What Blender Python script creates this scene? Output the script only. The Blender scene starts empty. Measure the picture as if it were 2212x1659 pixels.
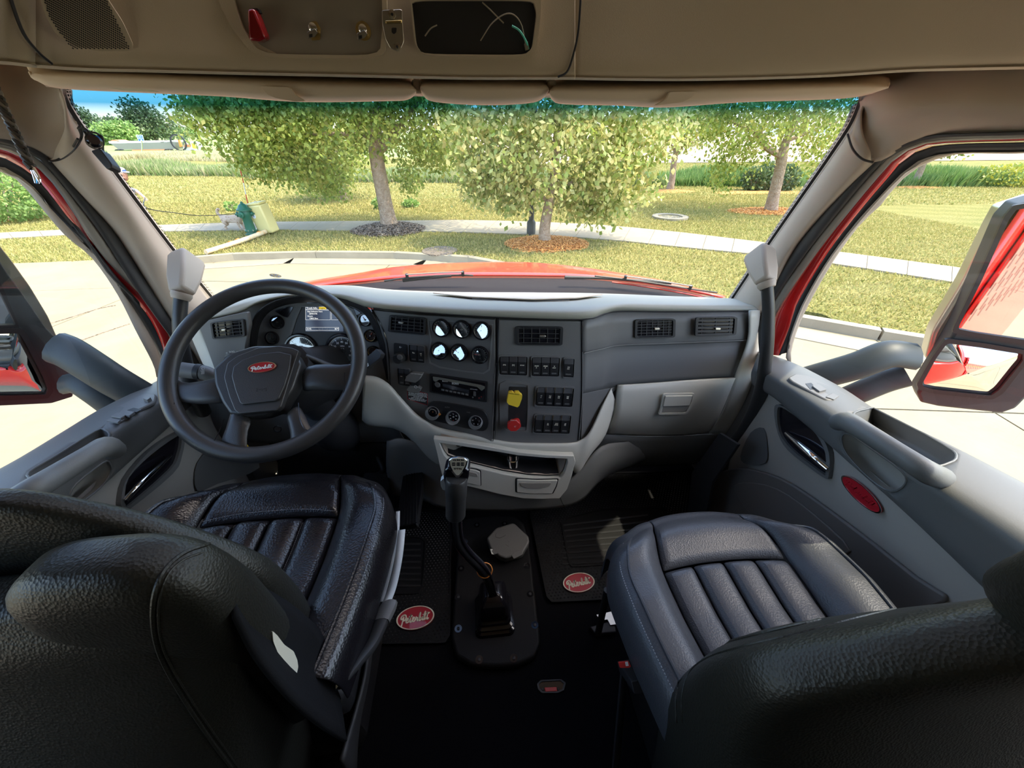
import bpy, bmesh, math, random
from mathutils import Vector, Matrix, Euler, Quaternion
random.seed(7)
R = math.radians
# ------------------------------------------------------------------ camera
F = 830.0; PITCH = R(33); YAW = R(5.8); H = 1.32
SC = bpy.context.scene
COL = SC.collection
cam = bpy.data.cameras.new('camera'); camo = bpy.data.objects.new('camera', cam); COL.objects.link(camo)
cam.sensor_fit = 'HORIZONTAL'; cam.sensor_width = 36.0; cam.lens = 36.0 * F / 2212.0
cam.clip_start = 0.01; cam.clip_end = 2000
camo.location = (0, 0, H); camo.rotation_euler = (R(90) - PITCH, 0, -YAW)
SC.camera = camo
# ------------------------------------------------------------------ sky, sun, exposure
w = bpy.data.worlds.new('world'); SC.world = w; w.use_nodes = True
nt = w.node_tree; bg = nt.nodes['Background']
sky = nt.nodes.new('ShaderNodeTexSky'); sky.sky_type = 'NISHITA'; sky.sun_disc = False
sky.sun_elevation = R(58); sky.sun_rotation = R(95); sky.air_density = 1.0; sky.dust_density = 2.2; sky.ozone_density = 1.0
nt.links.new(sky.outputs[0], bg.inputs[0]); bg.inputs[1].default_value = 0.62
sun = bpy.data.lights.new('sun', 'SUN'); sun.energy = 4.6; sun.angle = R(0.6); sun.color = (1.0, 0.90, 0.68)
suno = bpy.data.objects.new('sun', sun); COL.objects.link(suno); suno.location = (30, -3, 50)
suno.rotation_euler = Vector((.40, -.16, .90)).normalized().to_track_quat('Z', 'Y').to_euler()
SC.view_settings.view_transform = 'Standard'; SC.view_settings.look = 'None'
SC.view_settings.exposure = 0.55; SC.view_settings.gamma = 1.0; SC.view_settings.use_curve_mapping = False
SC.cycles.max_bounces = 10; SC.cycles.diffuse_bounces = 6; SC.cycles.transparent_max_bounces = 12
SC.cycles.sample_clamp_indirect = 6
# ------------------------------------------------------------------ pixel rays of the surveyed photograph
_cp, _sp, _cy, _sy = math.cos(PITCH), math.sin(PITCH), math.cos(YAW), math.sin(YAW)
def ray(px, py):
    u = px - 1106; v = py - 829.5
    f = F * _cp - v * _sp; z = -F * _sp - v * _cp
    return Vector(((u * _cy + f * _sy) / F, (f * _cy - u * _sy) / F, z / F))
EYE = Vector((0, 0, H))
def W(px, py, x=None, y=None, z=None, d=None):
    r = ray(px, py)
    t = x / r.x if x is not None else y / r.y if y is not None else (z - H) / r.z if z is not None else d
    return EYE + r * t
class Plane:
    def __init__(s, a, b, c):                       # three world points: a to b is the plane's u direction
        s.o = a.copy(); s.n = (b - a).cross(c - a).normalized()
        if s.n.dot(EYE - a) < 0: s.n = -s.n
        s.u = (b - a).normalized(); s.v = s.n.cross(s.u).normalized()
    def at(s, px, py, h=0.0):
        r = ray(px, py); t = (s.o + s.n * h - EYE).dot(s.n) / r.dot(s.n)
        return EYE + r * t
def YP(*p): return Plane(*[W(a, b, y=c) for a, b, c in p])
def XP(*p): return Plane(*[W(a, b, x=c) for a, b, c in p])
# ------------------------------------------------------------------ materials
def mat(name, col, rough=0.55, metal=0.0, bump=None, var=None, spec=0.5, coat=0.0, emit=None, alpha=1.0, trans=0.0, cior=1.5):
    m = bpy.data.materials.new(name); m.use_nodes = True
    t = m.node_tree; b = t.nodes['Principled BSDF']
    b.inputs['Base Color'].default_value = (*col, 1); b.inputs['Roughness'].default_value = rough
    b.inputs['Metallic'].default_value = metal; b.inputs['Specular IOR Level'].default_value = spec
    b.inputs['Coat Weight'].default_value = coat; b.inputs['Coat IOR'].default_value = cior; b.inputs['Alpha'].default_value = alpha
    if trans: b.inputs['Transmission Weight'].default_value = trans
    tc = t.nodes.new('ShaderNodeTexCoord')
    if emit: b.inputs['Emission Color'].default_value = (*emit[0], 1); b.inputs['Emission Strength'].default_value = emit[1]
    if bump:                                         # (kind, scale, strength, distance)
        k, sc, st, di = bump
        if k == 'vor': n = t.nodes.new('ShaderNodeTexVoronoi'); out = n.outputs['Distance']
        else: n = t.nodes.new('ShaderNodeTexNoise'); n.inputs['Detail'].default_value = 4; out = n.outputs[0]
        n.inputs['Scale'].default_value = sc
        t.links.new(tc.outputs['Object'], n.inputs['Vector'])
        bp = t.nodes.new('ShaderNodeBump'); bp.inputs['Strength'].default_value = st; bp.inputs['Distance'].default_value = di
        t.links.new(out, bp.inputs['Height']); t.links.new(bp.outputs[0], b.inputs['Normal'])
    if var:                                          # (scale, colour 2, lo, hi [, detail])
        n = t.nodes.new('ShaderNodeTexNoise'); n.inputs['Scale'].default_value = var[0]; n.inputs['Detail'].default_value = 6
        n.inputs['Roughness'].default_value = 0.62
        t.links.new(tc.outputs['Object'], n.inputs['Vector'])
        r = t.nodes.new('ShaderNodeValToRGB'); r.color_ramp.elements[0].position = var[2]; r.color_ramp.elements[1].position = var[3]
        r.color_ramp.elements[0].color = (*col, 1); r.color_ramp.elements[1].color = (*var[1], 1)
        t.links.new(n.outputs[0], r.inputs[0]); t.links.new(r.outputs[0], b.inputs['Base Color'])
    return m
def lensmat():
    m = glassmat('mirrored_gauge_lens', (0.95, 0.97, 0.97)); t = m.node_tree
    for n in t.nodes:
        if n.type == 'MATH' and n.operation == 'MULTIPLY_ADD': n.inputs[2].default_value = 0.42  # reflection raised far above plain glass so the dials shine pale
    return m
def leafmat(name, cols, trans=0.3, rough=0.5):
    m = bpy.data.materials.new(name); m.use_nodes = True; t = m.node_tree; b = t.nodes['Principled BSDF']
    g = t.nodes.new('ShaderNodeNewGeometry'); r = t.nodes.new('ShaderNodeValToRGB')
    e = r.color_ramp.elements
    while len(e) < len(cols): e.new(0.5)
    for i, c in enumerate(cols): e[i].position = i / (len(cols) - 1); e[i].color = (*c, 1)
    t.links.new(g.outputs['Random Per Island'], r.inputs[0]); t.links.new(r.outputs[0], b.inputs['Base Color'])
    b.inputs['Roughness'].default_value = rough
    tl = t.nodes.new('ShaderNodeBsdfTranslucent'); mx = t.nodes.new('ShaderNodeMixShader'); mx.inputs[0].default_value = trans
    t.links.new(r.outputs[0], tl.inputs[0]); t.links.new(b.outputs[0], mx.inputs[1]); t.links.new(tl.outputs[0], mx.inputs[2])
    t.links.new(mx.outputs[0], t.nodes['Material Output'].inputs[0])
    return m
def glassmat(name, tint=(0.96, 0.98, 0.96), band=None):
    m = bpy.data.materials.new(name); m.use_nodes = True; t = m.node_tree
    for n in list(t.nodes):
        if n.type != 'OUTPUT_MATERIAL': t.nodes.remove(n)
    tr = t.nodes.new('ShaderNodeBsdfTransparent'); gl = t.nodes.new('ShaderNodeBsdfGlossy'); gl.inputs['Roughness'].default_value = 0.01
    mx = t.nodes.new('ShaderNodeMixShader'); fr = t.nodes.new('ShaderNodeFresnel'); fr.inputs[0].default_value = 1.33
    mx.inputs[0].default_value = 0.04; tr.inputs[0].default_value = (*tint, 1)
    if band:                                         # blue sun-shade strip fading along object z
        tc = t.nodes.new('ShaderNodeTexCoord'); sx = t.nodes.new('ShaderNodeSeparateXYZ'); t.links.new(tc.outputs['Object'], sx.inputs[0])
        mr = t.nodes.new('ShaderNodeMapRange'); mr.inputs[1].default_value = band[0]; mr.inputs[2].default_value = band[1]
        t.links.new(sx.outputs[2], mr.inputs[0])
        r = t.nodes.new('ShaderNodeValToRGB'); r.color_ramp.elements[0].color = (*tint, 1); r.color_ramp.elements[1].color = (0.05, 0.20, 0.36, 1)
        t.links.new(mr.outputs[0], r.inputs[0]); t.links.new(r.outputs[0], tr.inputs[0])
    t.nodes.remove(fr); lw = t.nodes.new('ShaderNodeLayerWeight'); pw = t.nodes.new('ShaderNodeMath'); pw.operation = 'POWER'; pw.inputs[1].default_value = 4.0
    ml = t.nodes.new('ShaderNodeMath'); ml.operation = 'MULTIPLY_ADD'; ml.inputs[1].default_value = 0.35; ml.inputs[2].default_value = 0.03
    t.links.new(lw.outputs['Facing'], pw.inputs[0]); t.links.new(pw.outputs[0], ml.inputs[0]); t.links.new(ml.outputs[0], mx.inputs[0])
    t.links.new(tr.outputs[0], mx.inputs[1]); t.links.new(gl.outputs[0], mx.inputs[2])
    t.links.new(mx.outputs[0], t.nodes['Material Output'].inputs[0])
    return m
PG = ('vor', 900, 0.25, 0.0004)
M = dict(
    ceil=mat('taupe_headliner_plastic', (0.52, 0.435, 0.315), 0.6, bump=('noise', 700, 0.35, 0.0006)),
    pillar=mat('taupe_pillar_plastic', (0.40, 0.335, 0.27), 0.55, bump=PG),
    pad=mat('pale_grey_dash_skin', (0.36, 0.355, 0.30), 0.55, bump=('noise', 420, 0.35, 0.0008)),
    lite=mat('light_grey_plastic', (0.62, 0.61, 0.54), 0.45, bump=PG),
    dark=mat('charcoal_dash_plastic', (0.14, 0.139, 0.136), 0.5, bump=PG),
    mid=mat('slate_grey_plastic', (0.21, 0.212, 0.205), 0.55, bump=PG),
    door=mat('door_trim_grey', (0.115, 0.118, 0.115), 0.5, bump=('noise', 500, 0.3, 0.0005)),
    doorlow=mat('door_lower_grey', (0.31, 0.295, 0.265), 0.7, bump=('noise', 300, 0.3, 0.0005)),
    pocket=mat('door_pocket_brown_grey', (0.13, 0.12, 0.11), 0.6),
    blk=mat('matte_black_plastic', (0.018, 0.018, 0.02), 0.5, bump=PG),
    blkg=mat('gloss_black_plastic', (0.010, 0.009, 0.012), 0.12),
    wheel=mat('steering_wheel_rubber', (0.035, 0.034, 0.034), 0.36, bump=('vor', 700, 0.3, 0.0005)),
    lea=mat('black_leather', (0.010, 0.009, 0.011), 0.27, bump=('vor', 260, 0.35, 0.0012)),
    lea2=mat('grey_black_vinyl', (0.047, 0.050, 0.058), 0.38, bump=('vor', 330, 0.35, 0.0010)),
    leab=mat('seat_back_vinyl', (0.015, 0.0145, 0.011), 0.45, bump=('vor', 330, 0.45, 0.0011)),
    thread=mat('grey_thread', (0.25, 0.26, 0.28), 0.7),
    carpet=mat('black_carpet', (0.006, 0.006, 0.008), 0.95, bump=('noise', 900, 0.8, 0.002), spec=0.1),
    rubber=mat('black_floor_rubber', (0.007, 0.007, 0.008), 0.55, spec=0.25, bump=('noise', 200, 0.3, 0.001)),
    seal=mat('dark_grey_rubber_seal', (0.032, 0.032, 0.033), 0.55),
    sealg=mat('grey_metal_scuff', (0.24, 0.22, 0.19), 0.35),
    red=mat('red_truck_paint', (0.62, 0.012, 0.010), 0.25, coat=0.8),
    hood=mat('sunlit_red_hood_paint', (0.62, 0.030, 0.018), 0.3, coat=0.6),
    chrome=mat('chrome', (0.85, 0.86, 0.88), 0.08, 1.0),
    satin=mat('satin_chrome', (0.85, 0.85, 0.84), 0.35, 0.8),
    cloth=mat('black_cloth', (0.008, 0.008, 0.009), 0.9, spec=0.15, bump=('noise', 400, 0.4, 0.001)), cowlm=mat('black_cowl', (0.020, 0.016, 0.016), 0.8, spec=0.2),
    stud=mat('grey_rubber_stud', (0.028, 0.028, 0.030), 0.4),
    steel=mat('worn_steel', (0.55, 0.52, 0.46), 0.35, 1.0, bump=('noise', 90, 0.2, 0.001)),
    brass=mat('brass', (0.75, 0.55, 0.22), 0.3, 1.0),
    mirror=mat('mirror_glass', (0.88, 0.90, 0.88), 0.015, 1.0),
    white=mat('white_print', (0.78, 0.80, 0.78), 0.5),
    ivory=mat('ivory_print', (0.80, 0.76, 0.62), 0.5),
    red2=mat('red_enamel', (0.42, 0.012, 0.022), 0.3, coat=0.4),
    redb=mat('red_plastic', (0.60, 0.035, 0.03), 0.35),
    redl=mat('red_lens', (0.22, 0.006, 0.010), 0.2, coat=0.5),
    yel=mat('yellow_plastic', (0.95, 0.66, 0.05), 0.4),
    org=mat('orange_mark', (0.80, 0.28, 0.05), 0.4),
    face=mat('gauge_face', (0.035, 0.042, 0.05), 0.10, coat=1.0, cior=2.6),
    facer=mat('gauge_face_brown', (0.045, 0.026, 0.020), 0.2, coat=0.6),
    scr=mat('display_screen', (0.02, 0.02, 0.03), 0.15, emit=((0.05, 0.06, 0.11), 0.35)),
    scrw=mat('display_writing', (0.8, 0.8, 0.8), 0.5, emit=((1, 0.98, 0.92), 0.75)),
    scry=mat('display_highlight', (0.8, 0.6, 0.05), 0.5, emit=((0.9, 0.62, 0.03), 0.6)),
    gaug=mat('gauge_writing', (0.75, 0.78, 0.80), 0.5),
    needle=mat('gauge_needle_red', (0.75, 0.10, 0.06), 0.5),
    shell=mat('mirror_shell_chrome', (0.55, 0.55, 0.46), 0.28, 0.75),
    visor=mat('visor_fabric', (0.70, 0.58, 0.45), 0.75, bump=('noise', 500, 0.3, 0.0005)),
    strap=mat('white_webbing', (0.50, 0.54, 0.56), 0.7, bump=('noise', 900, 0.3, 0.0005)),
    belt=mat('dark_webbing', (0.03, 0.03, 0.032), 0.6, bump=('noise', 600, 0.4, 0.001)),
    cord=mat('braided_cord', (0.05, 0.045, 0.04), 0.7), teal=mat('teal_wire', (0.10, 0.55, 0.42), 0.5),
    tan=mat('tan_wire', (0.35, 0.30, 0.22), 0.5),
    conc=mat('sunlit_concrete', (0.235, 0.20, 0.125), 0.95, var=(1.2, (0.285, 0.245, 0.155), 0.35, 0.7), bump=('noise', 30, 0.3, 0.01)),
    walk=mat('sidewalk_concrete', (0.27, 0.235, 0.165), 0.95, var=(2.0, (0.32, 0.28, 0.20), 0.35, 0.7), bump=('noise', 30, 0.3, 0.01)),
    bark=mat('bark', (0.30, 0.21, 0.14), 0.85, var=(9.0, (0.44, 0.34, 0.25), 0.35, 0.65), bump=('noise', 22, 1.0, 0.05)),
    mulch=mat('wood_mulch', (0.52, 0.22, 0.05), 0.9, var=(30.0, (0.72, 0.36, 0.11), 0.4, 0.6), bump=('noise', 40, 1.0, 0.05)),
    mulchd=mat('old_mulch', (0.16, 0.12, 0.08), 0.9, var=(30.0, (0.32, 0.26, 0.20), 0.4, 0.65), bump=('noise', 40, 1.0, 0.05)),
    hyd=mat('green_hydrant_paint', (0.02, 0.12, 0.075), 0.4),
    box=mat('pale_yellow_plastic', (0.72, 0.62, 0.26), 0.5), pipe=mat('pale_wood_pipe', (0.72, 0.50, 0.26), 0.6, var=(8, (0.75, 0.68, 0.5), .4, .6)),
    fur=mat('pale_dog_fur', (0.66, 0.52, 0.40), 0.9, var=(14, (0.40, 0.24, 0.14), 0.55, 0.62), bump=('noise', 60, 1, 0.03)),
    skin=mat('skin', (0.55, 0.28, 0.19), 0.6), shirt=mat('grey_shirt', (0.20, 0.19, 0.18), 0.8), pants=mat('denim', (0.06, 0.09, 0.16), 0.8),
    cap=mat('white_cap', (0.72, 0.72, 0.74), 0.8), capb=mat('blue_cap', (0.05, 0.10, 0.30), 0.8),
    post=mat('dark_post', (0.035, 0.045, 0.05), 0.5), sign=mat('blue_sign', (0.03, 0.16, 0.60), 0.5),
    trail=mat('grey_trailer', (0.22, 0.22, 0.19), 0.6), trar=mat('orange_trailer', (0.62, 0.25, 0.12), 0.6),
    wht=mat('white_wall', (0.80, 0.80, 0.78), 0.7), roofg=mat('grey_roof', (0.40, 0.42, 0.44), 0.7), grn=mat('green_roof', (0.06, 0.32, 0.14), 0.7),
    tyre=mat('tyre', (0.02, 0.02, 0.02), 0.8),
)
GL = glassmat('window_glass'); M['lens'] = lensmat()
# ------------------------------------------------------------------ mesh helpers
def link(o, parent=None):
    COL.objects.link(o)
    if parent is not None: o.parent = parent
    return o
def tag(o, label=None, cat=None, group=None, kind=None):
    for k, v in (('label', label), ('category', cat), ('group', group), ('kind', kind)):
        if v: o[k] = v
    return o
def thing(name, label, cat, group=None, kind=None):
    o = bpy.data.objects.new(name, None); o.empty_display_size = 0.05; COL.objects.link(o)
    return tag(o, label, cat, group, kind)
def mk(name, vs, fs, m, parent=None, smooth=True, bevel=0, seg=2, solid=0, soff=-1, sub=0, angle=40):
    me = bpy.data.meshes.new(name); me.from_pydata([tuple(v) for v in vs], [], fs); me.validate(); me.update()
    if m: me.materials.append(m)
    o = link(bpy.data.objects.new(name, me), parent)
    if solid: s = o.modifiers.new('s', 'SOLIDIFY'); s.thickness = solid; s.offset = soff
    if bevel: b = o.modifiers.new('b', 'BEVEL'); b.width = bevel; b.segments = seg; b.limit_method = 'ANGLE'; b.angle_limit = R(35)
    if sub: s = o.modifiers.new('u', 'SUBSURF'); s.levels = sub; s.render_levels = sub
    if smooth:
        for p in me.polygons: p.use_smooth = True
        if bevel or solid or angle != 40:
            try: me.set_sharp_from_angle(angle=R(angle))
            except Exception: pass
    return o
def catmull(P, n, closed=False):
    P = [Vector(p) for p in P]; out = []; L = len(P)
    if n <= 1: return P
    rng = range(L) if closed else range(L - 1)
    for i in rng:
        if closed: a, b, c, d = P[i - 1], P[i], P[(i + 1) % L], P[(i + 2) % L]
        else: a = P[i - 1] if i else P[0] * 2 - P[1]; b = P[i]; c = P[i + 1]; d = P[i + 2] if i + 2 < L else P[-1] * 2 - P[-2]
        for k in range(n):
            t = k / n
            out.append(0.5 * ((2 * b) + (c - a) * t + (2 * a - 5 * b + 4 * c - d) * t * t + (3 * b - a - 3 * c + d) * t ** 3))
    if not closed: out.append(P[-1])
    return out
def grid(name, rows, m, parent=None, nu=4, nv=4, solid=0.006, flip=False, closed=False, bevel=0):
    rows = [catmull(r, nu, closed) for r in rows]
    cols = [catmull([r[i] for r in rows], nv) for i in range(len(rows[0]))]
    nr = len(cols[0]); nc = len(cols)
    vs = [cols[i][j] for j in range(nr) for i in range(nc)]; fs = []
    for j in range(nr - 1):
        for i in range(nc if closed else nc - 1):
            k = (i + 1) % nc; fs.append((j * nc + i, j * nc + k, (j + 1) * nc + k, (j + 1) * nc + i))
    s = sum(1 if ((vs[f[2]] - vs[f[0]]).cross(vs[f[3]] - vs[f[1]])).dot(EYE - vs[f[0]]) > 0 else -1 for f in fs)
    if (s < 0) != flip: fs = [tuple(reversed(f)) for f in fs]
    return mk(name, vs, fs, m, parent, solid=solid, bevel=bevel, angle=60)
def L(rows, axis='y', dy=0.0):                    # rows of (px, py, value)
    return [[W(a, b, **{axis: c + dy}) for a, b, c in r] for r in rows]
def loft(name, rows, m, parent=None, axis='y', dy=0.0, **k): return grid(name, L(rows, axis, dy), m, parent, **k)
def roundpoly(P, r=0.25, n=3):                    # rounds the corners of a point list
    out = []; Ln = len(P)
    for i in range(Ln):
        a, b, c = Vector(P[i - 1]), Vector(P[i]), Vector(P[(i + 1) % Ln])
        p, q = b + (a - b) * r, b + (c - b) * r
        for k in range(n + 1):
            t = k / n; out.append(p * (1 - t) ** 2 + b * 2 * t * (1 - t) + q * t * t)
    return out
def prism(name, P, d, m, parent=None, bevel=0.0, seg=2, smooth=True):   # polygon P (3-D points), extruded by vector d
    n = len(P); vs = list(P) + [p + d for p in P]
    fs = [tuple(range(n)), tuple(range(2 * n - 1, n - 1, -1))] + [(i, i + n, (i + 1) % n + n, (i + 1) % n) for i in range(n)]
    nn = Vector()
    for i in range(n): nn += (P[i] - P[0]).cross(P[(i + 1) % n] - P[0])
    if nn.dot(d) > 0: fs = [tuple(reversed(f)) for f in fs]
    return mk(name, vs, fs, m, parent, smooth=smooth, bevel=bevel, seg=seg, angle=30)
def slab(name, pl, out, m, parent=None, h0=0.0, h1=0.004, bevel=0.0, r=0.0, sm=0, seg=2):
    Q = [Vector((a, b, 0)) for a, b in out]
    if sm: Q = catmull(Q, sm, True)
    if r: Q = roundpoly(Q, r)
    P = [pl.at(q.x, q.y, h0) for q in Q]
    return prism(name, P, pl.n * (h1 - h0), m, parent, bevel, seg)
def ringslab(name, pl, out, inn, m, parent=None, h0=0.0, h1=0.004, r=0.0, bevel=0, sm=0):
    A = [Vector((a, b, 0)) for a, b in out]; B = [Vector((a, b, 0)) for a, b in inn]
    if sm: A = catmull(A, sm, True); B = catmull(B, sm, True)
    if r: A = roundpoly(A, r); B = roundpoly(B, r)
    vs = [pl.at(q.x, q.y, h) if k == 0 else pl.at(q.x, q.y, h0) + pl.n * (h - h0) for h in (h0, h1) for k, S in ((1, A), (1, B)) for q in S]
    n = len(A); fs = []
    for i in range(n):
        j = (i + 1) % n
        fs += [(i, j, n + j, n + i), (2 * n + j, 2 * n + i, 3 * n + i, 3 * n + j), (j, i, 2 * n + i, 2 * n + j), (n + i, n + j, 3 * n + j, 3 * n + i)]
    o = mk(name, vs, fs, m, parent, bevel=bevel, angle=35)
    bm = bmesh.new(); bm.from_mesh(o.data); bmesh.ops.recalc_face_normals(bm, faces=bm.faces); bm.to_mesh(o.data); bm.free()
    return o
def lathe(name, o, ax, prof, m, parent=None, seg=28, squash=None, caps=True):      # prof: (radius, height)
    ax = ax.normalized(); a = ax.orthogonal().normalized(); b = ax.cross(a)
    vs = []; fs = []
    for r, h in prof:
        for k in range(seg):
            t = 2 * math.pi * k / seg; vs.append(o + ax * h + (a * math.cos(t) + b * math.sin(t)) * max(r, 1e-5))
    for j in range(len(prof) - 1):
        for k in range(seg): fs.append((j * seg + k, j * seg + (k + 1) % seg, (j + 1) * seg + (k + 1) % seg, (j + 1) * seg + k))
    if caps: fs += [tuple(range(seg - 1, -1, -1)), tuple(range((len(prof) - 1) * seg, len(prof) * seg))]
    ob = mk(name, vs, fs, m, parent)
    ob.data.set_sharp_from_angle(angle=R(38))
    return ob
def tube(name, P, r, m, parent=None, seg=12, sub=6, smooth=True, flat=None, up=None):        # r: number or list, flat: (width factor, height factor)
    P = [Vector(p) for p in P]; rr = r if isinstance(r, (list, tuple)) else [r] * len(P)
    Q = catmull([Vector((*p, )) for p in P], sub); rad = catmull([Vector((x, 0, 0)) for x in rr], sub)
    vs = []; fs = []; prev = None
    for i, p in enumerate(Q):
        t = (Q[min(i + 1, len(Q) - 1)] - Q[max(i - 1, 0)]).normalized()
        if prev is None: n = (up - t * up.dot(t)).normalized() if up is not None else t.orthogonal().normalized()
        else: n = (prev - t * prev.dot(t)).normalized()
        prev = n; b = t.cross(n)
        fx, fy = flat or (1, 1)
        for k in range(seg):
            a = 2 * math.pi * k / seg; vs.append(p + (n * math.cos(a) * fx + b * math.sin(a) * fy) * rad[i].x)
    for i in range(len(Q) - 1):
        for k in range(seg): fs.append((i * seg + k, i * seg + (k + 1) % seg, (i + 1) * seg + (k + 1) % seg, (i + 1) * seg + k))
    fs += [tuple(range(seg - 1, -1, -1)), tuple(range((len(Q) - 1) * seg, len(Q) * seg))]
    o = mk(name, vs, fs, m, parent, smooth)
    o.data.set_sharp_from_angle(angle=R(50))
    return o
def box(name, c, s, m, parent=None, rot=(0, 0, 0), bevel=0.0, seg=2):
    e = Euler([R(a) for a in rot]).to_matrix(); c = Vector(c)
    vs = [c + e @ Vector((x * s[0] / 2, y * s[1] / 2, z * s[2] / 2)) for x in (-1, 1) for y in (-1, 1) for z in (-1, 1)]
    fs = [(0, 1, 3, 2), (4, 6, 7, 5), (0, 4, 5, 1), (2, 3, 7, 6), (0, 2, 6, 4), (1, 5, 7, 3)]
    return mk(name, vs, fs, m, parent, bevel=bevel, seg=seg, smooth=bool(bevel), angle=30)
def bmjoin(parts):                                 # parts: list of (vs, fs) -> one
    V = []; Fs = []
    for v, f in parts: k = len(V); V += v; Fs += [tuple(a + k for a in q) for q in f]
    return V, Fs
def text(name, pl, px, py, size, s, m, parent=None, h=0.001, align='CENTER', rot=0.0, up=None, thick=0.0002, u=None, org=None, bold=0.0):
    cu = bpy.data.curves.new(name, 'FONT'); cu.body = s; cu.size = size; cu.align_x = align; cu.align_y = 'CENTER'; cu.extrude = thick; cu.resolution_u = 2; cu.offset = bold
    t = bpy.data.objects.new(name, cu); COL.objects.link(t)
    bpy.context.view_layer.update()
    me = bpy.data.meshes.new_from_object(t.evaluated_get(bpy.context.evaluated_depsgraph_get())); me.name = name
    bpy.data.objects.remove(t); bpy.data.curves.remove(cu)
    n = pl.n; uu = (u or pl.u).normalized(); v = n.cross(uu)
    Mx = Matrix((uu, v, n)).transposed().to_4x4() @ Matrix.Rotation(R(rot), 4, 'Z')
    Mx.translation = (org if org is not None else pl.at(px, py, h))
    me.transform(Mx); me.materials.clear(); me.materials.append(m)
    return link(bpy.data.objects.new(name, me), parent)
# hand-drawn script word for the oval badges: strokes in a 10 x 3 box
SCRIPT = [
 [(0.9, 0.1), (1.15, 1.1), (1.4, 2.3), (1.2, 2.0), (0.75, 1.75), (0.55, 2.1), (0.95, 2.65), (1.75, 2.75), (2.15, 2.25), (1.9, 1.6), (1.35, 1.35)],
 [(2.0, 1.15), (2.5, 1.35), (2.75, 1.7), (2.45, 1.85), (2.15, 1.35), (2.3, 0.85), (2.75, 0.85), (3.1, 1.25), (3.5, 2.0), (3.7, 2.7), (3.4, 1.7), (3.35, 1.0), (3.7, 0.85), (4.0, 1.2)],
 [(3.0, 2.1), (3.6, 2.2), (4.2, 2.3)],
 [(4.0, 1.2), (4.45, 1.45), (4.65, 1.8), (4.35, 1.85), (4.15, 1.35), (4.3, 0.9), (4.7, 0.9), (5.1, 1.35), (5.3, 1.85), (5.45, 1.6), (5.75, 1.6), (5.65, 1.1), (5.8, 0.9), (6.1, 1.15), (6.5, 2.1), (6.6, 2.8), (6.35, 2.2), (6.2, 1.2), (6.4, 0.85), (6.75, 1.0), (6.85, 1.45), (6.6, 1.6)],
 [(6.85, 1.4), (7.15, 1.25), (7.3, 1.7), (7.25, 1.1), (7.45, 0.9), (7.75, 1.3), (8.1, 2.2), (8.15, 2.85), (7.9, 2.3), (7.8, 1.2), (8.0, 0.9), (8.4, 1.3), (8.8, 2.2), (8.9, 2.7), (8.7, 1.8), (8.65, 1.1), (8.9, 0.9), (9.3, 1.2)],
 [(8.2, 2.15), (8.8, 2.25), (9.6, 2.45)], [(7.38, 2.15), (7.42, 2.25)],
]
def badge(parent, pl, c, a, b, rot=0.0, m=None, rim=None, wm=None, wname='script_lettering', th=0.004, bold=1.0, name='oval_badge', h=0.0):
    # a, b half axes in metres; c a world point on the plane
    rt = Matrix.Rotation(R(rot), 3, pl.n); u = rt @ pl.u; v = pl.n.cross(u)
    def ell(k, h): return [c + u * (a * k * math.cos(t)) + v * (b * k * math.sin(t)) + pl.n * h for t in [2 * math.pi * i / 48 for i in range(48)]]
    o = prism(name, ell(1.0, h), pl.n * th, m or M['red2'], parent, bevel=th * 0.4)
    A, B = ell(1.0, h + th), ell(0.93, h + th); vs = A + B + [p + pl.n * 0.0012 for p in A] + [p + pl.n * 0.0012 for p in B]; n = 48
    fs = []
    for i in range(n):
        j = (i + 1) % n; fs += [(2 * n + i, 2 * n + j, 3 * n + j, 3 * n + i), (i, j, 2 * n + j, 2 * n + i), (n + j, n + i, 3 * n + i, 3 * n + j)]
    mk('badge_rim', vs, fs, rim or M['chrome'], o if parent is not None else parent, smooth=False)
    V = []; Fs = []
    for st in SCRIPT:
        Q = catmull([Vector((x, y, 0)) for x, y in st], 5); k0 = len(V)
        for i, q in enumerate(Q):
            t = (Q[min(i + 1, len(Q) - 1)] - Q[max(0, i - 1)]); t = t.normalized() if t.length > 1e-6 else Vector((1, 0, 0))
            wd = (0.13 + 0.06 * abs(t.y)) * bold; s = Vector((-t.y, t.x, 0)) * wd
            for e, hh in ((q + s, 0), (q + s * 0.6, 1), (q - s * 0.6, 1), (q - s, 0)):
                X = (e.x - 5.1) / 5.1 * 0.86; Y = (e.y - 1.75) / 1.75 * 0.62
                V.append(c + u * (a * X) + v * (b * (Y + 0.04 * X)) + pl.n * (h + th + 0.0002 + hh * 0.0009))
        for i in range(len(Q) - 1):
            for e in range(3): Fs.append((k0 + i * 4 + e, k0 + i * 4 + e + 1, k0 + i * 4 + 5 + e, k0 + i * 4 + 4 + e))
    mk(wname, V, Fs, wm or M['ivory'], o, smooth=False)
    return o
# ================================================================== CAB STRUCTURE
def struct(o, label=None): return tag(o, label, None, None, 'structure')
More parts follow.
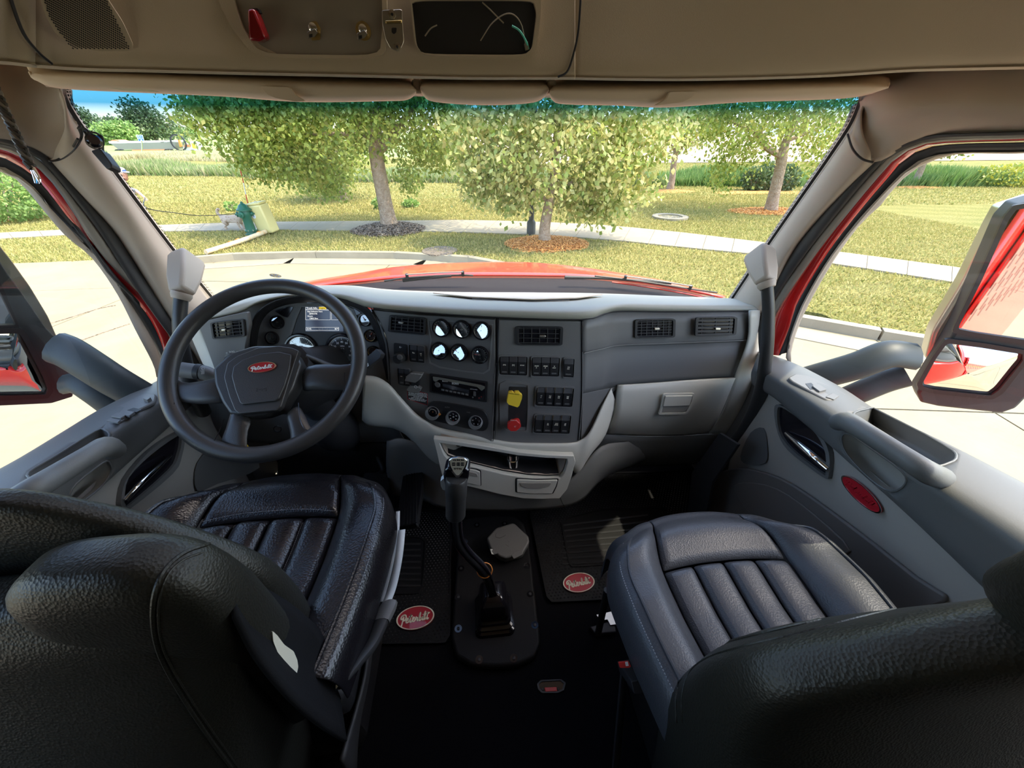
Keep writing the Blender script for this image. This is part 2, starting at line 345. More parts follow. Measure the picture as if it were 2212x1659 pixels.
# floor, rear closure and side shell of the cab
fl = box('floor', (0, 0.42, -0.03), (2.0, 1.9, 0.06), M['carpet']); struct(fl, 'black carpeted cab floor')
fw = box('wall_front', (0, 1.42, 0.36), (1.96, 0.03, 0.80), M['blk']); struct(fw, 'dark firewall ahead of the footwells')
bk = box('wall_back', (0, -1.9, 1.0), (2.1, 0.04, 2.2), M['ceil']); struct(bk, 'sleeper rear wall')
flb = box('floor_sleeper', (0, -1.22, -0.03), (2.0, 1.36, 0.06), M['carpet']); flb.name = 'floor'; struct(flb, 'sleeper floor behind the seats')
rf = box('ceiling', (0, -0.62, 1.98), (2.1, 2.6, 0.04), M['ceil']); struct(rf, 'cab roof lining')
for s, nm in ((-1, 'wall_left'), (1, 'wall_right')):
    struct(box(nm, (s * 1.04, -1.14, 1.0), (0.04, 1.5, 2.0), M['ceil']), 'sleeper side wall')
struct(box('ceiling', (0, .83, 1.72), (2.1, .05, .52), M['ceil']), 'upper front lining above the console')
struct(box('ceiling', (0, .99, 1.485), (2.14, .42, .03), M['ceil']), 'roof cap above the windscreen header')  # out of view; lengthened forward to keep sun off corner trim and dash pad
for s in (-1, 1):
    struct(box('wall_left' if s < 0 else 'wall_right', (s * 1.03, .25, 1.74), (.04, 1.3, .50), M['ceil']), 'upper side lining of the cab')
    struct(box('wall_left' if s < 0 else 'wall_right', (s * 1.00, .42, .30), (.03, 1.9, .62), M['pocket']), 'inner side of the cab below the window')
    struct(box('wall_left' if s < 0 else 'wall_right', (s * .985, 1.36, .28), (.06, .24, .54), M['blk']), 'front corner of the cab below the pillar')
# overhead console face: curved shelf above the windscreen
con = thing('overhead_console', 'taupe moulded storage console running across above the windscreen', 'console')
top = -60
cx = [(-130, 128, .66), (0, 132, .69), (80, 139, .71), (180, 146, .73), (340, 150, .74), (520, 155, .75), (700, 159, .755), (880, 163, .76), (1020, 166, .76), (1140, 166, .76), (1225, 166, .76)]
cxr = [(1232, 166, .764), (1330, 168, .76), (1480, 169, .755), (1640, 166, .745), (1800, 160, .73), (1950, 150, .71), (2080, 146, .69), (2212, 143, .66), (2330, 140, .63), (2500, 135, .57)]
def fascia(name, C, sx=0):
    r0 = [(a, top, y + .00) for a, b, y in C]; r1 = [(a, b * .45, y) for a, b, y in C]; r2 = [(a, b - 14, y) for a, b, y in C]
    r3 = [(a, b - 2, y + .008) for a, b, y in C]; r4 = [(a, b + 1, y + .03) for a, b, y in C]; r5 = [(a, b - 4, y + .34) for a, b, y in C]
    return loft(name, [r0, r1, r2, r3, r4, r5], M['ceil'], con, nu=4, nv=4, solid=0.004)
# left part sits left of the seam by the wiring opening, right part beyond it; a third strip belongs to the side
CL = [(a, b, y) for a, b, y in cx]; 
seamL = [(28, 133, .695), (80, 139, .71), (180, 146, .73), (340, 150, .74), (520, 155, .75), (700, 159, .755), (880, 163, .76), (1020, 166, .76), (1140, 166, .76), (1222, 166, .76), (1240, 160, .76)]
fascia('side_section', [(-420, 118, .56), (-260, 122, .62), (-130, 127, .65), (0, 131, .69), (76, 139, .704)])
fc = fascia('centre_section', [(66, 138, .705)] + cx[3:] + [(1243, 166, .76)])
fascia('passenger_section', cxr)
# dark joint lines: thin black tubes laid over the seams
tube('joint', [W(1257, -60, y=.757), W(1250, 60, y=.757), W(1238, 120, y=.757), W(1225, 155, y=.757), W(1205, 166, y=.757)], 0.0016, M['blk'], con, seg=6)
tube('joint', [W(5, -60, y=.695), W(45, 60, y=.695), W(80, 110, y=.702), W(112, 138, y=.715)], 0.0018, M['blk'], con, seg=6)
PC = Plane(W(500, 50, y=.752), W(1200, 50, y=.757), W(900, 140, y=.757))
PCL = Plane(W(80, 30, y=.700), W(290, 30, y=.732), W(180, 110, y=.719))
# speaker grille
sg = slab('speaker_grille', PCL, [(80, -40), (98, 30), (120, 70), (160, 98), (215, 110), (268, 110), (286, 108), (288, 95), (265, 45), (232, -5), (215, -40)], M['ceil'], con, 0.001, 0.004, r=0.2)
V = []; Fs = []
for i in range(46):
    for j in range(30):
        px = 84 + i * 4.6; py = -30 + j * 4.8 + (2.4 if i % 2 else 0)
        lo = 98 + 0 * py; 
        xl = 80 + (py + 40) * .26 if py < 30 else 98 + (py - 30) ** 1.12 * .42; xr = 216 + (py + 40) * .49
        if xl + 5 < px < xr - 6 and py < 106 - max(0, (150 - px)) * .22:
            c = PCL.at(px, py, 0.0043); k = len(V)
            for t in range(6): V.append(c + (PCL.u * math.cos(t * 1.047) + PCL.v * math.sin(t * 1.047)) * 0.00095)
            Fs.append(tuple(range(k, k + 6)))
tag(mk('grille_holes', V, Fs, M['blk'], con, smooth=False), kind='stuff')
# switch recess (dished) and wiring opening
def frame(px): return px
o_ = [(470, -70), (478, 5), (505, 60), (545, 112), (585, 126), (832, 128), (838, 60), (836, -70)]
i_ = [(500, -70), (512, 8), (528, 60), (556, 104), (588, 118), (822, 121), (828, 60), (826, -70)]
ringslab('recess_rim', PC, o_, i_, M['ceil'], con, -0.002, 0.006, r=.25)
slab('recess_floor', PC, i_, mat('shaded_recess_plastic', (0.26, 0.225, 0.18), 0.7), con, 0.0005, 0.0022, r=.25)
o2 = [(876, -60), (888, 10), (896, 95), (915, 122), (1130, 124), (1158, 108), (1166, 30), (1168, -60)]
i2 = [(888, -30), (892, 12), (899, 98), (914, 117), (1130, 119), (1147, 104), (1158, 22), (1158, 4)]
ringslab('recess_rim', PC, o2, [(890, 3), (893, 30), (900, 98), (914, 118), (1130, 120), (1148, 106), (1158, 30), (1150, 3)], M['ceil'], con, -0.002, 0.007, r=.25)
slab('wiring_opening', PC, [(890, 3), (893, 30), (900, 98), (914, 118), (1130, 120), (1148, 106), (1158, 30), (1150, 3)], M['blk'], con, 0.0005, 0.0012, r=.2)
tube('loose_wire', [PC.at(1038, 88, .003), PC.at(1065, 48, .012), (PC.at(1100, 29, .018)), PC.at(1125, 50, .014), PC.at(1136, 100, .004)], 0.0008, M['tan'], con, seg=6)
tube('loose_wire', [PC.at(1106, 56, .012), PC.at(1122, 66, .014), PC.at(1136, 88, .01), PC.at(1142, 106, .004)], 0.0013, M['teal'], con, seg=6)
tube('loose_wire', [PC.at(1042, 5, .004), PC.at(1058, 20, .006), PC.at(1088, 50, .004)], 0.0009, M['tan'], con, seg=6)
tube('loose_wire', [PC.at(918, 78, .003), PC.at(930, 62, .005), PC.at(944, 54, .003)], 0.0009, M['tan'], con, seg=6)
slab('connector', PC, [(1131, 96), (1139, 90), (1141, 108), (1134, 110)], M['steel'], con, .002, .008)
# latch plate
lp = thing('latch_plate', 'worn steel latch plate riveted between the two overhead recesses', 'latch')
slab('plate', PC, [(825, 22), (869, 20), (870, 50), (873, 90), (866, 106), (855, 110), (843, 104), (833, 85), (826, 50)], M['steel'], lp, .0065, .008, bevel=.0006, r=.15)
slab('hasp', PC, [(833, 45), (869, 44), (868, 51), (834, 52)], M['brass'], lp, .008, .012, bevel=.001)
slab('slot', PC, [(846, 60), (857, 60), (856, 70), (851, 74), (846, 70)], M['blk'], lp, .008, .0084, r=.2)
for a, b in ((847, 31), (858, 101)):
    rv = lathe('rivet', PC.at(a, b, .008), PC.n, [(.0055, 0), (.005, .002), (.0022, .0025)], M['chrome'], lp, 16)
    lathe('rivet_eye', PC.at(a, b, .0105), PC.n, [(.0018, 0), (.0018, .0004)], M['blk'], rv, 10)
# red marker lens and two key locks in the recess
rl = thing('marker_light', 'translucent red wedge shaped lamp hung in the overhead recess', 'lamp')
V0 = [PC.at(a, b, .003) for a, b in ((547, 25), (562, 24), (586, 86), (572, 93), (550, 91))]
prism('lens', V0, PC.n * .02, M['redl'], rl, bevel=.003)
slab('lamp_foot', PC, [(545, 22), (562, 20), (568, 30), (548, 32)], M['blk'], rl, .003, .012, r=.2)
for nm, lab, a, b, dia in (('key_lock', 'small key switch on a pointed brass tab beside the red lens', 678, 64, 0), ('key_lock', 'small key switch on a round brass washer next to the latch plate', 785, 67, 1)):
    k = thing(nm, lab, 'lock')
    if dia: lathe('washer', PC.at(a, b, .003), PC.n, [(.0105, 0), (.0105, .001)], M['brass'], k, 28)
    else: slab('washer', PC, [(672, 47), (684, 46), (693, 62), (692, 86), (674, 88), (670, 66)], M['brass'], k, .003, .004, r=.15)
    lathe('barrel', PC.at(a, b - 3, .004), PC.n, [(.0055, 0), (.0055, .006), (.004, .007)], M['chrome'], k, 18)
    slab('key', PC, [(a - 13, b + 6), (a + 3, b - 2), (a + 9, b + 6), (a + 2, b + 16), (a - 12, b + 19)], M['steel'], k, .011, .014, bevel=.0005, r=.1)
    slab('key_slot', PC, [(a - 10, b + 10), (a - 3, b + 9), (a - 3, b + 16), (a - 10, b + 17)], M['blk'], k, .014, .0144)
# ------------------------------------------------------------------ sun visors
def visor(name, lab, up, lo, y, thick=.16):
    t = thing(name, lab, 'sun visor')
    A = [W(a, b, y=y) for a, b in up]; n = len(up)
    mid = [( (a + c) / 2, (b + d) / 2 ) for (a, b), (c, d) in zip(up, lo)]
    cx0 = [(W(a, b, y=y)) for a, b in mid]
    rows = [[W(a, b - 0, y=y + thick) + Vector((0, 0, .012)) for a, b in up], [W(a, b, y=y + .05) for a, b in up], [W(a * .9 + c * .1, b * .8 + d * .2, y=y + .004) for (a, b), (c, d) in zip(up, lo)],
            [W(a * .5 + c * .5, b * .45 + d * .55, y=y) for (a, b), (c, d) in zip(up, lo)], [W(a * .1 + c * .9, b * .15 + d * .85, y=y + .006) for (a, b), (c, d) in zip(up, lo)], [W(a, b, y=y + .03) for a, b in lo], [W(a, b, y=y + .06) + Vector((0, 0, .006)) for a, b in lo],
            [W(a, b, y=y + thick) + Vector((0, 0, -.001)) for a, b in lo]]
    grid('visor_pad', rows, M['visor'], t, nu=4, nv=3, solid=0.003)
    return t
v1 = visor('sun_visor', 'long taupe sun visor folded up over the steering wheel side', [(66, 160), (75, 152), (110, 150), (300, 155), (500, 164), (700, 171), (850, 176), (885, 180), (899, 192)], [(66, 166), (80, 174), (130, 190), (300, 199), (480, 207), (650, 219), (840, 217), (880, 214), (899, 202)], .80)
v2 = visor('sun_visor', 'short middle sun visor folded up between the two long ones', [(908, 186), (914, 178), (940, 174), (1045, 174), (1150, 176), (1178, 180), (1186, 190)], [(908, 192), (914, 205), (940, 219), (1045, 226), (1140, 222), (1172, 212), (1186, 196)], .81, .10)
v3 = visor('sun_visor', 'long taupe sun visor folded up over the passenger side', [(1187, 198), (1192, 188), (1220, 182), (1400, 181), (1600, 178), (1800, 175), (1880, 174), (1912, 178), (1919, 186)], [(1187, 204), (1194, 216), (1220, 224), (1340, 227), (1440, 231), (1600, 220), (1800, 213), (1870, 205), (1919, 190)], .80)
PV = YP((100, 180, .796), (900, 200, .796), (500, 230, .796))
for t, q in ((v1, [(565, 187), (628, 189), (640, 205), (662, 219), (640, 220), (600, 213), (582, 205)]), (v3, [(1444, 199), (1502, 198), (1490, 212), (1470, 222), (1410, 229), (1436, 214)])):
    slab('extension_clip', PV, q, M['visor'], t, -.004, .003, bevel=.001, r=.15)
slab('warning_label', PV, [(235, 190), (320, 192), (345, 199), (270, 196)], M['ivory'], v1, -.001, .0006)
for s, a in ((-1, 903), (1, 1187)):
    box('visor_bracket', W(a, 190, y=.87), (.016, .05, .02), M['ceil'], v2, bevel=.004)
# header strip behind the visors above the glass
hd = loft('trim_1', [[(60, 150, .95), (300, 158, 1.0), (700, 170, 1.02), (1045, 176, 1.03), (1400, 178, 1.02), (1700, 176, 1.0), (1930, 172, .95)], [(100, 188, .98), (300, 195, 1.03), (700, 205, 1.05), (1045, 210, 1.06), (1400, 212, 1.05), (1700, 208, 1.03), (1880, 205, .98)]], M['pillar'])
struct(hd, 'windscreen header trim behind the visors')
# ------------------------------------------------------------------ A pillars
WL = [(133, 190, 1.02), (134, 215, 1.05), (160, 262, 1.08), (225, 350, 1.15), (300, 450, 1.22), (375, 548, 1.28), (450, 640, 1.34), (520, 720, 1.38)]
CLp = [(-60, 285), (0, 296), (67, 314), (110, 345), (200, 445), (253, 504), (315, 600), (375, 694), (440, 790)]
WR = [(1864, 205, .96), (1862, 225, 1.0), (1840, 275, 1.04), (1790, 350, 1.09), (1730, 435, 1.14), (1660, 535, 1.2), (1592, 636, 1.26), (1530, 730, 1.3)]
CRp = [(2290, 275), (2212, 283), (2080, 287), (1998, 293), (1925, 320), (1886, 351), (1810, 425), (1719, 530), (1660, 640), (1600, 760)]
def resamp(P, n):
    P = [Vector(p) for p in P]; d = [0]
    for a, b in zip(P, P[1:]): d.append(d[-1] + (b - a).length)
    out = []
    for k in range(n):
        t = d[-1] * k / (n - 1); i = max(j for j in range(len(d) - 1) if d[j] <= t + 1e-9)
        out.append(P[i].lerp(P[i + 1], (t - d[i]) / max(d[i + 1] - d[i], 1e-9)))
    return out
def pillar(name, WP, CP, s, up, lab):
    A = catmull([W(a, b, y=c) for a, b, c in WP], 4); B = catmull([W(a, b, x=s * .93) for a, b in CP], 4)
    A = resamp(A, 14); B = resamp(B, 14)
    Mi = []
    for a, b in zip(A, B):
        m_ = a.lerp(b, .5); m_ += Vector((-s * .035, -.02, 0)) ; Mi.append(m_)
    M1 = [a.lerp(m_, .35) + Vector((-s * .008, -.004, 0)) for a, m_ in zip(A, Mi)]
    M2 = [b.lerp(m_, .35) + Vector((-s * .008, -.01, 0)) for b, m_ in zip(B, Mi)]
    A0 = [a + Vector((s * .02, .05, 0)) for a in A]; B0 = [b + Vector((s * .05, .01, 0)) for b in B]
    return struct(grid(name, [A0, A, M1, Mi, M2, B, B0], M['pillar'], nu=2, nv=4, solid=.004), lab)
# lower covers and upper covers are separate mouldings with a joint between them
pl_ = pillar('trim_2', WL, CLp[3:], -1, 0, 'taupe pillar cover beside the steering wheel')
pr_ = pillar('trim_3', WR[1:], CRp[5:], 1, 0, 'taupe pillar cover on the passenger side')
def upper(name, rows, lab): return struct(loft(name, rows, M['pillar'], axis='d', nu=4, nv=4, solid=.004), lab)
# upper cover left: between console, visor and door seal
ul = grid('trim_4', [[W(-120, 100, x=-.95), W(0, 110, x=-.93), W(70, 125, x=-.88), W(140, 150, y=1.06)], [W(-120, 200, x=-.93), W(0, 215, x=-.92), W(70, 215, x=-.885), W(137, 232, y=1.07)],
     [W(-120, 280, x=-.93), W(-20, 290, x=-.93), W(67, 300, x=-.92), W(168, 275, y=1.09)], [W(-120, 292, x=-.96), W(0, 304, x=-.955), W(67, 332, x=-.95), W(128, 362, x=-.94)]], M['pillar'], nu=5, nv=5, solid=.004); struct(ul, 'taupe corner cover above the door beside the steering wheel')
ur = grid('trim_5', [[W(1840, 150, y=1.0), W(1930, 140, x=.90), W(2080, 125, x=.93), W(2212, 118, x=.95), W(2330, 110, x=.95)], [W(1858, 240, y=1.0), W(1930, 235, x=.88), W(2080, 215, x=.90), W(2212, 210, x=.92), W(2330, 205, x=.93)],
     [W(1832, 292, y=1.0), W(1890, 300, x=.91), W(2060, 272, x=.92), W(2212, 268, x=.93), W(2330, 262, x=.93)], [W(1832, 298, y=1.01), W(1886, 351, x=.93), W(2000, 300, x=.96), W(2212, 296, x=.965), W(2330, 290, x=.965)]], M['pillar'], nu=5, nv=5, solid=.004); struct(ur, 'taupe corner cover above the passenger door')
tube('trim_6', [W(1831, 290, y=.985), W(1842, 322, x=.873), W(1862, 343, x=.885), W(1886, 351, x=.905)], .0022, M['blk'], seg=6)['kind'] = 'structure'
tube('trim_7', [W(168, 300, y=1.03), W(150, 328, x=-.875), W(125, 345, x=-.90), W(105, 348, x=-.91)], .0022, M['blk'], seg=6)['kind'] = 'structure'
# windscreen glass with dotted black frit edge and blue shade band
topg = [(120, 180, 1.06), (400, 190, 1.14), (700, 196, 1.17), (1000, 200, 1.18), (1300, 200, 1.17), (1600, 198, 1.12), (1880, 190, 1.02)]
botg = [(470, 668, 1.36), (640, 655, 1.42), (820, 645, 1.45), (1000, 640, 1.46), (1200, 640, 1.45), (1400, 650, 1.40), (1580, 660, 1.29)]
GW = glassmat('windscreen_glass', (0.97, 0.985, 0.965), band=(1.332, 1.378))
wg = grid('window_1', [[W(a, b, y=c) for a, b, c in topg], [W((a * .5 + d * .5), (b + e) / 2, y=(c + f) / 2 + .015) for (a, b, c), (d, e, f) in zip(topg, botg)], [W(a, b, y=c) for a, b, c in botg]], GW, nu=5, nv=6, solid=0); struct(wg, 'windscreen with blue shade band')
def frit(P, s):
    A = resamp(catmull([W(a, b, y=c) for a, b, c in P], 6), 90); V = []; Fs = []
    n = len(A)
    for k, p in enumerate(A): V += [p + Vector((0, .004, 0)), p + Vector((-s * .009, .004, .004))]
    for k in range(n - 1): Fs.append((2 * k, 2 * k + 1, 2 * k + 3, 2 * k + 2))
    o = struct(mk('trim_8' if s < 0 else 'trim_9', V, Fs, M['blk'], smooth=False), 'black edge band printed on the windscreen')
    V = []; Fs = []; A = resamp(A, 150)
    for k, p in enumerate(A):
        for q, rr in ((.0125, .0016), (.0168, .0011)):
            c = p + Vector((-s * q, .004, .006 + (.002 if k % 2 else 0))); kk = len(V)
            for t in range(5): V.append(c + Vector((math.cos(t * 1.257) * rr, 0, math.sin(t * 1.257) * rr)))
            Fs.append(tuple(range(kk, kk + 5)))
    tag(mk('frit_dots', V, Fs, M['blk'], o, smooth=False), kind='stuff')
frit(WL, -1); frit(WR, 1)
# ================================================================== DOOR OPENINGS: seals, red flange, window frame, glass
def band(name, P, Q, xa, xb, m, parent=None, nv=2, solid=.006, n=26):
    A = resamp(catmull([W(a, b, x=xa) for a, b in P], 5), n); B = resamp(catmull([W(a, b, x=xb) for a, b in Q], 5), n)
    Mi = [a.lerp(b, .5) + Vector((-.006 if xa > 0 else .006, 0, 0)) for a, b in zip(A, B)]
    return grid(name, [A, Mi, B], m, parent, nu=1, nv=nv, solid=solid)
LC0 = [(-60, 285), (0, 296), (67, 314), (110, 345), (200, 445), (253, 504), (315, 600), (375, 694), (420, 765), (440, 800)]
LC0b = [(-60, 298), (0, 309), (60, 328), (100, 358), (178, 452), (228, 520), (292, 620), (352, 705), (400, 770), (420, 810)]
LC1 = [(-60, 312), (0, 322), (55, 344), (117, 400), (208, 535), (255, 590), (335, 671), (371, 739), (392, 790), (400, 830)]
LC2 = [(-60, 326), (0, 338), (45, 360), (95, 402), (194, 535), (240, 600), (312, 671), (348, 739), (358, 790), (362, 830)]
LC3 = [(-60, 352), (0, 364), (25, 378), (68, 408), (160, 504), (215, 565), (271, 640), (318, 712), (347, 770), (352, 800)]
LC4 = [(-60, 360), (0, 371), (20, 382), (50, 401), (136, 504), (199, 558), (253, 635), (294, 716), (330, 785), (338, 815)]
RC0 = [(2290, 275), (2212, 283), (2080, 287), (1998, 293), (1925, 320), (1886, 351), (1810, 425), (1719, 530), (1655, 640), (1638, 710), (1640, 760)]
RC0b = [(2290, 290), (2212, 297), (2080, 299), (1998, 306), (1930, 333), (1900, 356), (1828, 438), (1743, 545), (1672, 650), (1652, 710), (1648, 765)]
RC1 = [(2290, 296), (2212, 300), (2080, 304), (1998, 311), (1945, 335), (1912, 366), (1845, 445), (1762, 550), (1690, 655), (1670, 700), (1655, 765)]
RC2 = [(2290, 302), (2212, 307), (2080, 310), (2005, 318), (1955, 342), (1925, 376), (1860, 452), (1785, 550), (1722, 655), (1708, 700), (1682, 768)]
RC3 = [(2290, 322), (2212, 328), (2080, 329), (2015, 337), (1970, 366), (1945, 386), (1880, 455), (1799, 555), (1745, 645), (1722, 698), (1700, 762)]
RC4 = [(2290, 326), (2212, 332), (2130, 332), (2061, 334), (1988, 359), (1940, 397), (1896, 451), (1857, 486), (1793, 576), (1735, 682), (1711, 751), (1709, 784)]
dr = {}
for s, C, nm in ((-1, (LC0, LC0b, LC1, LC2, LC3, LC4), 'left'), (1, (RC0, RC0b, RC1, RC2, RC3, RC4), 'right')):
    side = 'driver' if s < 0 else 'passenger'
    d = thing('door_1' if s < 0 else 'door_2', None, None); struct(d, 'grey trimmed %s door' % side); dr[s] = d
    t_ = struct(band('trim_10' if s < 0 else 'trim_11', C[0], C[1], s * .935, s * .945, M['seal']), 'dark rubber edge seal round the %s door opening' % side)
    struct(band('trim_12' if s < 0 else 'trim_13', C[1], C[2], s * .95, s * .965, M['sealg']), 'grey flange strip round the %s door opening' % side)
    struct(band('trim_14' if s < 0 else 'trim_15', C[2], C[3], s * .97, s * .99, M['red']), 'red painted %s door flange' % side)
    band('door_seal', C[3], C[4], s * .975, s * .99, M['seal'], d)
    band('window_frame', C[4], C[5], s * .985, s * 1.0, M['pillar'], d)
# side glass: outline of C4 closed along the sill
def sideglass(s, C, sill, far):
    P = [W(a, b, x=s * 1.005) for a, b in C] + [W(a, b, x=s * 1.005) for a, b in sill] + [Vector((s * 1.005, -.5, .72)), Vector((s * 1.005, -.5, 1.42))]
    n = len(P); o = mk('window_2' if s < 0 else 'window_3', P, [tuple(range(n))], GL, smooth=False)
    return struct(o, 'clear %s door window' % ('driver' if s < 0 else 'passenger'))
sideglass(-1, LC4, [(217, 884), (45, 988)], 0); sideglass(1, RC4, [(1756, 804), (1900, 889), (2212, 1043)], 0)
# B pillars and rear of the door openings
for s in (-1, 1):
    struct(box('trim_16' if s < 0 else 'trim_17', (s * .99, -.40, 1.1), (.09, .22, 1.8), M['pillar'], bevel=.02), 'pillar behind the %s seat' % ('driver' if s < 0 else 'passenger'))
    struct(box('trim_18' if s < 0 else 'trim_19', (s * .99, .25, 1.53), (.17, 1.75, .14), M['pillar'], bevel=.02), 'roof side rail above the %s window' % ('driver' if s < 0 else 'passenger'))  # rail widened to stop sun slipping past onto the passenger mat
    struct(box('trim_20' if s < 0 else 'trim_21', (s * .985, -.06, 1.395), (.07, .94, .16), M['pillar'], bevel=.02), 'lower edge of the roof rail above the %s window' % ('driver' if s < 0 else 'passenger'))
# ------------------------------------------------------------------ door trims
def door(s):
    d = dr[s]; side = 'driver' if s < 0 else 'passenger'
    if s > 0:
        S = [(1640, 758), (1711, 783), (1756, 804), (1825, 841), (1900, 889), (2037, 953), (2212, 1043), (2500, 1195)]
        Mr = [(1628, 790), (1690, 822), (1735, 850), (1800, 893), (1880, 948), (2010, 1035), (2180, 1145), (2420, 1310)]
        Cr = [(1625, 830), (1669, 857), (1705, 888), (1765, 938), (1830, 995), (1940, 1092), (2060, 1205), (2250, 1390)]
    else:
        S = [(415, 785), (341, 823), (300, 843), (217, 884), (136, 933), (45, 988), (-60, 1045), (-260, 1160)]
        Mr = [(425, 820), (362, 855), (318, 882), (243, 930), (165, 985), (75, 1050), (-30, 1125), (-220, 1260)]
        Cr = [(440, 850), (372, 915), (330, 952), (270, 1005), (199, 1069), (120, 1140), (30, 1225), (-150, 1390)]
    r0 = [W(a, b, x=s * 1.0) for a, b in S]; r1 = [W(a, b, x=s * .86) for a, b in Mr]; r2 = [W(a, b, x=s * .87) for a, b in Cr]
    r00 = [p + Vector((0, 0, -.05)) for p in r0]
    rm = [a.lerp(b, .5) + Vector((0, 0, .012)) for a, b in zip(r0, r1)]
    rr = [a.lerp(b, .5) + Vector((-s * .008, 0, .004)) for a, b in zip(r1, r2)]
    r3 = [p + Vector((s * .03, 0, -.012)) for p in r2]
    arm = grid('armrest_body', [r00, r0, rm, r1, rr, r2, r3], M['door'], d, nu=4, nv=4, solid=.004)
    # lower face with a belly
    def low(dz, dx): return [Vector((s * (.895 + dx), p.y, max(p.z + dz, .02))) for p in r2]
    grid('lower_panel', [low(.0, 0), low(-.08, -.004), low(-.2, .0), low(-.34, .01), low(-.46, .03), low(-.60, .035)], M['doorlow'], d, nu=3, nv=3, solid=.004)
    PL_ = Plane(Vector((s * .891, 0, 0)), Vector((s * .891, s * 1.0, 0)), Vector((s * .891, 0, 1)))
    PT = Plane(Vector(r1[1]), Vector(r1[4]), Vector(r0[3]))
    return d, PL_, PT, (r0, r1, r2), arm
dR, PRL, PRT, rR, armR = door(1)
dL, PLL, PLT, rL, armL = door(-1)
from mathutils.bvhtree import BVHTree
def baked(o):
    dg = bpy.context.evaluated_depsgraph_get(); m_ = bpy.data.meshes.new_from_object(o.evaluated_get(dg)); o.modifiers.clear(); o.data = m_; return m_
trees_ = {}
for a_ in (armR, armL):
    bm = bmesh.new(); bm.from_mesh(a_.data); trees_[a_.name] = BVHTree.FromBMesh(bm); bm.free()
def carve(o, s, off, poly, m_, sm=3):
    # a real hollow: cut the skin, then line it with a wall and a floor
    Q = catmull([Vector((a, b, 0)) for a, b in poly], sm, True); off = Vector(off); T_ = []
    for q in Q:
        h = trees_[o.name].ray_cast(EYE, ray(q.x, q.y).normalized()); T_.append(h[0] if h[0] is not None else (T_[-1] if T_ else W(q.x, q.y, x=s * .87)))
    c = sum(T_, Vector()) / len(T_)
    cut = prism('cutter', [p - off * .6 for p in T_], off * 1.3, None, smooth=False)
    bm = bmesh.new(); bm.from_mesh(cut.data); bmesh.ops.triangulate(bm, faces=bm.faces); bmesh.ops.recalc_face_normals(bm, faces=bm.faces); bm.to_mesh(cut.data); bm.free()
    b = o.modifiers.new('c', 'BOOLEAN'); b.operation = 'DIFFERENCE'; b.object = cut; b.solver = 'EXACT'
    bpy.context.view_layer.update(); baked(o); bpy.data.objects.remove(cut)
    n = len(T_); V = list(T_) + [p + (c - p) * .10 + off * .75 for p in T_] + [p + (c - p) * .3 + off for p in T_] + [c + off * 1.02]
    Fs = [(j * n + i, j * n + (i + 1) % n, (j + 1) * n + (i + 1) % n, (j + 1) * n + i) for j in range(2) for i in range(n)] + [(2 * n + i, 2 * n + (i + 1) % n, 3 * n) for i in range(n)]
    w_ = mk('hollow', V, Fs, m_, o.parent); tube('hollow_edge', T_ + T_[:1], .0022, M['door'], o.parent, seg=6, sub=1)
    return w_
# black bezel and chrome release handle
ringslab('handle_bezel', PRL, [(1680, 884), (1692, 874), (1735, 898), (1778, 934), (1800, 978), (1799, 1028), (1790, 1032), (1758, 1010), (1710, 972), (1688, 935)], [(1687, 886), (1697, 880), (1735, 905), (1772, 938), (1792, 979), (1792, 1022), (1786, 1022), (1758, 1002), (1714, 966), (1691, 931)], M['door'], dR, 0, .012, sm=3)
b_ = slab('bezel_dish', PRL, [(1687, 886), (1697, 880), (1735, 905), (1772, 938), (1792, 979), (1792, 1022), (1786, 1022), (1758, 1002), (1714, 966), (1691, 931)], M['blkg'], dR, 0, .004, sm=3)
hk = [PRL.at(1698, 935, .010), PRL.at(1722, 956, .024), PRL.at(1755, 984, .026), PRL.at(1788, 1012, .012)]
tag(tube('release_handle', hk, [.005, .007, .008, .008], M['chrome'], dR, seg=12, flat=(1.1, .7)), 'chrome release handle')
ringslab('handle_bezel', PLL, [(250, 1085), (262, 1036), (312, 976), (378, 932), (390, 945), (384, 985), (364, 1024), (270, 1100), (255, 1098)], [(258, 1078), (267, 1033), (316, 983), (375, 942), (383, 950), (377, 982), (358, 1016), (271, 1091), (260, 1090)], M['door'], dL, 0, .012, sm=3)
slab('bezel_dish', PLL, [(258, 1078), (267, 1033), (316, 983), (375, 942), (383, 950), (377, 982), (358, 1016), (271, 1091), (260, 1090)], M['blkg'], dL, 0, .004, sm=3)
tag(tube('release_handle', [PLL.at(270, 1081, .014), PLL.at(300, 1048, .026), PLL.at(335, 1015, .026), PLL.at(367, 985, .012)], [.009, .010, .009, .006], M['chrome'], dL, seg=12, flat=(1.1, .7)), 'chrome release handle')
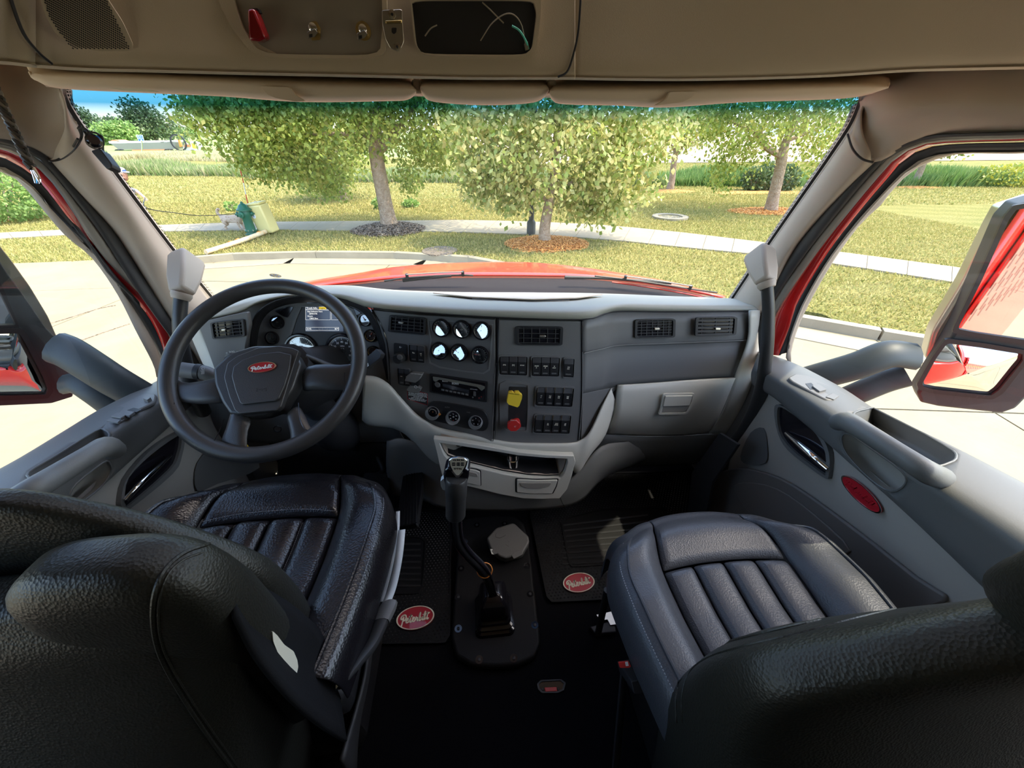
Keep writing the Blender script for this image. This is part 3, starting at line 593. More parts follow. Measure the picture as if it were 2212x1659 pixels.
# window and mirror switch panels
def swpanel(d, pl, out, cuts):
    o = slab('switch_plate', pl, out, M['dark'], d, .002, .012, bevel=.003, r=.2)
    for k, (m_, q, h) in enumerate(cuts): slab('rocker' if m_ != 'blk' else 'switch_well', pl, q, M['dark' if m_ == 'blkg2' else m_], o, .010, h, bevel=.001, r=.12)
swpanel(dR, PRT, [(1700, 822), (1715, 814), (1745, 818), (1826, 858), (1820, 866), (1800, 872), (1780, 870), (1708, 830)], [('blk', [(1738, 830), (1752, 828), (1764, 842), (1750, 844)], .0125), ('blkg2', [(1752, 838), (1766, 834), (1784, 846), (1768, 850)], .017), ('blkg2', [(1782, 860), (1797, 852), (1812, 858), (1800, 866)], .0145)])
swpanel(dL, PLT, [(213, 914), (250, 888), (316, 856), (341, 858), (338, 874), (300, 893), (262, 918), (235, 922)], [('blkg2', [(232, 912), (240, 906), (262, 910), (256, 916)], .0145), ('blkg2', [(242, 904), (256, 896), (276, 900), (264, 908)], .017), ('blkg2', [(262, 900), (276, 893), (294, 894), (282, 903)], .017), ('blk', [(274, 888), (290, 882), (308, 886), (296, 892)], .0125), ('blkg2', [(312, 868), (320, 862), (330, 866), (322, 872)], .021)])
# pull grips with their hollows
carve(armR, 1, (.012, 0, -.045), [(1842, 897), (1870, 884), (1905, 888), (2040, 962), (2066, 985), (2050, 1000), (2000, 1002), (1880, 925)], M['door'])
carve(armR, 1, (.055, 0, -.02), [(1818, 945), (1835, 938), (1880, 968), (1948, 1018), (1956, 1045), (1925, 1062), (1880, 1035), (1828, 980)], M['doorlow'])
tag(tube('pull_grip', [PRT.at(1812, 912, .0), PRT.at(1832, 912, .040), PRT.at(1872, 935, .050), PRT.at(1945, 982, .050), PRT.at(2000, 1018, .042), PRT.at(2030, 1032, 0)], [.020, .021, .019, .019, .021, .022], M['door'], dR, seg=16), 'moulded grab bar of the armrest')
carve(armL, -1, (-.012, 0, -.045), [(228, 930), (205, 932), (120, 985), (62, 1020), (70, 1035), (110, 1030), (200, 975), (235, 945)], M['door'])
carve(armL, -1, (-.055, 0, -.02), [(236, 1000), (222, 1000), (165, 1045), (150, 1075), (172, 1085), (215, 1055), (240, 1020)], M['doorlow'])
tag(tube('pull_grip', [PLT.at(246, 972, 0), PLT.at(228, 965, .040), PLT.at(190, 985, .050), PLT.at(120, 1028, .050), PLT.at(60, 1065, .050), PLT.at(0, 1105, .02)], [.020, .020, .018, .019, .020, .021], M['door'], dL, seg=16), 'moulded grab bar of the armrest')
# oval emblem, speaker pocket
ec = PRL.at(1862, 1066, .004)
e_ = badge(dR, Plane(ec, ec + (rR[2][5] - rR[2][2]), ec + Vector((0, 0, 1))), ec, .054, .021, rot=0, wm=M['red2'], bold=1.0)
tag(e_, 'red enamel oval emblem with script lettering')
slab('speaker_pocket', PRL, [(1530, 1080), (1545, 1035), (1580, 1013), (1640, 1016), (1720, 1048), (1850, 1140), (1985, 1245), (2050, 1300), (1850, 1330), (1640, 1240), (1560, 1180)], M['pocket'], dR, .001, .012, bevel=.004, sm=3)
slab('speaker_grille', PRL, [(1590, 1060), (1610, 1042), (1680, 1055), (1760, 1110), (1840, 1190), (1760, 1200), (1650, 1140)], M['pocket'], dR, .012, .017, bevel=.003, sm=3)
slab('kick_patch', PRL, [(1600, 985), (1622, 935), (1650, 925), (1658, 965), (1654, 1000), (1615, 1003)], M['door'], dR, .001, .0025, sm=3)
slab('kick_patch', PLL, [(425, 1000), (470, 960), (520, 960), (560, 1010), (470, 1045), (425, 1060)], M['door'], dL, .001, .0025, sm=3)
# ------------------------------------------------------------------ grab handles on the pillars
def grab(nm, lab, mount, bar, rb, hd):
    t = thing(nm, lab, 'grab handle')
    tube('bar', bar, rb, M['wheel'], t, seg=14, sub=8)
    ax_ = (mount[-1] - mount[0]).normalized(); ux = ax_.cross(Vector((0, 1, 0))).normalized(); uy = ux.cross(ax_)
    V = [mount[0] + ax_ * a + ux * (b * wx) + uy * (c * wy) for a, wx, wy in ((.004, .020, .030), (.022, .026, .034), ((mount[-1] - mount[0]).length * .62, .027, .028), ((mount[-1] - mount[0]).length, .020, .020)) for b, c in ((-1, -1), (1, -1), (1, 1), (-1, 1))]
    Fs = [(3, 2, 1, 0), (12, 13, 14, 15)] + [(j * 4 + i, j * 4 + (i + 1) % 4, (j + 1) * 4 + (i + 1) % 4, (j + 1) * 4 + i) for j in range(3) for i in range(4)]
    mc_ = mk('mount_cover', V, Fs, M['pillar'], t, bevel=.009, seg=4, angle=60)
    bm = bmesh.new(); bm.from_mesh(mc_.data); bmesh.ops.recalc_face_normals(bm, faces=bm.faces); bm.to_mesh(mc_.data); bm.free()
    lathe('collar', bar[0], (mount[-1] - bar[0]), [(.019, -.006), (.023, .004), (.022, .012)], M['pillar'], t, 20)
    return t
A = W(1650, 590, y=.98); B_ = W(1655, 612, y=.95)
grab('grab_handle', 'long black grab bar curving down the pillar on the passenger side', [W(1640, 556, y=1.02) + Vector((.02, .04, .01)), W(1641, 578, y=1.0), W(1648, 598, y=.975), W(1655, 612, y=.955)],
     [W(1657, 618, y=.95), W(1660, 680, y=.93), W(1656, 760, y=.91), W(1640, 860, y=.92), W(1605, 935, y=.95), W(1560, 985, y=1.0), W(1520, 1020, y=1.08)], [.015, .0155, .017, .021, .023, .024, .024], [.012, .025, .025, .018])
grab('grab_handle', 'black grab bar on the pillar beside the steering wheel', [W(402, 570, y=1.10) + Vector((-.02, .05, .01)), W(404, 595, y=1.08), W(399, 618, y=1.05), W(393, 634, y=1.035)],
     [W(391, 642, y=1.03), W(388, 700, y=1.0), W(395, 760, y=.99), W(412, 830, y=1.0), W(440, 890, y=1.05)], [.016, .016, .017, .019, .02], [.014, .028, .028, .020])
# hanging things on the left pillar: black gadget on a strap, braided cord
g = thing('dash_gadget', 'small black gadget clipped to the pillar on wire loops', 'gadget')
gp = Plane(W(215, 335, y=1.02), W(235, 330, y=1.02), W(240, 372, y=1.0))
slab('case', gp, [(218, 337), (237, 331), (262, 364), (262, 372), (252, 376)], M['blk'], g, 0, .02, bevel=.003, r=.15)
lathe('swivel', W(203, 310, y=1.02), Vector((.6, -.6, .3)), [(.010, 0), (.013, .004), (.013, .016), (.009, .02)], M['blkg'], g, 18)
for q in ([(168, 278), (182, 277), (195, 288), (205, 300)], [(205, 300), (218, 293), (223, 305), (222, 320), (226, 333)], [(186, 293), (198, 286), (212, 290), (217, 300)], [(214, 314), (222, 322), (220, 332)], [(190, 300), (186, 290), (184, 283)]):
    tube('wire_loop', [W(a, b, y=1.03) for a, b in q], .0022, M['blk'], g, seg=6, sub=5)
st = thing('hanging_strap', 'thin dark strap looping down from the gadget across the pillar', 'strap')
tube('strap', [W(172, 275, y=1.04), W(176, 295, y=1.01), W(162, 322, y=.98), W(135, 343, x=-.87), W(108, 349, x=-.885)], [.006, .0045, .003, .0025, .002], M['blk'], st, seg=8, flat=(1.0, .5))
bc = thing('braided_cord', 'dark braided cord with silver tips hanging beside the driver door', 'cord')
c0 = [(-30, 150), (0, 215), (25, 270), (50, 325), (68, 362)]
for ph in (0, 2.09, 4.19):
    P = []
    Q = resamp(catmull([W(a, b, d=.62) for a, b in c0], 6), 60)
    for k, p in enumerate(Q):
        a_ = k * .62 + ph; P.append(p + Vector((math.cos(a_) * .0042, math.sin(a_) * .003, math.sin(2 * a_) * .002)))
    tube('strand', P, .0036, (M['cord'], M['seal'], M['pocket'])[int(ph / 2)], bc, seg=7, sub=1)
for q in ([(66, 358), (72, 375), (78, 396)], [(68, 358), (78, 378), (88, 397)], [(70, 360), (84, 382), (86, 396)]):
    tube('tip', [W(a, b, d=.62) for a, b in q], [.0028, .002, .0016], M['chrome'], bc, seg=7)
# ================================================================== DASHBOARD
D = .07
dash = thing('dashboard', 'grey truck dashboard with pale padded top across the cab', 'dashboard')
U = [(452, 668, 1.20), (520, 640, 1.26), (600, 626, 1.30), (680, 617, 1.32), (760, 617, 1.34), (850, 626, 1.36), (1000, 631, 1.37), (1165, 632, 1.37), (1255, 633, 1.36), (1335, 635, 1.34), (1435, 639, 1.31), (1540, 643, 1.27), (1600, 646, 1.24), (1632, 652, 1.20)]
Lo = [(440, 690, 1.12), (515, 674, 1.12), (562, 652, 1.12), (640, 638, 1.12), (731, 641, 1.10), (806, 664, 1.06), (912, 674, 1.04), (1072, 684, 1.00), (1255, 689, .99), (1305, 677, 1.03), (1340, 671, 1.07), (1435, 672, 1.09), (1560, 671, 1.10), (1642, 670, 1.10)]
m1 = [(a * .6 + c * .4, b * .62 + e * .38, f * .78 + g_ * .22) for (a, b, g_), (c, e, f) in zip(U, Lo)]
m2 = [(a * .25 + c * .75, b * .30 + e * .70, f + .004) for (a, b, g_), (c, e, f) in zip(U, Lo)]
un = [(c, e + 3, f + .03) for c, e, f in Lo]
U0 = [(a, b + 6, c + .06) for a, b, c in U]
loft('top_pad', [U0, U, m1, m2, Lo, un], M['pad'], dash, nu=4, nv=5, solid=.006)
PTop = Plane(W(940, 637, y=1.24), W(1300, 640, y=1.22), W(1100, 646, y=1.12))
slab('storage_recess', Plane(W(940, 636, y=1.22), W(1300, 639, y=1.22), W(1100, 648, y=1.10)), [(932, 634), (990, 633), (1150, 633.5), (1306, 637), (1245, 645), (1150, 648), (1020, 643)], M['visor'], dash, .003, .006, r=.1)
tube('recess_lip', [W(1020, 645.5, y=1.11), W(1090, 649, y=1.10), W(1160, 650, y=1.09), (W(1230, 648, y=1.10))], .0012, M['dark'], dash, seg=6)
# cowl outside under the glass is built with the truck nose
# panel planes
PA = YP((806, 667, 1.03 + D), (1072, 687, .93 + D), (1062, 955, .875 + D))
PB = YP((1075, 687, .93 + D), (1255, 690, .93 + D), (1065, 955, .885 + D))
slab('gauge_panel', PA, [(808, 666), (912, 677), (1072, 687), (1072, 800), (1065, 949), (1000, 940), (952, 924), (918, 905), (880, 868), (845, 835), (843, 790), (838, 740), (826, 700)], M['dark'], dash, -.02, 0, bevel=.002)
slab('switch_panel', PB, [(1076, 687), (1256, 690), (1256, 850), (1248, 952), (1180, 956), (1067, 954), (1074, 800)], M['dark'], dash, -.02, 0, bevel=.002)
loft('passenger_panel', [[(1259, 690, .93), (1300, 680, .96), (1338, 674, 1.0), (1435, 675, 1.02), (1540, 674, 1.03), (1621, 674, 1.03)],
     [(1258, 757, .918), (1300, 748, .95), (1338, 741, .985), (1435, 738, 1.005), (1540, 734, 1.015), (1618, 731, 1.017)],
     [(1258, 766, .924), (1300, 757, .957), (1338, 749, .992), (1435, 746, 1.014), (1540, 742, 1.024), (1616, 739, 1.024)],
     [(1256, 815, .91), (1300, 805, .945), (1336, 793, .975), (1435, 786, 1.0), (1540, 780, 1.01), (1603, 777, 1.01)],
     [(1254, 852, .905), (1292, 846, .935), (1330, 836, .965), (1435, 828, .99), (1540, 821, 1.), (1592, 816, 1.)]], M['dark'], dash, dy=D, nu=4, nv=3, solid=.01)
pc3 = YP((1254, 851, .905 + D), (1330, 835, .965 + D), (1249, 951, .885 + D))
slab('lower_corner', pc3, [(1254, 847), (1332, 832), (1318, 845), (1300, 885), (1275, 935), (1250, 950)], M['dark'], dash, -.012, 0, bevel=.001)
tube('character_line', L([[(1262, 763, .915), (1300, 754, .945), (1338, 746, .98), (1435, 742, 1.003), (1540, 738, 1.012), (1614, 735, 1.012)]], dy=D)[0], .0012, M['mid'], dash, seg=6)
# right end surround
loft('end_surround', [[(1620, 672, 1.01), (1617, 735, 1.00), (1590, 812, .985), (1578, 850, .99), (1560, 895, 1.0), (1532, 936, 1.02)], [(1640, 670, 1.02), (1638, 735, 1.01), (1625, 800, .995), (1610, 850, .995), (1592, 895, 1.01), (1562, 940, 1.03)], [(1652, 672, 1.09), (1652, 740, 1.08), (1642, 805, 1.06), (1628, 855, 1.06), (1606, 900, 1.07), (1575, 945, 1.08)]], M['lite'], dash, dy=D, nu=4, nv=4, solid=.006)
# glove box door: bulging face
gd = loft('glove_box_door', [[(1337, 832, .955), (1400, 828, .965), (1500, 821, .975), (1589, 816, .985)], [(1334, 852, .945), (1400, 847, .953), (1500, 841, .965), (1580, 838, .975)], [(1329, 892, .945), (1396, 890, .953), (1490, 887, .965), (1563, 880, .98)], [(1318, 918, .965), (1392, 920, .97), (1482, 918, .98), (1548, 910, .995)], [(1308, 938, 1.0), (1390, 942, 1.0), (1475, 941, 1.01), (1530, 935, 1.02)]], M['lite'], dash, dy=D, nu=5, nv=5, solid=.012)
PGl = YP((1430, 850, .945 + D), (1500, 850, .955 + D), (1430, 895, .947 + D))
ringslab('handle_recess', PGl, [(1431, 849), (1499, 848), (1496, 868), (1483, 893), (1421, 894), (1426, 880)], [(1435, 853), (1495, 852), (1492, 866), (1480, 889), (1427, 890), (1430, 878)], M['lite'], gd, -.003, .003, r=.12)
slab('recess_back', PGl, [(1435, 853), (1495, 852), (1492, 866), (1480, 889), (1427, 890), (1430, 878)], M['pocket'], gd, -.002, .0008, r=.1)  # dark tone puts the shade of the handle recess into the colour
slab('scoop', PGl, [(1428, 878), (1488, 877), (1480, 889), (1427, 890)], M['doorlow'], gd, .0008, .0016)
slab('handle', PGl, [(1436, 854), (1494, 853), (1488, 874), (1431, 876)], M['lite'], gd, .001, .007, bevel=.001)
# knee panels
loft('knee_panel', [[(1300, 938, 1.0), (1400, 944, 1.01), (1560, 938, 1.03)], [(1270, 985, 1.02), (1400, 985, 1.03), (1545, 975, 1.05)], [(1255, 1008, 1.12), (1400, 1008, 1.13), (1535, 1000, 1.15)]], M['mid'], dash, dy=D, nu=5, nv=4, solid=.006)
loft('knee_panel', [[(440, 800, 1.10), (600, 830, 1.08), (760, 830, 1.04), (850, 845, 1.0)], [(455, 900, 1.10), (600, 910, 1.08), (760, 915, 1.04), (860, 925, 1.0)], [(480, 950, 1.14), (600, 958, 1.12), (760, 962, 1.08), (880, 962, 1.02)]], M['mid'], dash, dy=D, nu=5, nv=4, solid=.006)
# pale sweeping lower trim
T = [(785, 811, .975), (814, 815, .97), (841, 831, .96), (867, 860, .95), (894, 889, .94), (918, 908, .925), (950, 924, .915), (1005, 935, .90), (1068, 949, .885), (1111, 955, .88), (1180, 957, .88), (1235, 956, .88), (1255, 950, .882), (1274, 932, .89), (1300, 877, .925), (1320, 838, .955)]
Bt = [(782, 903, .96), (798, 914, .955), (846, 920, .95), (875, 934, .94), (902, 962, .93), (930, 992, .92), (955, 1000, .905), (1003, 958, .895), (1066, 966, .882), (1110, 974, .876), (1180, 980, .876), (1224, 984, .876), (1246, 1020, .878), (1276, 978, .885), (1308, 935, .92), (1330, 868, .96)]
mm = [(a * .5 + d_ * .5, b * .5 + e * .5, min(c, f) - .008) for (a, b, c), (d_, e, f) in zip(T, Bt)]
t0 = [(a * .85 + d_ * .15, b * .85 + e * .15, min(c, f) - .004) for (a, b, c), (d_, e, f) in zip(T, Bt)]
bb = [(a, b + 5, c + .05) for a, b, c in Bt]; tb = [(a, b, c + .012) for a, b, c in T]
loft('lower_trim', [tb, T, t0, mm, Bt, bb], M['lite'], dash, dy=D, nu=4, nv=4, solid=.005)
# console bin below
PCn = YP((950, 945, .872 + D), (1236, 975, .858 + D), (1130, 1067, .848 + D))
co = [(937, 939), (1000, 947), (1060, 957), (1120, 968), (1180, 974), (1237, 976), (1240, 988), (1232, 1020), (1222, 1048), (1206, 1068), (1168, 1069), (1130, 1068), (1080, 1059), (1030, 1046), (980, 1034), (957, 1022), (950, 995), (944, 968)]
ci = [(951, 948), (1004, 956), (1060, 965), (1118, 975), (1176, 980), (1222, 982), (1223, 990), (1219, 1005), (1215, 1015), (1208, 1024), (1180, 1025), (1140, 1023), (1085, 1014), (1045, 1004), (1000, 993), (968, 982), (960, 972), (955, 960)]
bin_ = ringslab('console_bin', PCn, co, ci, M['lite'], dash, -.01, .012, bevel=.003)
slab('bin_back', PCn, ci, M['visor'], bin_, -.095, -.09)
V = [PCn.at(a, b, 0) for a, b in ci]; n = len(V); V += [p - PCn.n * .092 for p in V]
mk('bin_wall', V, [(i, (i + 1) % n, (i + 1) % n + n, i + n) for i in range(n)], M['visor'], bin_)
tf = [PCn.at(a, b, -.002) for a, b in ((966, 981), (1000, 992), (1045, 1003), (1085, 1013), (1140, 1022), (1180, 1024), (1207, 1023))]
tbk = [p + Vector((0, .085, .012)) for p in tf]
grid('tray_mat', [[p + Vector((0, 0, -.012)) for p in tf], tf, tbk], M['blk'], bin_, nu=3, nv=1, solid=.004)
# drawers of the bin
for q, sc_ in (([(1116, 1034), (1160, 1036), (1204, 1035), (1200, 1048), (1192, 1064), (1150, 1064), (1116, 1061)], [(1122, 1042), (1150, 1043), (1192, 1042), (1186, 1050), (1165, 1055), (1140, 1054), (1125, 1049)]), ([(1010, 1011), (1028, 1014), (1037, 1018), (1038, 1047), (1022, 1044), (1008, 1040)], [(1012, 1018), (1030, 1022), (1033, 1030), (1014, 1026)])):
    ringslab('drawer_gap', PCn, [(a + (3 if a > 1100 and a > 1160 else 2 if a > 1024 and a < 1100 else -3), b + (2 if (b > 1040) else -2)) for a, b in q], q, M['blk'], bin_, .0118, .0126, r=.1)
    dw = slab('drawer', PCn, q, M['lite'], bin_, .010, .016, bevel=.002, r=.1); dw.name = 'drawer'
    slab('pull_scoop', PCn, sc_, M['doorlow'], bin_, .016, .0185, bevel=.001, r=.2)
# 12 volt sockets and chrome cup
for a, b, r_ in ((990, 958, .010), (1184, 984, .012)):
    lathe('socket', PCn.at(a, b, -.03), (EYE - PCn.at(a, b)), [(r_, 0), (r_, .012), (r_ * .7, .012), (r_ * .7, .004)], M['blkg'], bin_, 20)
lt = thing('chrome_plug', 'short chrome plug standing in the console tray', 'plug')
c_ = PCn.at(1108, 1004, -.022)
lathe('body', c_, Vector((0, .0, 1)), [(.018, 0), (.0205, .002), (.0205, .030), (.0175, .032), (.0175, .054), (.014, .056)], M['chrome'], lt, 28)
lathe('cap', c_ + Vector((0, 0, .052)), Vector((0, 0, 1)), [(.0180, 0), (.0180, .006), (.014, .007)], M['blkg'], lt, 28)
# ---------------------------------------------------------------- air vents
def lerp2(q, s, t):       # bilinear in a quad of pixels TL, TR, BR, BL
    a = (q[0][0] * (1 - s) + q[1][0] * s, q[0][1] * (1 - s) + q[1][1] * s); b = (q[3][0] * (1 - s) + q[2][0] * s, q[3][1] * (1 - s) + q[2][1] * s)
    return (a[0] * (1 - t) + b[0] * t, a[1] * (1 - t) + b[1] * t)
def vent(pl, q, nh, nv, knob, lab=None, louv=0.0):
    e = lambda k: [lerp2(q, *st_) for st_ in ((k, k), (.5, k), (1 - k, k), (1 - k, .5), (1 - k, 1 - k), (.5, 1 - k), (k, 1 - k), (k, .5))]
    fr = ringslab('air_vent', pl, e(-.035), e(.035), M['blk'], dash, 0, .006, r=.2, bevel=.0008)
    if lab: tag(fr, lab)
    slab('vent_well', pl, e(.03), M['blkg'], fr, 0, .0008)
    for k in range(nh):
        t = .1 + .8 * k / (nh - 1); t1 = t + .035 + louv
        slab('slat', pl, [lerp2(q, .05, t), lerp2(q, .95, t), lerp2(q, .95, t1), lerp2(q, .05, t1)], M['seal'], fr, .0035, .0052)
    for k in range(nv):
        s_ = .14 + .72 * k / (nv - 1)
        slab('vane', pl, [lerp2(q, s_, .06), lerp2(q, s_ + .018, .06), lerp2(q, s_ + .018, .94), lerp2(q, s_, .94)], M['seal'], fr, .001, .0036)
    s_, t = knob
    slab('thumb_tab', pl, [lerp2(q, s_ - .07, t - .06), lerp2(q, s_ + .05, t - .05), lerp2(q, s_ + .07, t), lerp2(q, s_ + .05, t + .07), lerp2(q, s_ - .07, t + .06)], M['steel'], fr, .004, .012, bevel=.001)
    return fr
PF = YP((456, 695, 1.10), (528, 688, 1.09), (460, 732, 1.09))
PP = YP((1370, 690, 1.02 + D - .016), (1590, 683, 1.03 + D - .012), (1370, 730, 1.010 + D - .016))
vent(PA, [(845, 681), (919, 687), (918, 722), (842, 715)], 5, 5, (.32, .38))
vent(PB, [(1117, 705), (1213, 706), (1211, 744), (1117, 743)], 4, 5, (.58, .5))
vent(PP, [(1373, 691), (1455, 689), (1454, 727), (1372, 729)], 6, 6, (.55, .5))
vent(PP, [(1504, 686), (1588, 685), (1585, 722), (1502, 725)], 5, 3, (.55, .62), 'vent turned nearly shut', louv=.09)
slab('dash_core', YP((430, 690, 1.26), (600, 690, 1.26), (500, 740, 1.25)), [(436, 700), (470, 672), (530, 655), (590, 642), (640, 640), (640, 700), (600, 760), (440, 760)], M['dark'], dash, -.01, 0)
# left end panel with its vent and light switch
slab('end_panel', PF, [(436, 695), (500, 680), (541, 672), (546, 700), (536, 750), (532, 800), (478, 815), (462, 770), (448, 730)], M['dark'], dash, -.015, -.001, bevel=.002, r=.1)
vent(PF, [(459, 697), (526, 690), (530, 725), (464, 731)], 5, 4, (.38, .5))
loft('end_surround', [[(404, 708, 1.12), (418, 740, 1.12), (440, 790, 1.11), (462, 830, 1.10)], [(424, 690, 1.10), (438, 730, 1.10), (458, 775, 1.09), (482, 822, 1.08)], [(440, 688, 1.12), (452, 730, 1.12), (468, 775, 1.11), (492, 818, 1.10)]], M['lite'], dash, nu=4, nv=4, solid=.005)
lathe('light_switch', PF.at(500, 776, 0), PF.n, [(.019, 0), (.019, .003), (.014, .004), (.0125, .018), (.010, .020)], M['wheel'], dash, 24)
for a, b, s_ in ((490, 763, 'O'), (501, 760, 'DOO'), (512, 761, '=D')): text('switch_symbol', PF, a, b, .007, s_, M['white'], dash, h=.0005)
# black strip drawn as the shadow gap under the pad edge, plus panel joints
tube('shadow_gap', [W(a, b + 1.5, y=c - .001) for a, b, c in Lo[5:]], .0018, M['blk'], dash, seg=6, sub=3)
tube('panel_joint', [PA.at(1074, 688, .001) , PA.at(1074.5, 780, .001), PA.at(1071, 800, .001), PA.at(1065, 953, .001)], .0014, M['blkg'], dash, seg=6)
tube('panel_joint', [PB.at(1256.5, 690, .001), PB.at(1256.5, 850, .001), PB.at(1249, 951, .001)], .0016, M['blkg'], dash, seg=6)
ob_ = tube('panel_joint', [PA.at(a, b, .001) for a, b in ((801, 664), (822, 700), (836, 740), (841, 790), (843, 833))], .0014, M['blkg'], dash, seg=6)
# raised field round the six dials
ringslab('dial_field_edge', PA, [(923, 690), (930, 735), (924, 765), (928, 785), (950, 795), (1000, 803), (1045, 808), (1058, 800), (1062, 760), (1066, 700)], [(926, 692), (933, 735), (927, 765), (931, 783), (952, 792), (1000, 800), (1043, 805), (1055, 797), (1059, 760), (1063, 702)], M['mid'], dash, 0, .0012)
# ---------------------------------------------------------------- dials
def dial(parent, pl, a, b, r, name='gauge', nd=200, brown=False, hub=True, lab=None, deep=.010, seg=36, numbers=None, unit=None, nlen=.72, lens=None):
    c = pl.at(a, b, 0)
    o = lathe(name, c, pl.n, [(r * 1.22, 0), (r * 1.22, deep * .5), (r * 1.14, deep), (r * 1.04, deep), (r * .98, deep * .3), (r * .98, .001)], M['blkg'], parent, seg, caps=False)
    if lab: tag(o, lab)
    lathe('gauge_face', c, pl.n, [(r * .99, .0012), (r * .99, .002)], M['facer' if brown else 'face'], o, seg)
    lathe('inner_ring', c, pl.n, [(r * 1.0, deep * .6), (r * .96, deep * .3), (r * .93, .003)], M['brass' if brown else 'steel'], o, seg, caps=False)
    V = []; Fs = []
    nt_ = 13 if numbers is None else (len(numbers) - 1) * 5 + 1
    for k in range(nt_):
        an = R(215 - 250 * k / (nt_ - 1)); big = k % (3 if numbers is None else 5) == 0
        d1 = pl.u * math.cos(an) + pl.v * math.sin(an); d2 = pl.n.cross(d1)
        r1, r2, w_ = (.76 if big else .83) * r, .9 * r, (.018 if big else .010) * r * (2 if numbers is None else 1)
        k0 = len(V); V += [c + pl.n * .0022 + d1 * r1 - d2 * w_, c + pl.n * .0022 + d1 * r2 - d2 * w_, c + pl.n * .0022 + d1 * r2 + d2 * w_, c + pl.n * .0022 + d1 * r1 + d2 * w_]; Fs.append((k0, k0 + 1, k0 + 2, k0 + 3))
    mk('scale_marks', V, Fs, M['gaug'], o, smooth=False)
    an = R(nd); d1 = pl.u * math.cos(an) + pl.v * math.sin(an); d2 = pl.n.cross(d1)
    prism('needle', [c + pl.n * .0035 + d2 * r * .05, c + pl.n * .0035 - d2 * r * .05, c + pl.n * .0035 + d1 * r * nlen - d2 * r * .015, c + pl.n * .0035 + d1 * r * nlen + d2 * r * .015], pl.n * .001, M['needle'], o)
    lathe('needle_hub', c, pl.n, [(r * .15, .003), (r * .15, .006), (r * .1, .007)], M['blk' if not hub else 'steel'], o, 18)
    if lens is not None:                          # added half-mirror cover, tilted so the dial shows the bright side window
        dv = (c - EYE).normalized(); rv = (Vector(lens) - c).normalized(); ln = (rv - dv).normalized()
        lathe('mirrored_dial_glass', c + pl.n * deep * .72, ln, [(r * .93, 0), (r * .93, .0004)], M['lens'], o, seg)
    if numbers:
        for k, s_ in enumerate(numbers):
            an = R(215 - 250 * k / (len(numbers) - 1))
            text('number', pl, 0, 0, r * .20, s_, M['gaug'], o, org=c + (pl.u * math.cos(an) + pl.v * math.sin(an)) * r * .60 + pl.n * .0022)
    if unit:
        for k, (s_, sz) in enumerate(unit): text('unit', pl, 0, 0, r * sz, s_, M['gaug'], o, org=c + pl.v * r * (.30 - .17 * k) + pl.n * .0022)
    return o
rr_ = .0225
for a, b, nd, tx in ((954, 708, 150, ''), (998, 711, 182, 'F'), (1041, 714, 90, ''), (950, 757, 195, 'A'), (992, 761, 150, 'o'), (1037, 766, 175, '+')):
    o = dial(dash, PA, a, b, rr_, nd=nd, lens=(-1, .62, 1.12) if tx != 'F' and tx != '+' else (-1, .50, .98))
    if tx: text('unit', PA, 0, 0, .008, tx, M['gaug'], o, org=PA.at(a, b, 0) - PA.v * rr_ * .5 + PA.n * .0022)
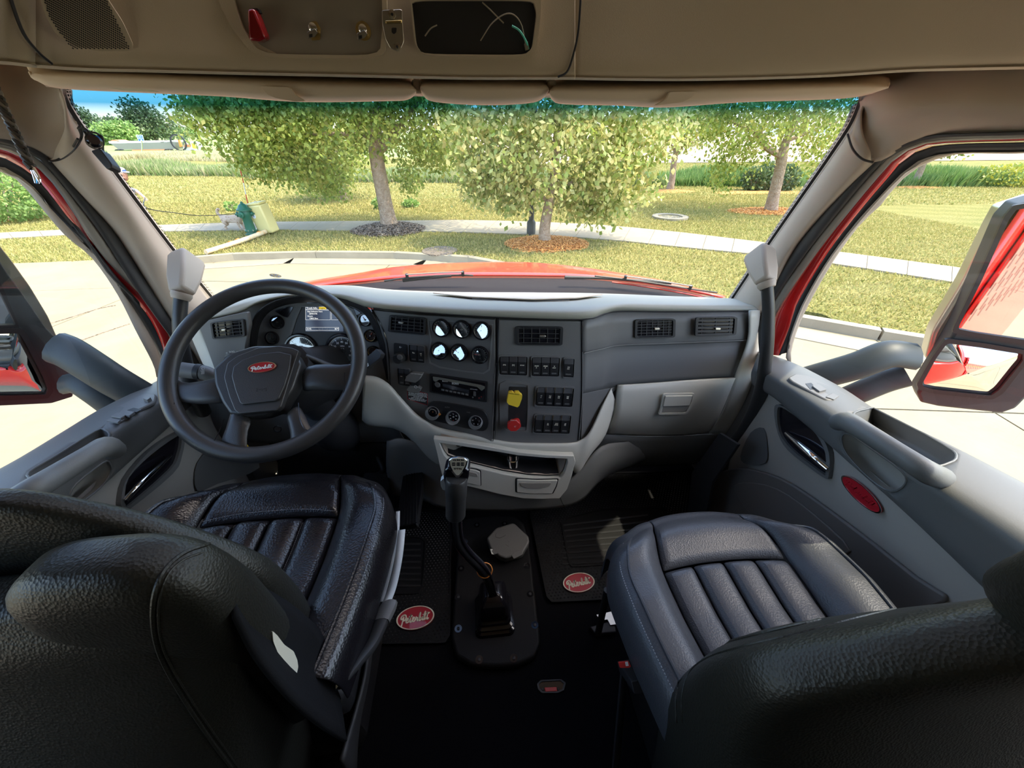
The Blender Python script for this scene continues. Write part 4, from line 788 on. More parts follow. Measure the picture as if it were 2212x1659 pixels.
# ---------------------------------------------------------------- rocker switches
def rockers(pl, q, n, syms, chrome=False, gapk=.04, name='switch_bank', sz=.0062):
    e = [lerp2(q, -.02, -.04), lerp2(q, 1.02, -.04), lerp2(q, 1.02, 1.04), lerp2(q, -.02, 1.04)]
    e2 = [lerp2(q, -.055, -.10), lerp2(q, 1.055, -.10), lerp2(q, 1.055, 1.10), lerp2(q, -.055, 1.10)]
    ringslab(name, pl, e2, e, M['dark'], dash, 0, .004, r=.08)
    bank = slab('switch_well', pl, e, M['blkg'], dash, 0, .001, r=.05)
    for k in range(n):
        s0, s1 = k / n + gapk / n, (k + 1) / n - gapk / n
        c = [lerp2(q, s0, 0), lerp2(q, s1, 0), lerp2(q, s1, 1), lerp2(q, s0, 1)]
        P0 = [pl.at(*lerp2(c, 0, 0), .004), pl.at(*lerp2(c, 1, 0), .004), pl.at(*lerp2(c, 1, .30), .011), pl.at(*lerp2(c, 1, 1), .005), pl.at(*lerp2(c, 0, 1), .005), pl.at(*lerp2(c, 0, .30), .011)]
        B0 = [pl.at(*lerp2(c, a_, b_), 0.001) for a_, b_ in ((0, 0), (1, 0), (1, .3), (1, 1), (0, 1), (0, .3))]
        vs = P0 + B0; fs = [(0, 1, 2, 5), (5, 2, 3, 4)] + [(i, i + 6, (i + 1) % 6 + 6, (i + 1) % 6) for i in range(6)]
        o = mk('rocker_switch', vs, fs, M['blk'], dash, smooth=False, bevel=.0006)
        bm = bmesh.new(); bm.from_mesh(o.data); bmesh.ops.recalc_face_normals(bm, faces=bm.faces); bm.to_mesh(o.data); bm.free()
        if chrome:
            for s_ in ((-.02, .03), (.97, 1.02)):
                tube('chrome_edge', [pl.at(*lerp2(c, (s_[0] + s_[1]) / 2, t), h) for t, h in ((0, .006), (.3, .0125), (1, .0065))], .0007, M['chrome'], o, seg=6, sub=2)
        nrm = (P0[2] - P0[5]).cross(P0[3] - P0[5]).normalized()
        if nrm.dot(EYE - P0[5]) < 0: nrm = -nrm
        pp = Plane(P0[5], P0[2], P0[3]); cc = (P0[5] + P0[2]) / 2 * .72 + (P0[3] + P0[4]) / 2 * .28
        sy = syms[k] if k < len(syms) else ''
        for j, s_ in enumerate(sy.split('|')):
            if s_: text('switch_symbol', pp, 0, 0, sz if len(s_) < 4 else sz * .72, s_, M['ivory'], o, org=cc + pp.n * .0004 - pp.v * (.0060 * j - .001), bold=.0002)
        slab('indicator_window', pp, [lerp2(c, .2, .86), lerp2(c, .8, .86), lerp2(c, .8, .93), lerp2(c, .2, .93)], M['dark'], o, .0002, .0006)
rockers(PB, [(1080, 770), (1138, 771), (1137, 809), (1080, 807)], 3, ['(TC)', '[=]', 'SPARE'])
rockers(PB, [(1150, 772), (1208, 773), (1206, 811), (1149, 810)], 3, ['SPARE|2', 'SPARE|3', '=|<=>'])
rockers(PB, [(1218, 775), (1240, 776), (1238, 813), (1217, 812)], 1, ['I=I|I=I'])
rockers(PB, [(1161, 836), (1238, 839), (1234, 877), (1158, 874)], 4, ['~I|o', 'IoI|=8', 'IoI|=8', 'IoI|=8'], True)
rockers(PB, [(1158, 896), (1232, 898), (1228, 935), (1154, 933)], 4, ['', 'z-|70', '[O]|PTO', 'x8|10'], True)
rockers(PA, [(885, 745), (917, 749), (917, 782), (886, 779)], 2, ['%o', 'x6|n'])
rockers(PA, [(860, 796), (885, 799), (886, 832), (862, 829)], 2, ['oo', '@'])
# turned knob beside the switches
slab('knob_plate', PA, [(851, 740), (879, 744), (880, 780), (852, 776)], M['blk'], dash, 0, .002, r=.12)
text('switch_symbol', PA, 865, 750, .011, '\u2190', M['white'], dash, h=.0025)
kb = lathe('rotary_knob', PA.at(864, 771, .002), PA.n, [(.018, 0), (.0175, .012), (.015, .020), (.013, .022)], M['wheel'], dash, 28)
lathe('knob_cap', PA.at(864, 771, .024), PA.n, [(.0085, 0), (.0085, .003), (.0075, .004)], M['dark'], kb, 20)
# trailer air supply flap handle: folded grey lever
fp = slab('folding_lever', PA, [(893, 801), (917, 803), (910, 816), (903, 821), (880, 817), (885, 806)], M['mid'], dash, .004, .026, bevel=.002, r=.1)
slab('folding_lever', PA, [(888, 830), (902, 830), (913, 836), (908, 845), (888, 843), (882, 838)], M['mid'], dash, .003, .018, bevel=.002, r=.15)
slab('lever_stem', PA, [(893, 818), (908, 819), (906, 834), (892, 832)], M['blk'], dash, .001, .014)
text('lever_lettering', PA, 900, 808, .0042, 'NOT FOR PARKING', M['white'], dash, h=.0265)
text('switch_symbol', PA, 898, 836, .014, 'O', M['white'], dash, h=.0185)
# warning placard
pk = slab('warning_placard', PA, [(879, 839), (924, 850), (924, 876), (880, 862)], M['red2'], dash, 0, .0006, r=.06)
slab('placard_field', PA, [(880, 840.2), (923, 851), (923, 874.6), (881, 861.2)], M['blk'], pk, .0006, .0009)
for k, s_ in enumerate(['THIS TRUCK IS EQUIPPED WITH', 'DEF DIESEL ENGINE PROTECTION', 'SHUTDOWN. THE ENGINE WILL', 'SHUTDOWN 30 SECONDS AFTER', 'THE STOP LAMP', 'LIGHT COMES ON. THE', 'ENGINE CAN BE RESTARTED BY', 'CYCLING THE KEY SWITCH']):
    c = lerp2([(880, 840), (923, 851), (923, 875), (880, 862)], .52, .12 + .105 * k)
    text('placard_lettering', PA, c[0], c[1], .0042, s_, M['white'], pk, h=.0011, rot=-1.5, bold=.00008)
# park brake knobs in their dished bay
bay = ringslab('brake_bay', PB, [(1080, 828), (1106, 823), (1138, 826), (1145, 840), (1143, 920), (1136, 934), (1100, 934), (1082, 924), (1079, 880)], [(1084, 832), (1108, 828), (1135, 831), (1140, 842), (1138, 918), (1132, 929), (1102, 929), (1087, 920), (1084, 880)], M['dark'], dash, 0, .003, sm=2)
slab('brake_plate', PB, [(1100, 835), (1138, 836), (1137, 922), (1099, 920)], M['blk'], bay, .0003, .0016, r=.05)
lathe('knob_stem', PB.at(1115, 853, 0), PB.n, [(.011, 0), (.011, .03)], M['yel'], bay, 18)
ky = slab('brake_knob', PB, [(1098, 844), (1106, 843), (1110, 846), (1112, 843), (1120, 843), (1122, 846), (1127, 850), (1126, 858), (1121, 872), (1117, 876), (1098, 870), (1094, 865)], M['yel'], dash, .028, .040, bevel=.002, r=.15); tag(ky, 'yellow square air brake knob')
text('knob_lettering', PB, 1110, 851, .0045, 'PARKING BRAKE', mat('knob_ink', (.35, .25, .02), .5), ky, h=.0404, rot=-8)
lathe('knob_stem', PB.at(1115, 909, 0), PB.n, [(.012, 0), (.012, .03)], M['redb'], bay, 18)
cR = PB.at(1109, 916, .028)
oc = [cR + (PB.u * math.cos(R(22.5 + 45 * k)) + PB.v * math.sin(R(22.5 + 45 * k))) * .0215 for k in range(8)]
kr = prism('brake_knob', oc, PB.n * .012, M['redb'], dash, bevel=.002); tag(kr, 'red octagonal trailer air supply knob')
text('knob_lettering', PB, 1113, 921, .007, 'C-', M['white'], kr, h=.0404, rot=60)
text('knob_lettering', PB, 1109, 908, .0035, 'TRAILER AIR', M['white'], kr, h=.0404)
# ---------------------------------------------------------------- car stereo
ster = thing('car_stereo', 'black single slot car radio below the six round dials', 'radio')
q = [(929, 806), (1054, 824), (1052, 868), (929, 846)]
e = lambda k, j=None: [lerp2(q, k, (j or k) * 1.6), lerp2(q, 1 - k, (j or k) * 1.6), lerp2(q, 1 - k, 1 - (j or k) * 1.6), lerp2(q, k, 1 - (j or k) * 1.6)]
ringslab('mounting_frame', PA, e(0), e(.035), M['blk'], ster, .0005, .005, r=.04)
slab('faceplate', PA, e(.035), M['blkg'], ster, .0005, .006, r=.05, bevel=.001)
def SP(s, t): return lerp2(q, s, t)
slab('chrome_arc', PA, [SP(.05, .16), SP(.15, .15), SP(.88, .22), SP(.95, .27), SP(.95, .36), SP(.90, .50), SP(.82, .34), SP(.16, .26), SP(.10, .42), SP(.06, .36)], M['shell'], ster, .006, .0075, r=.08)
slab('upper_glass', PA, [SP(.17, .27), SP(.80, .36), SP(.86, .50), SP(.86, .60), SP(.17, .42)], M['blkg'], ster, .0072, .0085)
vk = lathe('volume_knob', PA.at(*SP(.13, .56), .006), PA.n, [(.0125, 0), (.0115, .008), (.009, .009)], M['blkg'], ster, 28)
lathe('knob_face', PA.at(*SP(.13, .56), .015), PA.n, [(.0088, 0), (.0080, .001)], M['dark'], vk, 24)
slab('display', PA, [SP(.22, .45), SP(.68, .52), SP(.68, .74), SP(.22, .62)], M['face'], ster, .006, .0078)
text('brand_lettering', PA, *SP(.44, .36), .0085, 'SONY', M['white'], ster, h=.0088, bold=.0003)
text('small_lettering', PA, *SP(.26, .32), .0045, 'Bluetooth', M['white'], ster, h=.0088)
text('small_lettering', PA, *SP(.76, .50), .004, 'EXTRA BASS', M['white'], ster, h=.0088)
for k in range(7): slab('preset_button', PA, [SP(.20 + .07 * k, .74 + .004 * k), SP(.25 + .07 * k, .745 + .004 * k), SP(.25 + .07 * k, .82 + .004 * k), SP(.20 + .07 * k, .81 + .004 * k)], M['mid'], ster, .006, .008)
slab('side_key', PA, [SP(.76, .58), SP(.80, .60), SP(.80, .82), SP(.76, .80)], M['dark'], ster, .006, .008, r=.1)
for a, b in ((.90, .80), (.86, .88)): lathe('red_mark', PA.at(*SP(a, b), .006), PA.n, [(.0016, 0), (.0016, .0006)], M['redb'], ster, 10)
lathe('aux_jack', PA.at(*SP(.75, .90), .006), PA.n, [(.0025, 0), (.0025, .001), (.0013, .001), (.0013, .0002)], M['mid'], ster, 14)
# ---------------------------------------------------------------- climate controls
cl = thing('climate_panel', 'black climate control strip with three chrome ringed dials', 'controls')
slab('panel', PA, [(926, 874), (932, 868), (950, 866), (1030, 880), (1048, 888), (1056, 905), (1054, 922), (1044, 930), (1020, 926), (940, 908), (926, 902), (922, 890)], M['blk'], cl, 0, .006, bevel=.002, sm=2)
for k, (a, b) in enumerate(((935, 891), (979, 901), (1028, 911))):
    kn = lathe('control_dial', PA.at(a, b, .006), PA.n, [(.0225, 0), (.0222, .010), (.0195, .017), (.0165, .0175)], M['satin'], cl, 36)
    lathe('dial_face', PA.at(a, b, .0225), PA.n, [(.0165, -.006), (.0165, .0004), (.0150, .0012)], M['blkg'], kn, 32)
    c = PA.at(a, b, .0242)
    if k == 0:
        pts_ = [c + (PA.u * math.cos(R(x)) + PA.v * math.sin(R(x))) * .0115 for x in range(-20, 175, 12)]
        tube('scale_arc', pts_, .0004, M['ivory'], kn, seg=5, sub=1)
        text('dial_marking', PA, 0, 0, .009, '*', M['org'], kn, org=c)
    elif k == 1:
        for an, s_ in ((90, '72'), (28, '78'), (152, '66'), (-35, '84'), (215, '60')): text('dial_marking', PA, 0, 0, .0052, s_, M['white'], kn, org=c + (PA.u * math.cos(R(an)) + PA.v * math.sin(R(an))) * .0108)
        text('dial_marking', PA, 0, 0, .008, 'O', M['white'], kn, org=c)
        lathe('red_mark', c - PA.v * .0115, PA.n, [(.001, 0), (.001, .0004)], M['redb'], kn, 8)
    else:
        for an, s_ in ((90, 'Y'), (18, 'J'), (162, 'D'), (-54, 'S'), (234, 'C'), (54, '.'), (126, '.'), (-18, '.'), (198, '.')): text('dial_marking', PA, 0, 0, .0068, s_, M['white'], kn, org=c + (PA.u * math.cos(R(an)) + PA.v * math.sin(R(an))) * .0108)
slab('indicator', PA, [(947, 894), (950, 892), (953, 895), (949, 898)], M['org'], cl, .020, .022)
text('panel_lettering', PA, 966, 880, .006, 'AUTO', M['mid'], cl, h=.0065); text('panel_lettering', PA, 1012, 891, .0055, 'MAX', M['mid'], cl, h=.0065)
# ---------------------------------------------------------------- instrument cluster
clu = thing('instrument_cluster', 'dark instrument cluster with speed and rev dials behind the steering wheel', 'instruments')
PE = YP((560, 700, 1.19), (800, 700, 1.15), (680, 790, 1.13))
slab('cluster_body', PE, [(536, 800), (540, 735), (552, 685), (582, 660), (640, 646), (700, 646), (745, 650), (788, 668), (812, 705), (828, 750), (834, 830), (560, 840)], M['dark'], clu, -.01, 0, sm=3)
hr = [(541, 800, 1.12), (543, 735, 1.12), (552, 684, 1.12), (585, 655, 1.12), (640, 640, 1.12), (700, 640, 1.115), (745, 645, 1.11), (790, 664, 1.09), (816, 703, 1.09), (832, 750, 1.085), (838, 820, 1.08)]
hi = [(552, 800, 1.16), (556, 735, 1.16), (566, 694, 1.16), (592, 668, 1.16), (640, 655, 1.16), (700, 654, 1.155), (745, 658, 1.15), (783, 675, 1.13), (806, 710, 1.13), (820, 752, 1.12), (826, 820, 1.12)]
loft('cluster_hood', [hr, hi], M['blk'], clu, nu=4, nv=3, solid=.004)
ringslab('display_surround', PE, [(614, 800), (622, 735), (636, 690), (650, 660), (745, 658), (765, 668), (775, 690), (782, 735), (785, 800)], [(618, 795), (627, 735), (641, 690), (653, 663), (742, 661), (760, 671), (771, 691), (778, 735), (780, 795)], M['dark'], clu, 0, .004)
slab('display_glass', PE, [(618, 795), (627, 735), (641, 690), (653, 663), (742, 661), (760, 671), (771, 691), (778, 735), (780, 795)], M['blk'], clu, 0, .001)
ds = slab('display', PE, [(660, 661), (740, 661), (742, 716), (660, 716)], M['scr'], clu, .001, .0018)
def rim(pl, q, m, parent, h, t=.35):
    ringslab('display_frame', pl, q, [(q[0][0] + t, q[0][1] + t), (q[1][0] - t, q[1][1] + t), (q[2][0] - t, q[2][1] - t), (q[3][0] + t, q[3][1] - t)], m, parent, h, h + .0003)
rim(PE, [(660, 662), (739, 662), (739, 669), (660, 669)], M['scrw'], ds, .0018)
rim(PE, [(660, 669), (714, 670), (714, 691), (660, 691)], M['scrw'], ds, .0018)
rim(PE, [(716, 670), (740, 670), (740, 691), (716, 691)], M['scrw'], ds, .0018)
rim(PE, [(661, 707), (732, 707), (732, 714), (661, 714)], M['scrw'], ds, .0018)
slab('highlight', PE, [(689, 663), (705, 663), (705, 668), (689, 668)], M['scry'], ds, .0018, .0020)
for a, b, sz, s_, al, m_ in ((662, 665.5, .0078, 'Truck Info:', 'LEFT', 'scrw'), (690, 665.5, .0066, 'Engine', 'LEFT', 'blk'), (664, 673, .0062, 'Eng Software Vers:', 'LEFT', 'scrw'), (668, 678, .0062, '60701770', 'LEFT', 'scrw'), (664, 683, .0062, 'Hours:', 'LEFT', 'scrw'), (668, 688, .0062, '12863.2hrs', 'LEFT', 'scrw'), (663, 710.5, .0062, '21:42', 'LEFT', 'scrw'), (698, 710.5, .0058, '520 817.9 mi', 'CENTER', 'gaug'), (727, 710.5, .0062, '86\u00b0F', 'CENTER', 'scrw')):
    text('display_lettering', PE, a, b, sz, s_, M[m_], ds, h=.0023, align=al)
dial(clu, PE, 652, 757, .0455, nd=160, hub=False, numbers=['', '5', '10', '15', '20', '25', '30'], unit=[('RPM', .15), ('x100', .13)], seg=48, lab='rev counter dial')
dial(clu, PE, 741, 757, .0455, nd=203, hub=False, numbers=['0', '10', '20', '30', '40', '50', '60', '70', '80'], unit=[('MPH', .15), ('km/h', .11)], seg=48, lab='speedometer dial', nlen=.85)
for a, b, r_, nd, br in ((600, 696, .0175, 120, 0), (589, 730, .0175, 90, 0), (581, 765, .0175, 90, 0), (789, 691, .0165, 120, 0), (801, 725, .0165, 60, 1), (807, 760, .0165, 45, 1)):
    dial(clu, PE, a, b, r_, nd=nd, brown=bool(br), lens=None if a > 700 else (-1, .80, 1.10))
slab('warning_lens', PE, [(593, 671), (624, 662), (634, 663), (622, 686), (614, 684)], M['blkg'], clu, .001, .003, r=.15)
slab('warning_lens', PE, [(752, 664), (768, 668), (780, 676), (768, 682), (756, 672)], M['blkg'], clu, .001, .003, r=.15)
slab('visor_sensor', PE, [(664, 651), (700, 651), (700, 655), (664, 655)], M['blkg'], clu, .001, .003)
# ================================================================== STEERING WHEEL
CW = Vector((-.4957, .8382, .8649)); TH, PH = .70194, -1.52666
nW = Vector((math.sin(TH) * math.cos(PH), math.sin(TH) * math.sin(PH), math.cos(TH)))
uW = (Vector((1, 0, 0)) - nW * nW.x).normalized(); vW = nW.cross(uW)
sw = thing('steering_wheel', 'black four spoke steering wheel with a red oval badge on its hub', 'steering wheel')
PWh = Plane(CW, CW + uW, CW + vW)
if PWh.n.dot(nW) < 0: PWh.n = nW
RW = .2105
V = []; Fs = []; n1, n2 = 120, 20
for i in range(n1):
    t = 2 * math.pi * i / n1; dr_ = uW * math.cos(t) + vW * math.sin(t)
    for k in range(n2):
        a = 2 * math.pi * k / n2; V.append(CW + dr_ * (RW + .0185 * math.cos(a)) + nW * .0175 * math.sin(a))
for i in range(n1):
    for k in range(n2): Fs.append((i * n2 + k, ((i + 1) % n1) * n2 + k, ((i + 1) % n1) * n2 + (k + 1) % n2, i * n2 + (k + 1) % n2))
mk('rim', V, Fs, M['wheel'], sw)
def WP_(px, py, h=0): return PWh.at(px, py, h)
def spoke(rows, name='spoke', m=None, ring=8):
    # rows: list of (left px, right px, h at centre, drop at edges, thickness)
    vs = []; fs = []
    for (a, b, h, e, th) in rows:
        A, B = WP_(*a, h), WP_(*b, h)
        for k in range(ring):
            s_ = k / (ring - 1); p = A.lerp(B, s_); w_ = 1 - (2 * s_ - 1) ** 4; vs.append(p + nW * (-e + e * w_))
        for k in range(ring):
            s_ = 1 - k / (ring - 1); p = A.lerp(B, s_); w_ = 1 - (2 * s_ - 1) ** 4; vs.append(p - nW * (e + (th - e) * w_))
    n = ring * 2
    for j in range(len(rows) - 1):
        for k in range(n): fs.append((j * n + k, j * n + (k + 1) % n, (j + 1) * n + (k + 1) % n, (j + 1) * n + k))
    fs += [tuple(range(n)), tuple(range(len(rows) * n - 1, (len(rows) - 1) * n - 1, -1))]
    o = mk(name, vs, fs, m or M['wheel'], sw, sub=1)
    bm = bmesh.new(); bm.from_mesh(o.data); bmesh.ops.recalc_face_normals(bm, faces=bm.faces); bm.to_mesh(o.data); bm.free()
    return o
hs = -.012
# side spokes (upper) and lower spokes: rows run from rim to hub
spoke([((372, 805), (366, 872), .0, .004, .02), ((386, 828), (384, 866), .0, .006, .024), ((420, 822), (425, 873), .006, .010, .03), ((460, 812), (470, 868), .004, .012, .03), ((492, 806), (500, 870), -.004, .012, .03)])
spoke([((776, 776), (772, 842), .0, .004, .02), ((752, 787), (746, 842), .0, .006, .024), ((715, 784), (704, 842), .006, .010, .03), ((678, 782), (672, 838), .004, .012, .03), ((645, 790), (645, 850), -.004, .012, .03)])
spoke([((468, 958), (532, 978), .0, .004, .02), ((478, 940), (530, 962), .0, .007, .024), ((488, 905), (528, 925), .004, .010, .028), ((495, 870), (545, 905), .002, .010, .03)])
spoke([((626, 968), (688, 945), .0, .004, .02), ((626, 955), (672, 930), .0, .007, .024), ((620, 915), (655, 895), .004, .010, .028), ((608, 895), (640, 865), .002, .010, .03)])
slab('hub_body', PWh, [(486, 810), (520, 778), (570, 762), (625, 762), (655, 775), (668, 800), (652, 850), (625, 892), (590, 905), (560, 908), (522, 905), (505, 880), (490, 845)], M['wheel'], sw, -.045, .004, bevel=.008, r=.15, seg=3)
hp = slab('horn_pad', PWh, [(500, 790), (520, 775), (565, 757), (610, 753), (638, 757), (652, 763), (640, 800), (628, 840), (615, 882), (606, 890), (565, 894), (525, 898), (516, 890), (504, 860), (493, 820)], M['wheel'], sw, .002, .020, bevel=.007, r=.12, seg=4)
slab('pad_face', PWh, [(508, 794), (528, 779), (566, 766), (606, 762), (632, 768), (628, 800), (618, 835), (606, 862), (598, 868), (560, 872), (528, 876), (522, 872), (512, 845), (504, 815)], M['wheel'], hp, .018, .026, bevel=.004, r=.1, seg=3)
badge(hp, PWh, WP_(567, 794, .026), .0300, .0125, rot=5.5, m=M['red2'], rim=M['chrome'], wm=M['white'], th=.002, bold=1.1)
text('horn_symbol', PWh, 565, 841, .010, '\u25B7\u25A1\u25C1' if False else '|>o<|', M['blk'], hp, h=.0262)
# thin parting line round the spokes
tube('parting_line', [WP_(376, 870, .012), WP_(380, 900, .013), WP_(398, 935, .014), WP_(430, 956, .013), WP_(455, 958, .010), WP_(470, 940, .008), WP_(484, 905, .008)], .0009, M['blkg'], sw, seg=6)
tube('parting_line', [WP_(744, 805, .012), WP_(742, 850, .013), WP_(720, 895, .014), WP_(685, 925, .013), WP_(660, 928, .010), WP_(648, 905, .008), WP_(645, 870, .008)], .0009, M['blkg'], sw, seg=6)
# steering column with its two stalks
scl = thing('steering_column', 'dark steering column shroud under the wheel hub with a stalk either side', 'steering column')
ax = -nW
tube('shroud', [CW - nW * .05, CW - nW * .10, CW - nW * .18 + Vector((0, .03, 0)), CW - nW * .30 + Vector((0, .10, .02))], [.075, .085, .095, .10], M['blk'], scl, seg=18, flat=(1.1, .85))
tube('lower_column', [CW - nW * .2, Vector((-.49, 1.10, .45)), Vector((-.48, 1.30, .15))], [.05, .04, .035], M['blk'], scl, seg=14)
tube('boot', [Vector((-.50, 1.0, .60)), Vector((-.49, 1.05, .5)), Vector((-.49, 1.12, .40))], [.055, .075, .05], M['blk'], scl, seg=14)
s1 = CW - nW * .055 - uW * .06 + vW * .04
lst = tube('indicator_stalk', [s1, W(480, 812, y=.90), W(440, 805, y=.90), W(393, 799, y=.90)], [.010, .014, .0185, .0195], M['dark'], scl, seg=16)
lathe('stalk_ring', W(436, 804, y=.90), W(393, 799, y=.90) - W(436, 804, y=.90), [(.0192, 0), (.0200, .001), (.0200, .012), (.0192, .013)], M['blk'], lst, 20)
text('stalk_lettering', YP((430, 800, .88), (450, 802, .88), (430, 812, .87)), 438, 801, .010, 'D|III', M['white'], lst, h=.0, rot=-80)
s2 = CW - nW * .055 + uW * .06 + vW * .04
rst = tube('shift_stalk', [s2, W(745, 800, y=.94), W(800, 783, y=.93)], [.008, .009, .010], M['blk'], scl, seg=12)
PSt = YP((790, 790, .925), (826, 768, .925), (800, 800, .915))
slab('stalk_paddle', PSt, [(789, 783), (822, 754), (832, 765), (829, 774), (800, 797), (790, 798)], M['blk'], rst, -.012, .008, bevel=.003, r=.08)
slab('stalk_label', PSt, [(790, 787), (795, 784), (797, 790), (791, 794)], M['white'], rst, .008, .0086)
tgx = thing('yellow_tag', 'small yellow warning tag seen through the lower gap of the steering wheel', 'tag')
slab('tag', YP((520, 950, 1.0), (540, 950, 1.0), (530, 970, .99)), [(521, 950), (530, 954), (539, 967), (526, 970), (522, 962)], M['yel'], tgx, 0, .001)
text('tag_lettering', YP((520, 950, 1.0), (540, 950, 1.0), (530, 970, .99)), 529, 961, .008, '4', M['blk'], tgx, h=.0012)
lathe('tag_ring', W(600, 926, y=1.02), Vector((.2, -1, .2)), [(.012, 0), (.012, .003), (.009, .003), (.009, 0)], M['chrome'], tgx, 18, caps=False)
# ================================================================== PEDALS
def pedal(nm, lab, q, y, y2, ribs, arm):
    t = thing(nm, lab, 'pedal'); pl = Plane(W(*q[0], y=y), W(*q[1], y=y), W(*q[-1], y=y2))
    o = slab('pad', pl, q, M['rubber'], t, -.015, 0, bevel=.004, r=.15)
    for k in range(ribs):
        s_ = .16 + .68 * k / max(ribs - 1, 1)
        i = len(q) // 2
        if nm == 'accelerator_pedal': a = (873 + 33 * s_, 1022); b = (866 + 39 * s_, 1136 - 8 * s_)
        else: a = (q[0][0] * (1 - s_) + q[1][0] * s_, q[0][1] + 5); b = (q[3][0] * (1 - s_) + q[2][0] * s_, q[2][1] - 5)
        tube('rib', [pl.at(*a, .001), pl.at(*b, .001)], .0022, M['rubber'], t, seg=6, sub=1)
    if arm: tube('arm', arm, .012, M['blk'], t, seg=10)
    return t
pedal('accelerator_pedal', 'tall ribbed black floor pedal right of the steering column', [(880, 1012), (895, 1005), (910, 1010), (917, 1030), (914, 1080), (908, 1120), (905, 1140), (862, 1148), (868, 1090), (874, 1040)], 1.12, 1.00, 5, [W(900, 1030, y=1.14), W(905, 1000, y=1.28)])
pedal('brake_pedal', 'square ribbed black brake pedal hanging on an arm', [(787, 1021), (843, 1021), (841, 1052), (836, 1062), (785, 1058)], 1.08, 1.04, 5, [W(812, 1030, y=1.09), W(828, 1015, y=1.12), W(818, 985, y=1.16), W(816, 930, y=1.20)])
# footwell panels
fp_ = loft('footwell_panel', [[(600, 958, 1.18), (700, 958, 1.16), (800, 958, 1.12), (880, 965, 1.06), (935, 985, 1.02)], [(600, 1040, 1.30), (700, 1040, 1.28), (800, 1040, 1.25), (880, 1040, 1.18), (950, 1045, 1.05)], [(600, 1120, 1.32), (700, 1110, 1.30), (800, 1100, 1.27), (900, 1095, 1.18), (960, 1088, 1.03)]], M['blk'], None, nu=4, nv=3, solid=.006)
tag(fp_, 'dark footwell liner behind the pedals', 'footwell liner')
tn = thing('tunnel_cover', 'slate grey moulded cover below the console bin', 'cover')
loft('cover', [[(835, 955, 1.02), (870, 950, 1.01), (935, 975, .99), (965, 1020, .975), (1060, 1050, .955), (1200, 1050, .95), (1250, 1020, .96), (1300, 965, 1.0), (1360, 955, 1.06)], [(835, 1020, 1.06), (880, 1020, 1.05), (930, 1040, .99), (960, 1065, .965), (1060, 1080, .945), (1200, 1075, .945), (1262, 1052, .955), (1310, 1005, .99), (1400, 990, 1.12)], [(850, 1070, 1.10), (890, 1075, 1.05), (925, 1085, .99), (955, 1098, .965), (1060, 1104, .95), (1200, 1098, .95), (1255, 1082, .965), (1285, 1052, 1.03), (1300, 1030, 1.13)]], M['mid'], tn, nu=4, nv=4, solid=.006)
tube('cover_joint', [W(1208, 1068, y=.94), W(1214, 1085, y=.94), W(1222, 1098, y=.95)], .0014, M['blk'], tn, seg=6)
sd = slab('kick_panel', XP((1520, 1020, .80), (1560, 1010, .80), (1540, 1100, .80)), [(1500, 1020), (1560, 935), (1600, 960), (1545, 1040), (1530, 1110), (1490, 1110)], M['blk'], None, 0, .01); tag(sd, 'dark kick panel at the foot of the passenger door', 'kick panel')
# ================================================================== FLOOR PIECES
PFl = Plane(Vector((0, 0, 0)), Vector((1, 0, 0)), Vector((0, 1, 0)))
def mat_(nm, lab, out, ins, bad, rot, a_, b_, ribs):
    t = thing(nm, lab, 'floor mat')
    slab('mat_sheet', PFl, out, M['rubber'], t, .0005, .010, bevel=.003, r=.1)
    ringslab('mat_edge', PFl, out, [(x + (cx_ - x) * .025, y + (cy_ - y) * .025) for x, y in out for cx_, cy_ in [(sum(p[0] for p in out) / len(out), sum(p[1] for p in out) / len(out))]], M['rubber'], t, .010, .014, r=.1)
    ringslab('tray_edge', PFl, ins, [(x + (cx_ - x) * .04, y + (cy_ - y) * .04) for x, y in ins for cx_, cy_ in [(sum(p[0] for p in ins) / len(ins), sum(p[1] for p in ins) / len(ins))]], M['rubber'], t, .010, .015, r=.12)
    for p, q in ribs: tube('rib', [PFl.at(*p, .011), PFl.at(*q, .011)], .004, M['stud'], t, seg=6, sub=1)
    c = PFl.at(*bad, .010)
    badge(t, PFl, c, a_, b_, rot=rot, m=M['red2'], rim=M['ivory'], wm=M['ivory'], th=.006, bold=1.25)
    # raised studs in the outer field
    V = []; Fs = []
    x0 = min(p[0] for p in out); x1 = max(p[0] for p in out)
    def inside(P, x, y):
        c_ = False
        for (ax_, ay), (bx, by) in zip(P, P[1:] + P[:1]):
            if (ay > y) != (by > y) and x < (bx - ax_) * (y - ay) / (by - ay) + ax_: c_ = not c_
        return c_
    A = [PFl.at(*p, .01) for p in out]; B = [PFl.at(*p, .01) for p in ins]
    A2 = [(p.x, p.y) for p in A]; B2 = [(p.x, p.y) for p in B]
    X0, X1 = min(p[0] for p in A2), max(p[0] for p in A2); Y0, Y1 = min(p[1] for p in A2), max(p[1] for p in A2)
    s_ = .0125; i = 0; y = Y0
    while y < Y1:
        x = X0 + (s_ / 2 if i % 2 else 0)
        while x < X1:
            if inside(A2, x, y) and not inside(B2, x, y) and (abs((x - c.x) / a_) ** 2 + abs((y - c.y) / b_) ** 2) > 1.3:
                k = len(V); V += [Vector((x - .003, y, .0101)), Vector((x, y - .003, .0101)), Vector((x + .003, y, .0101)), Vector((x, y + .003, .0101)), Vector((x, y, .0125))]
                Fs += [(k, k + 1, k + 4), (k + 1, k + 2, k + 4), (k + 2, k + 3, k + 4), (k + 3, k, k + 4)]
            x += s_
        y += s_ * .8; i += 1
    tag(mk('studs', V, Fs, M['stud'], t, smooth=False), kind='stuff')
    return t
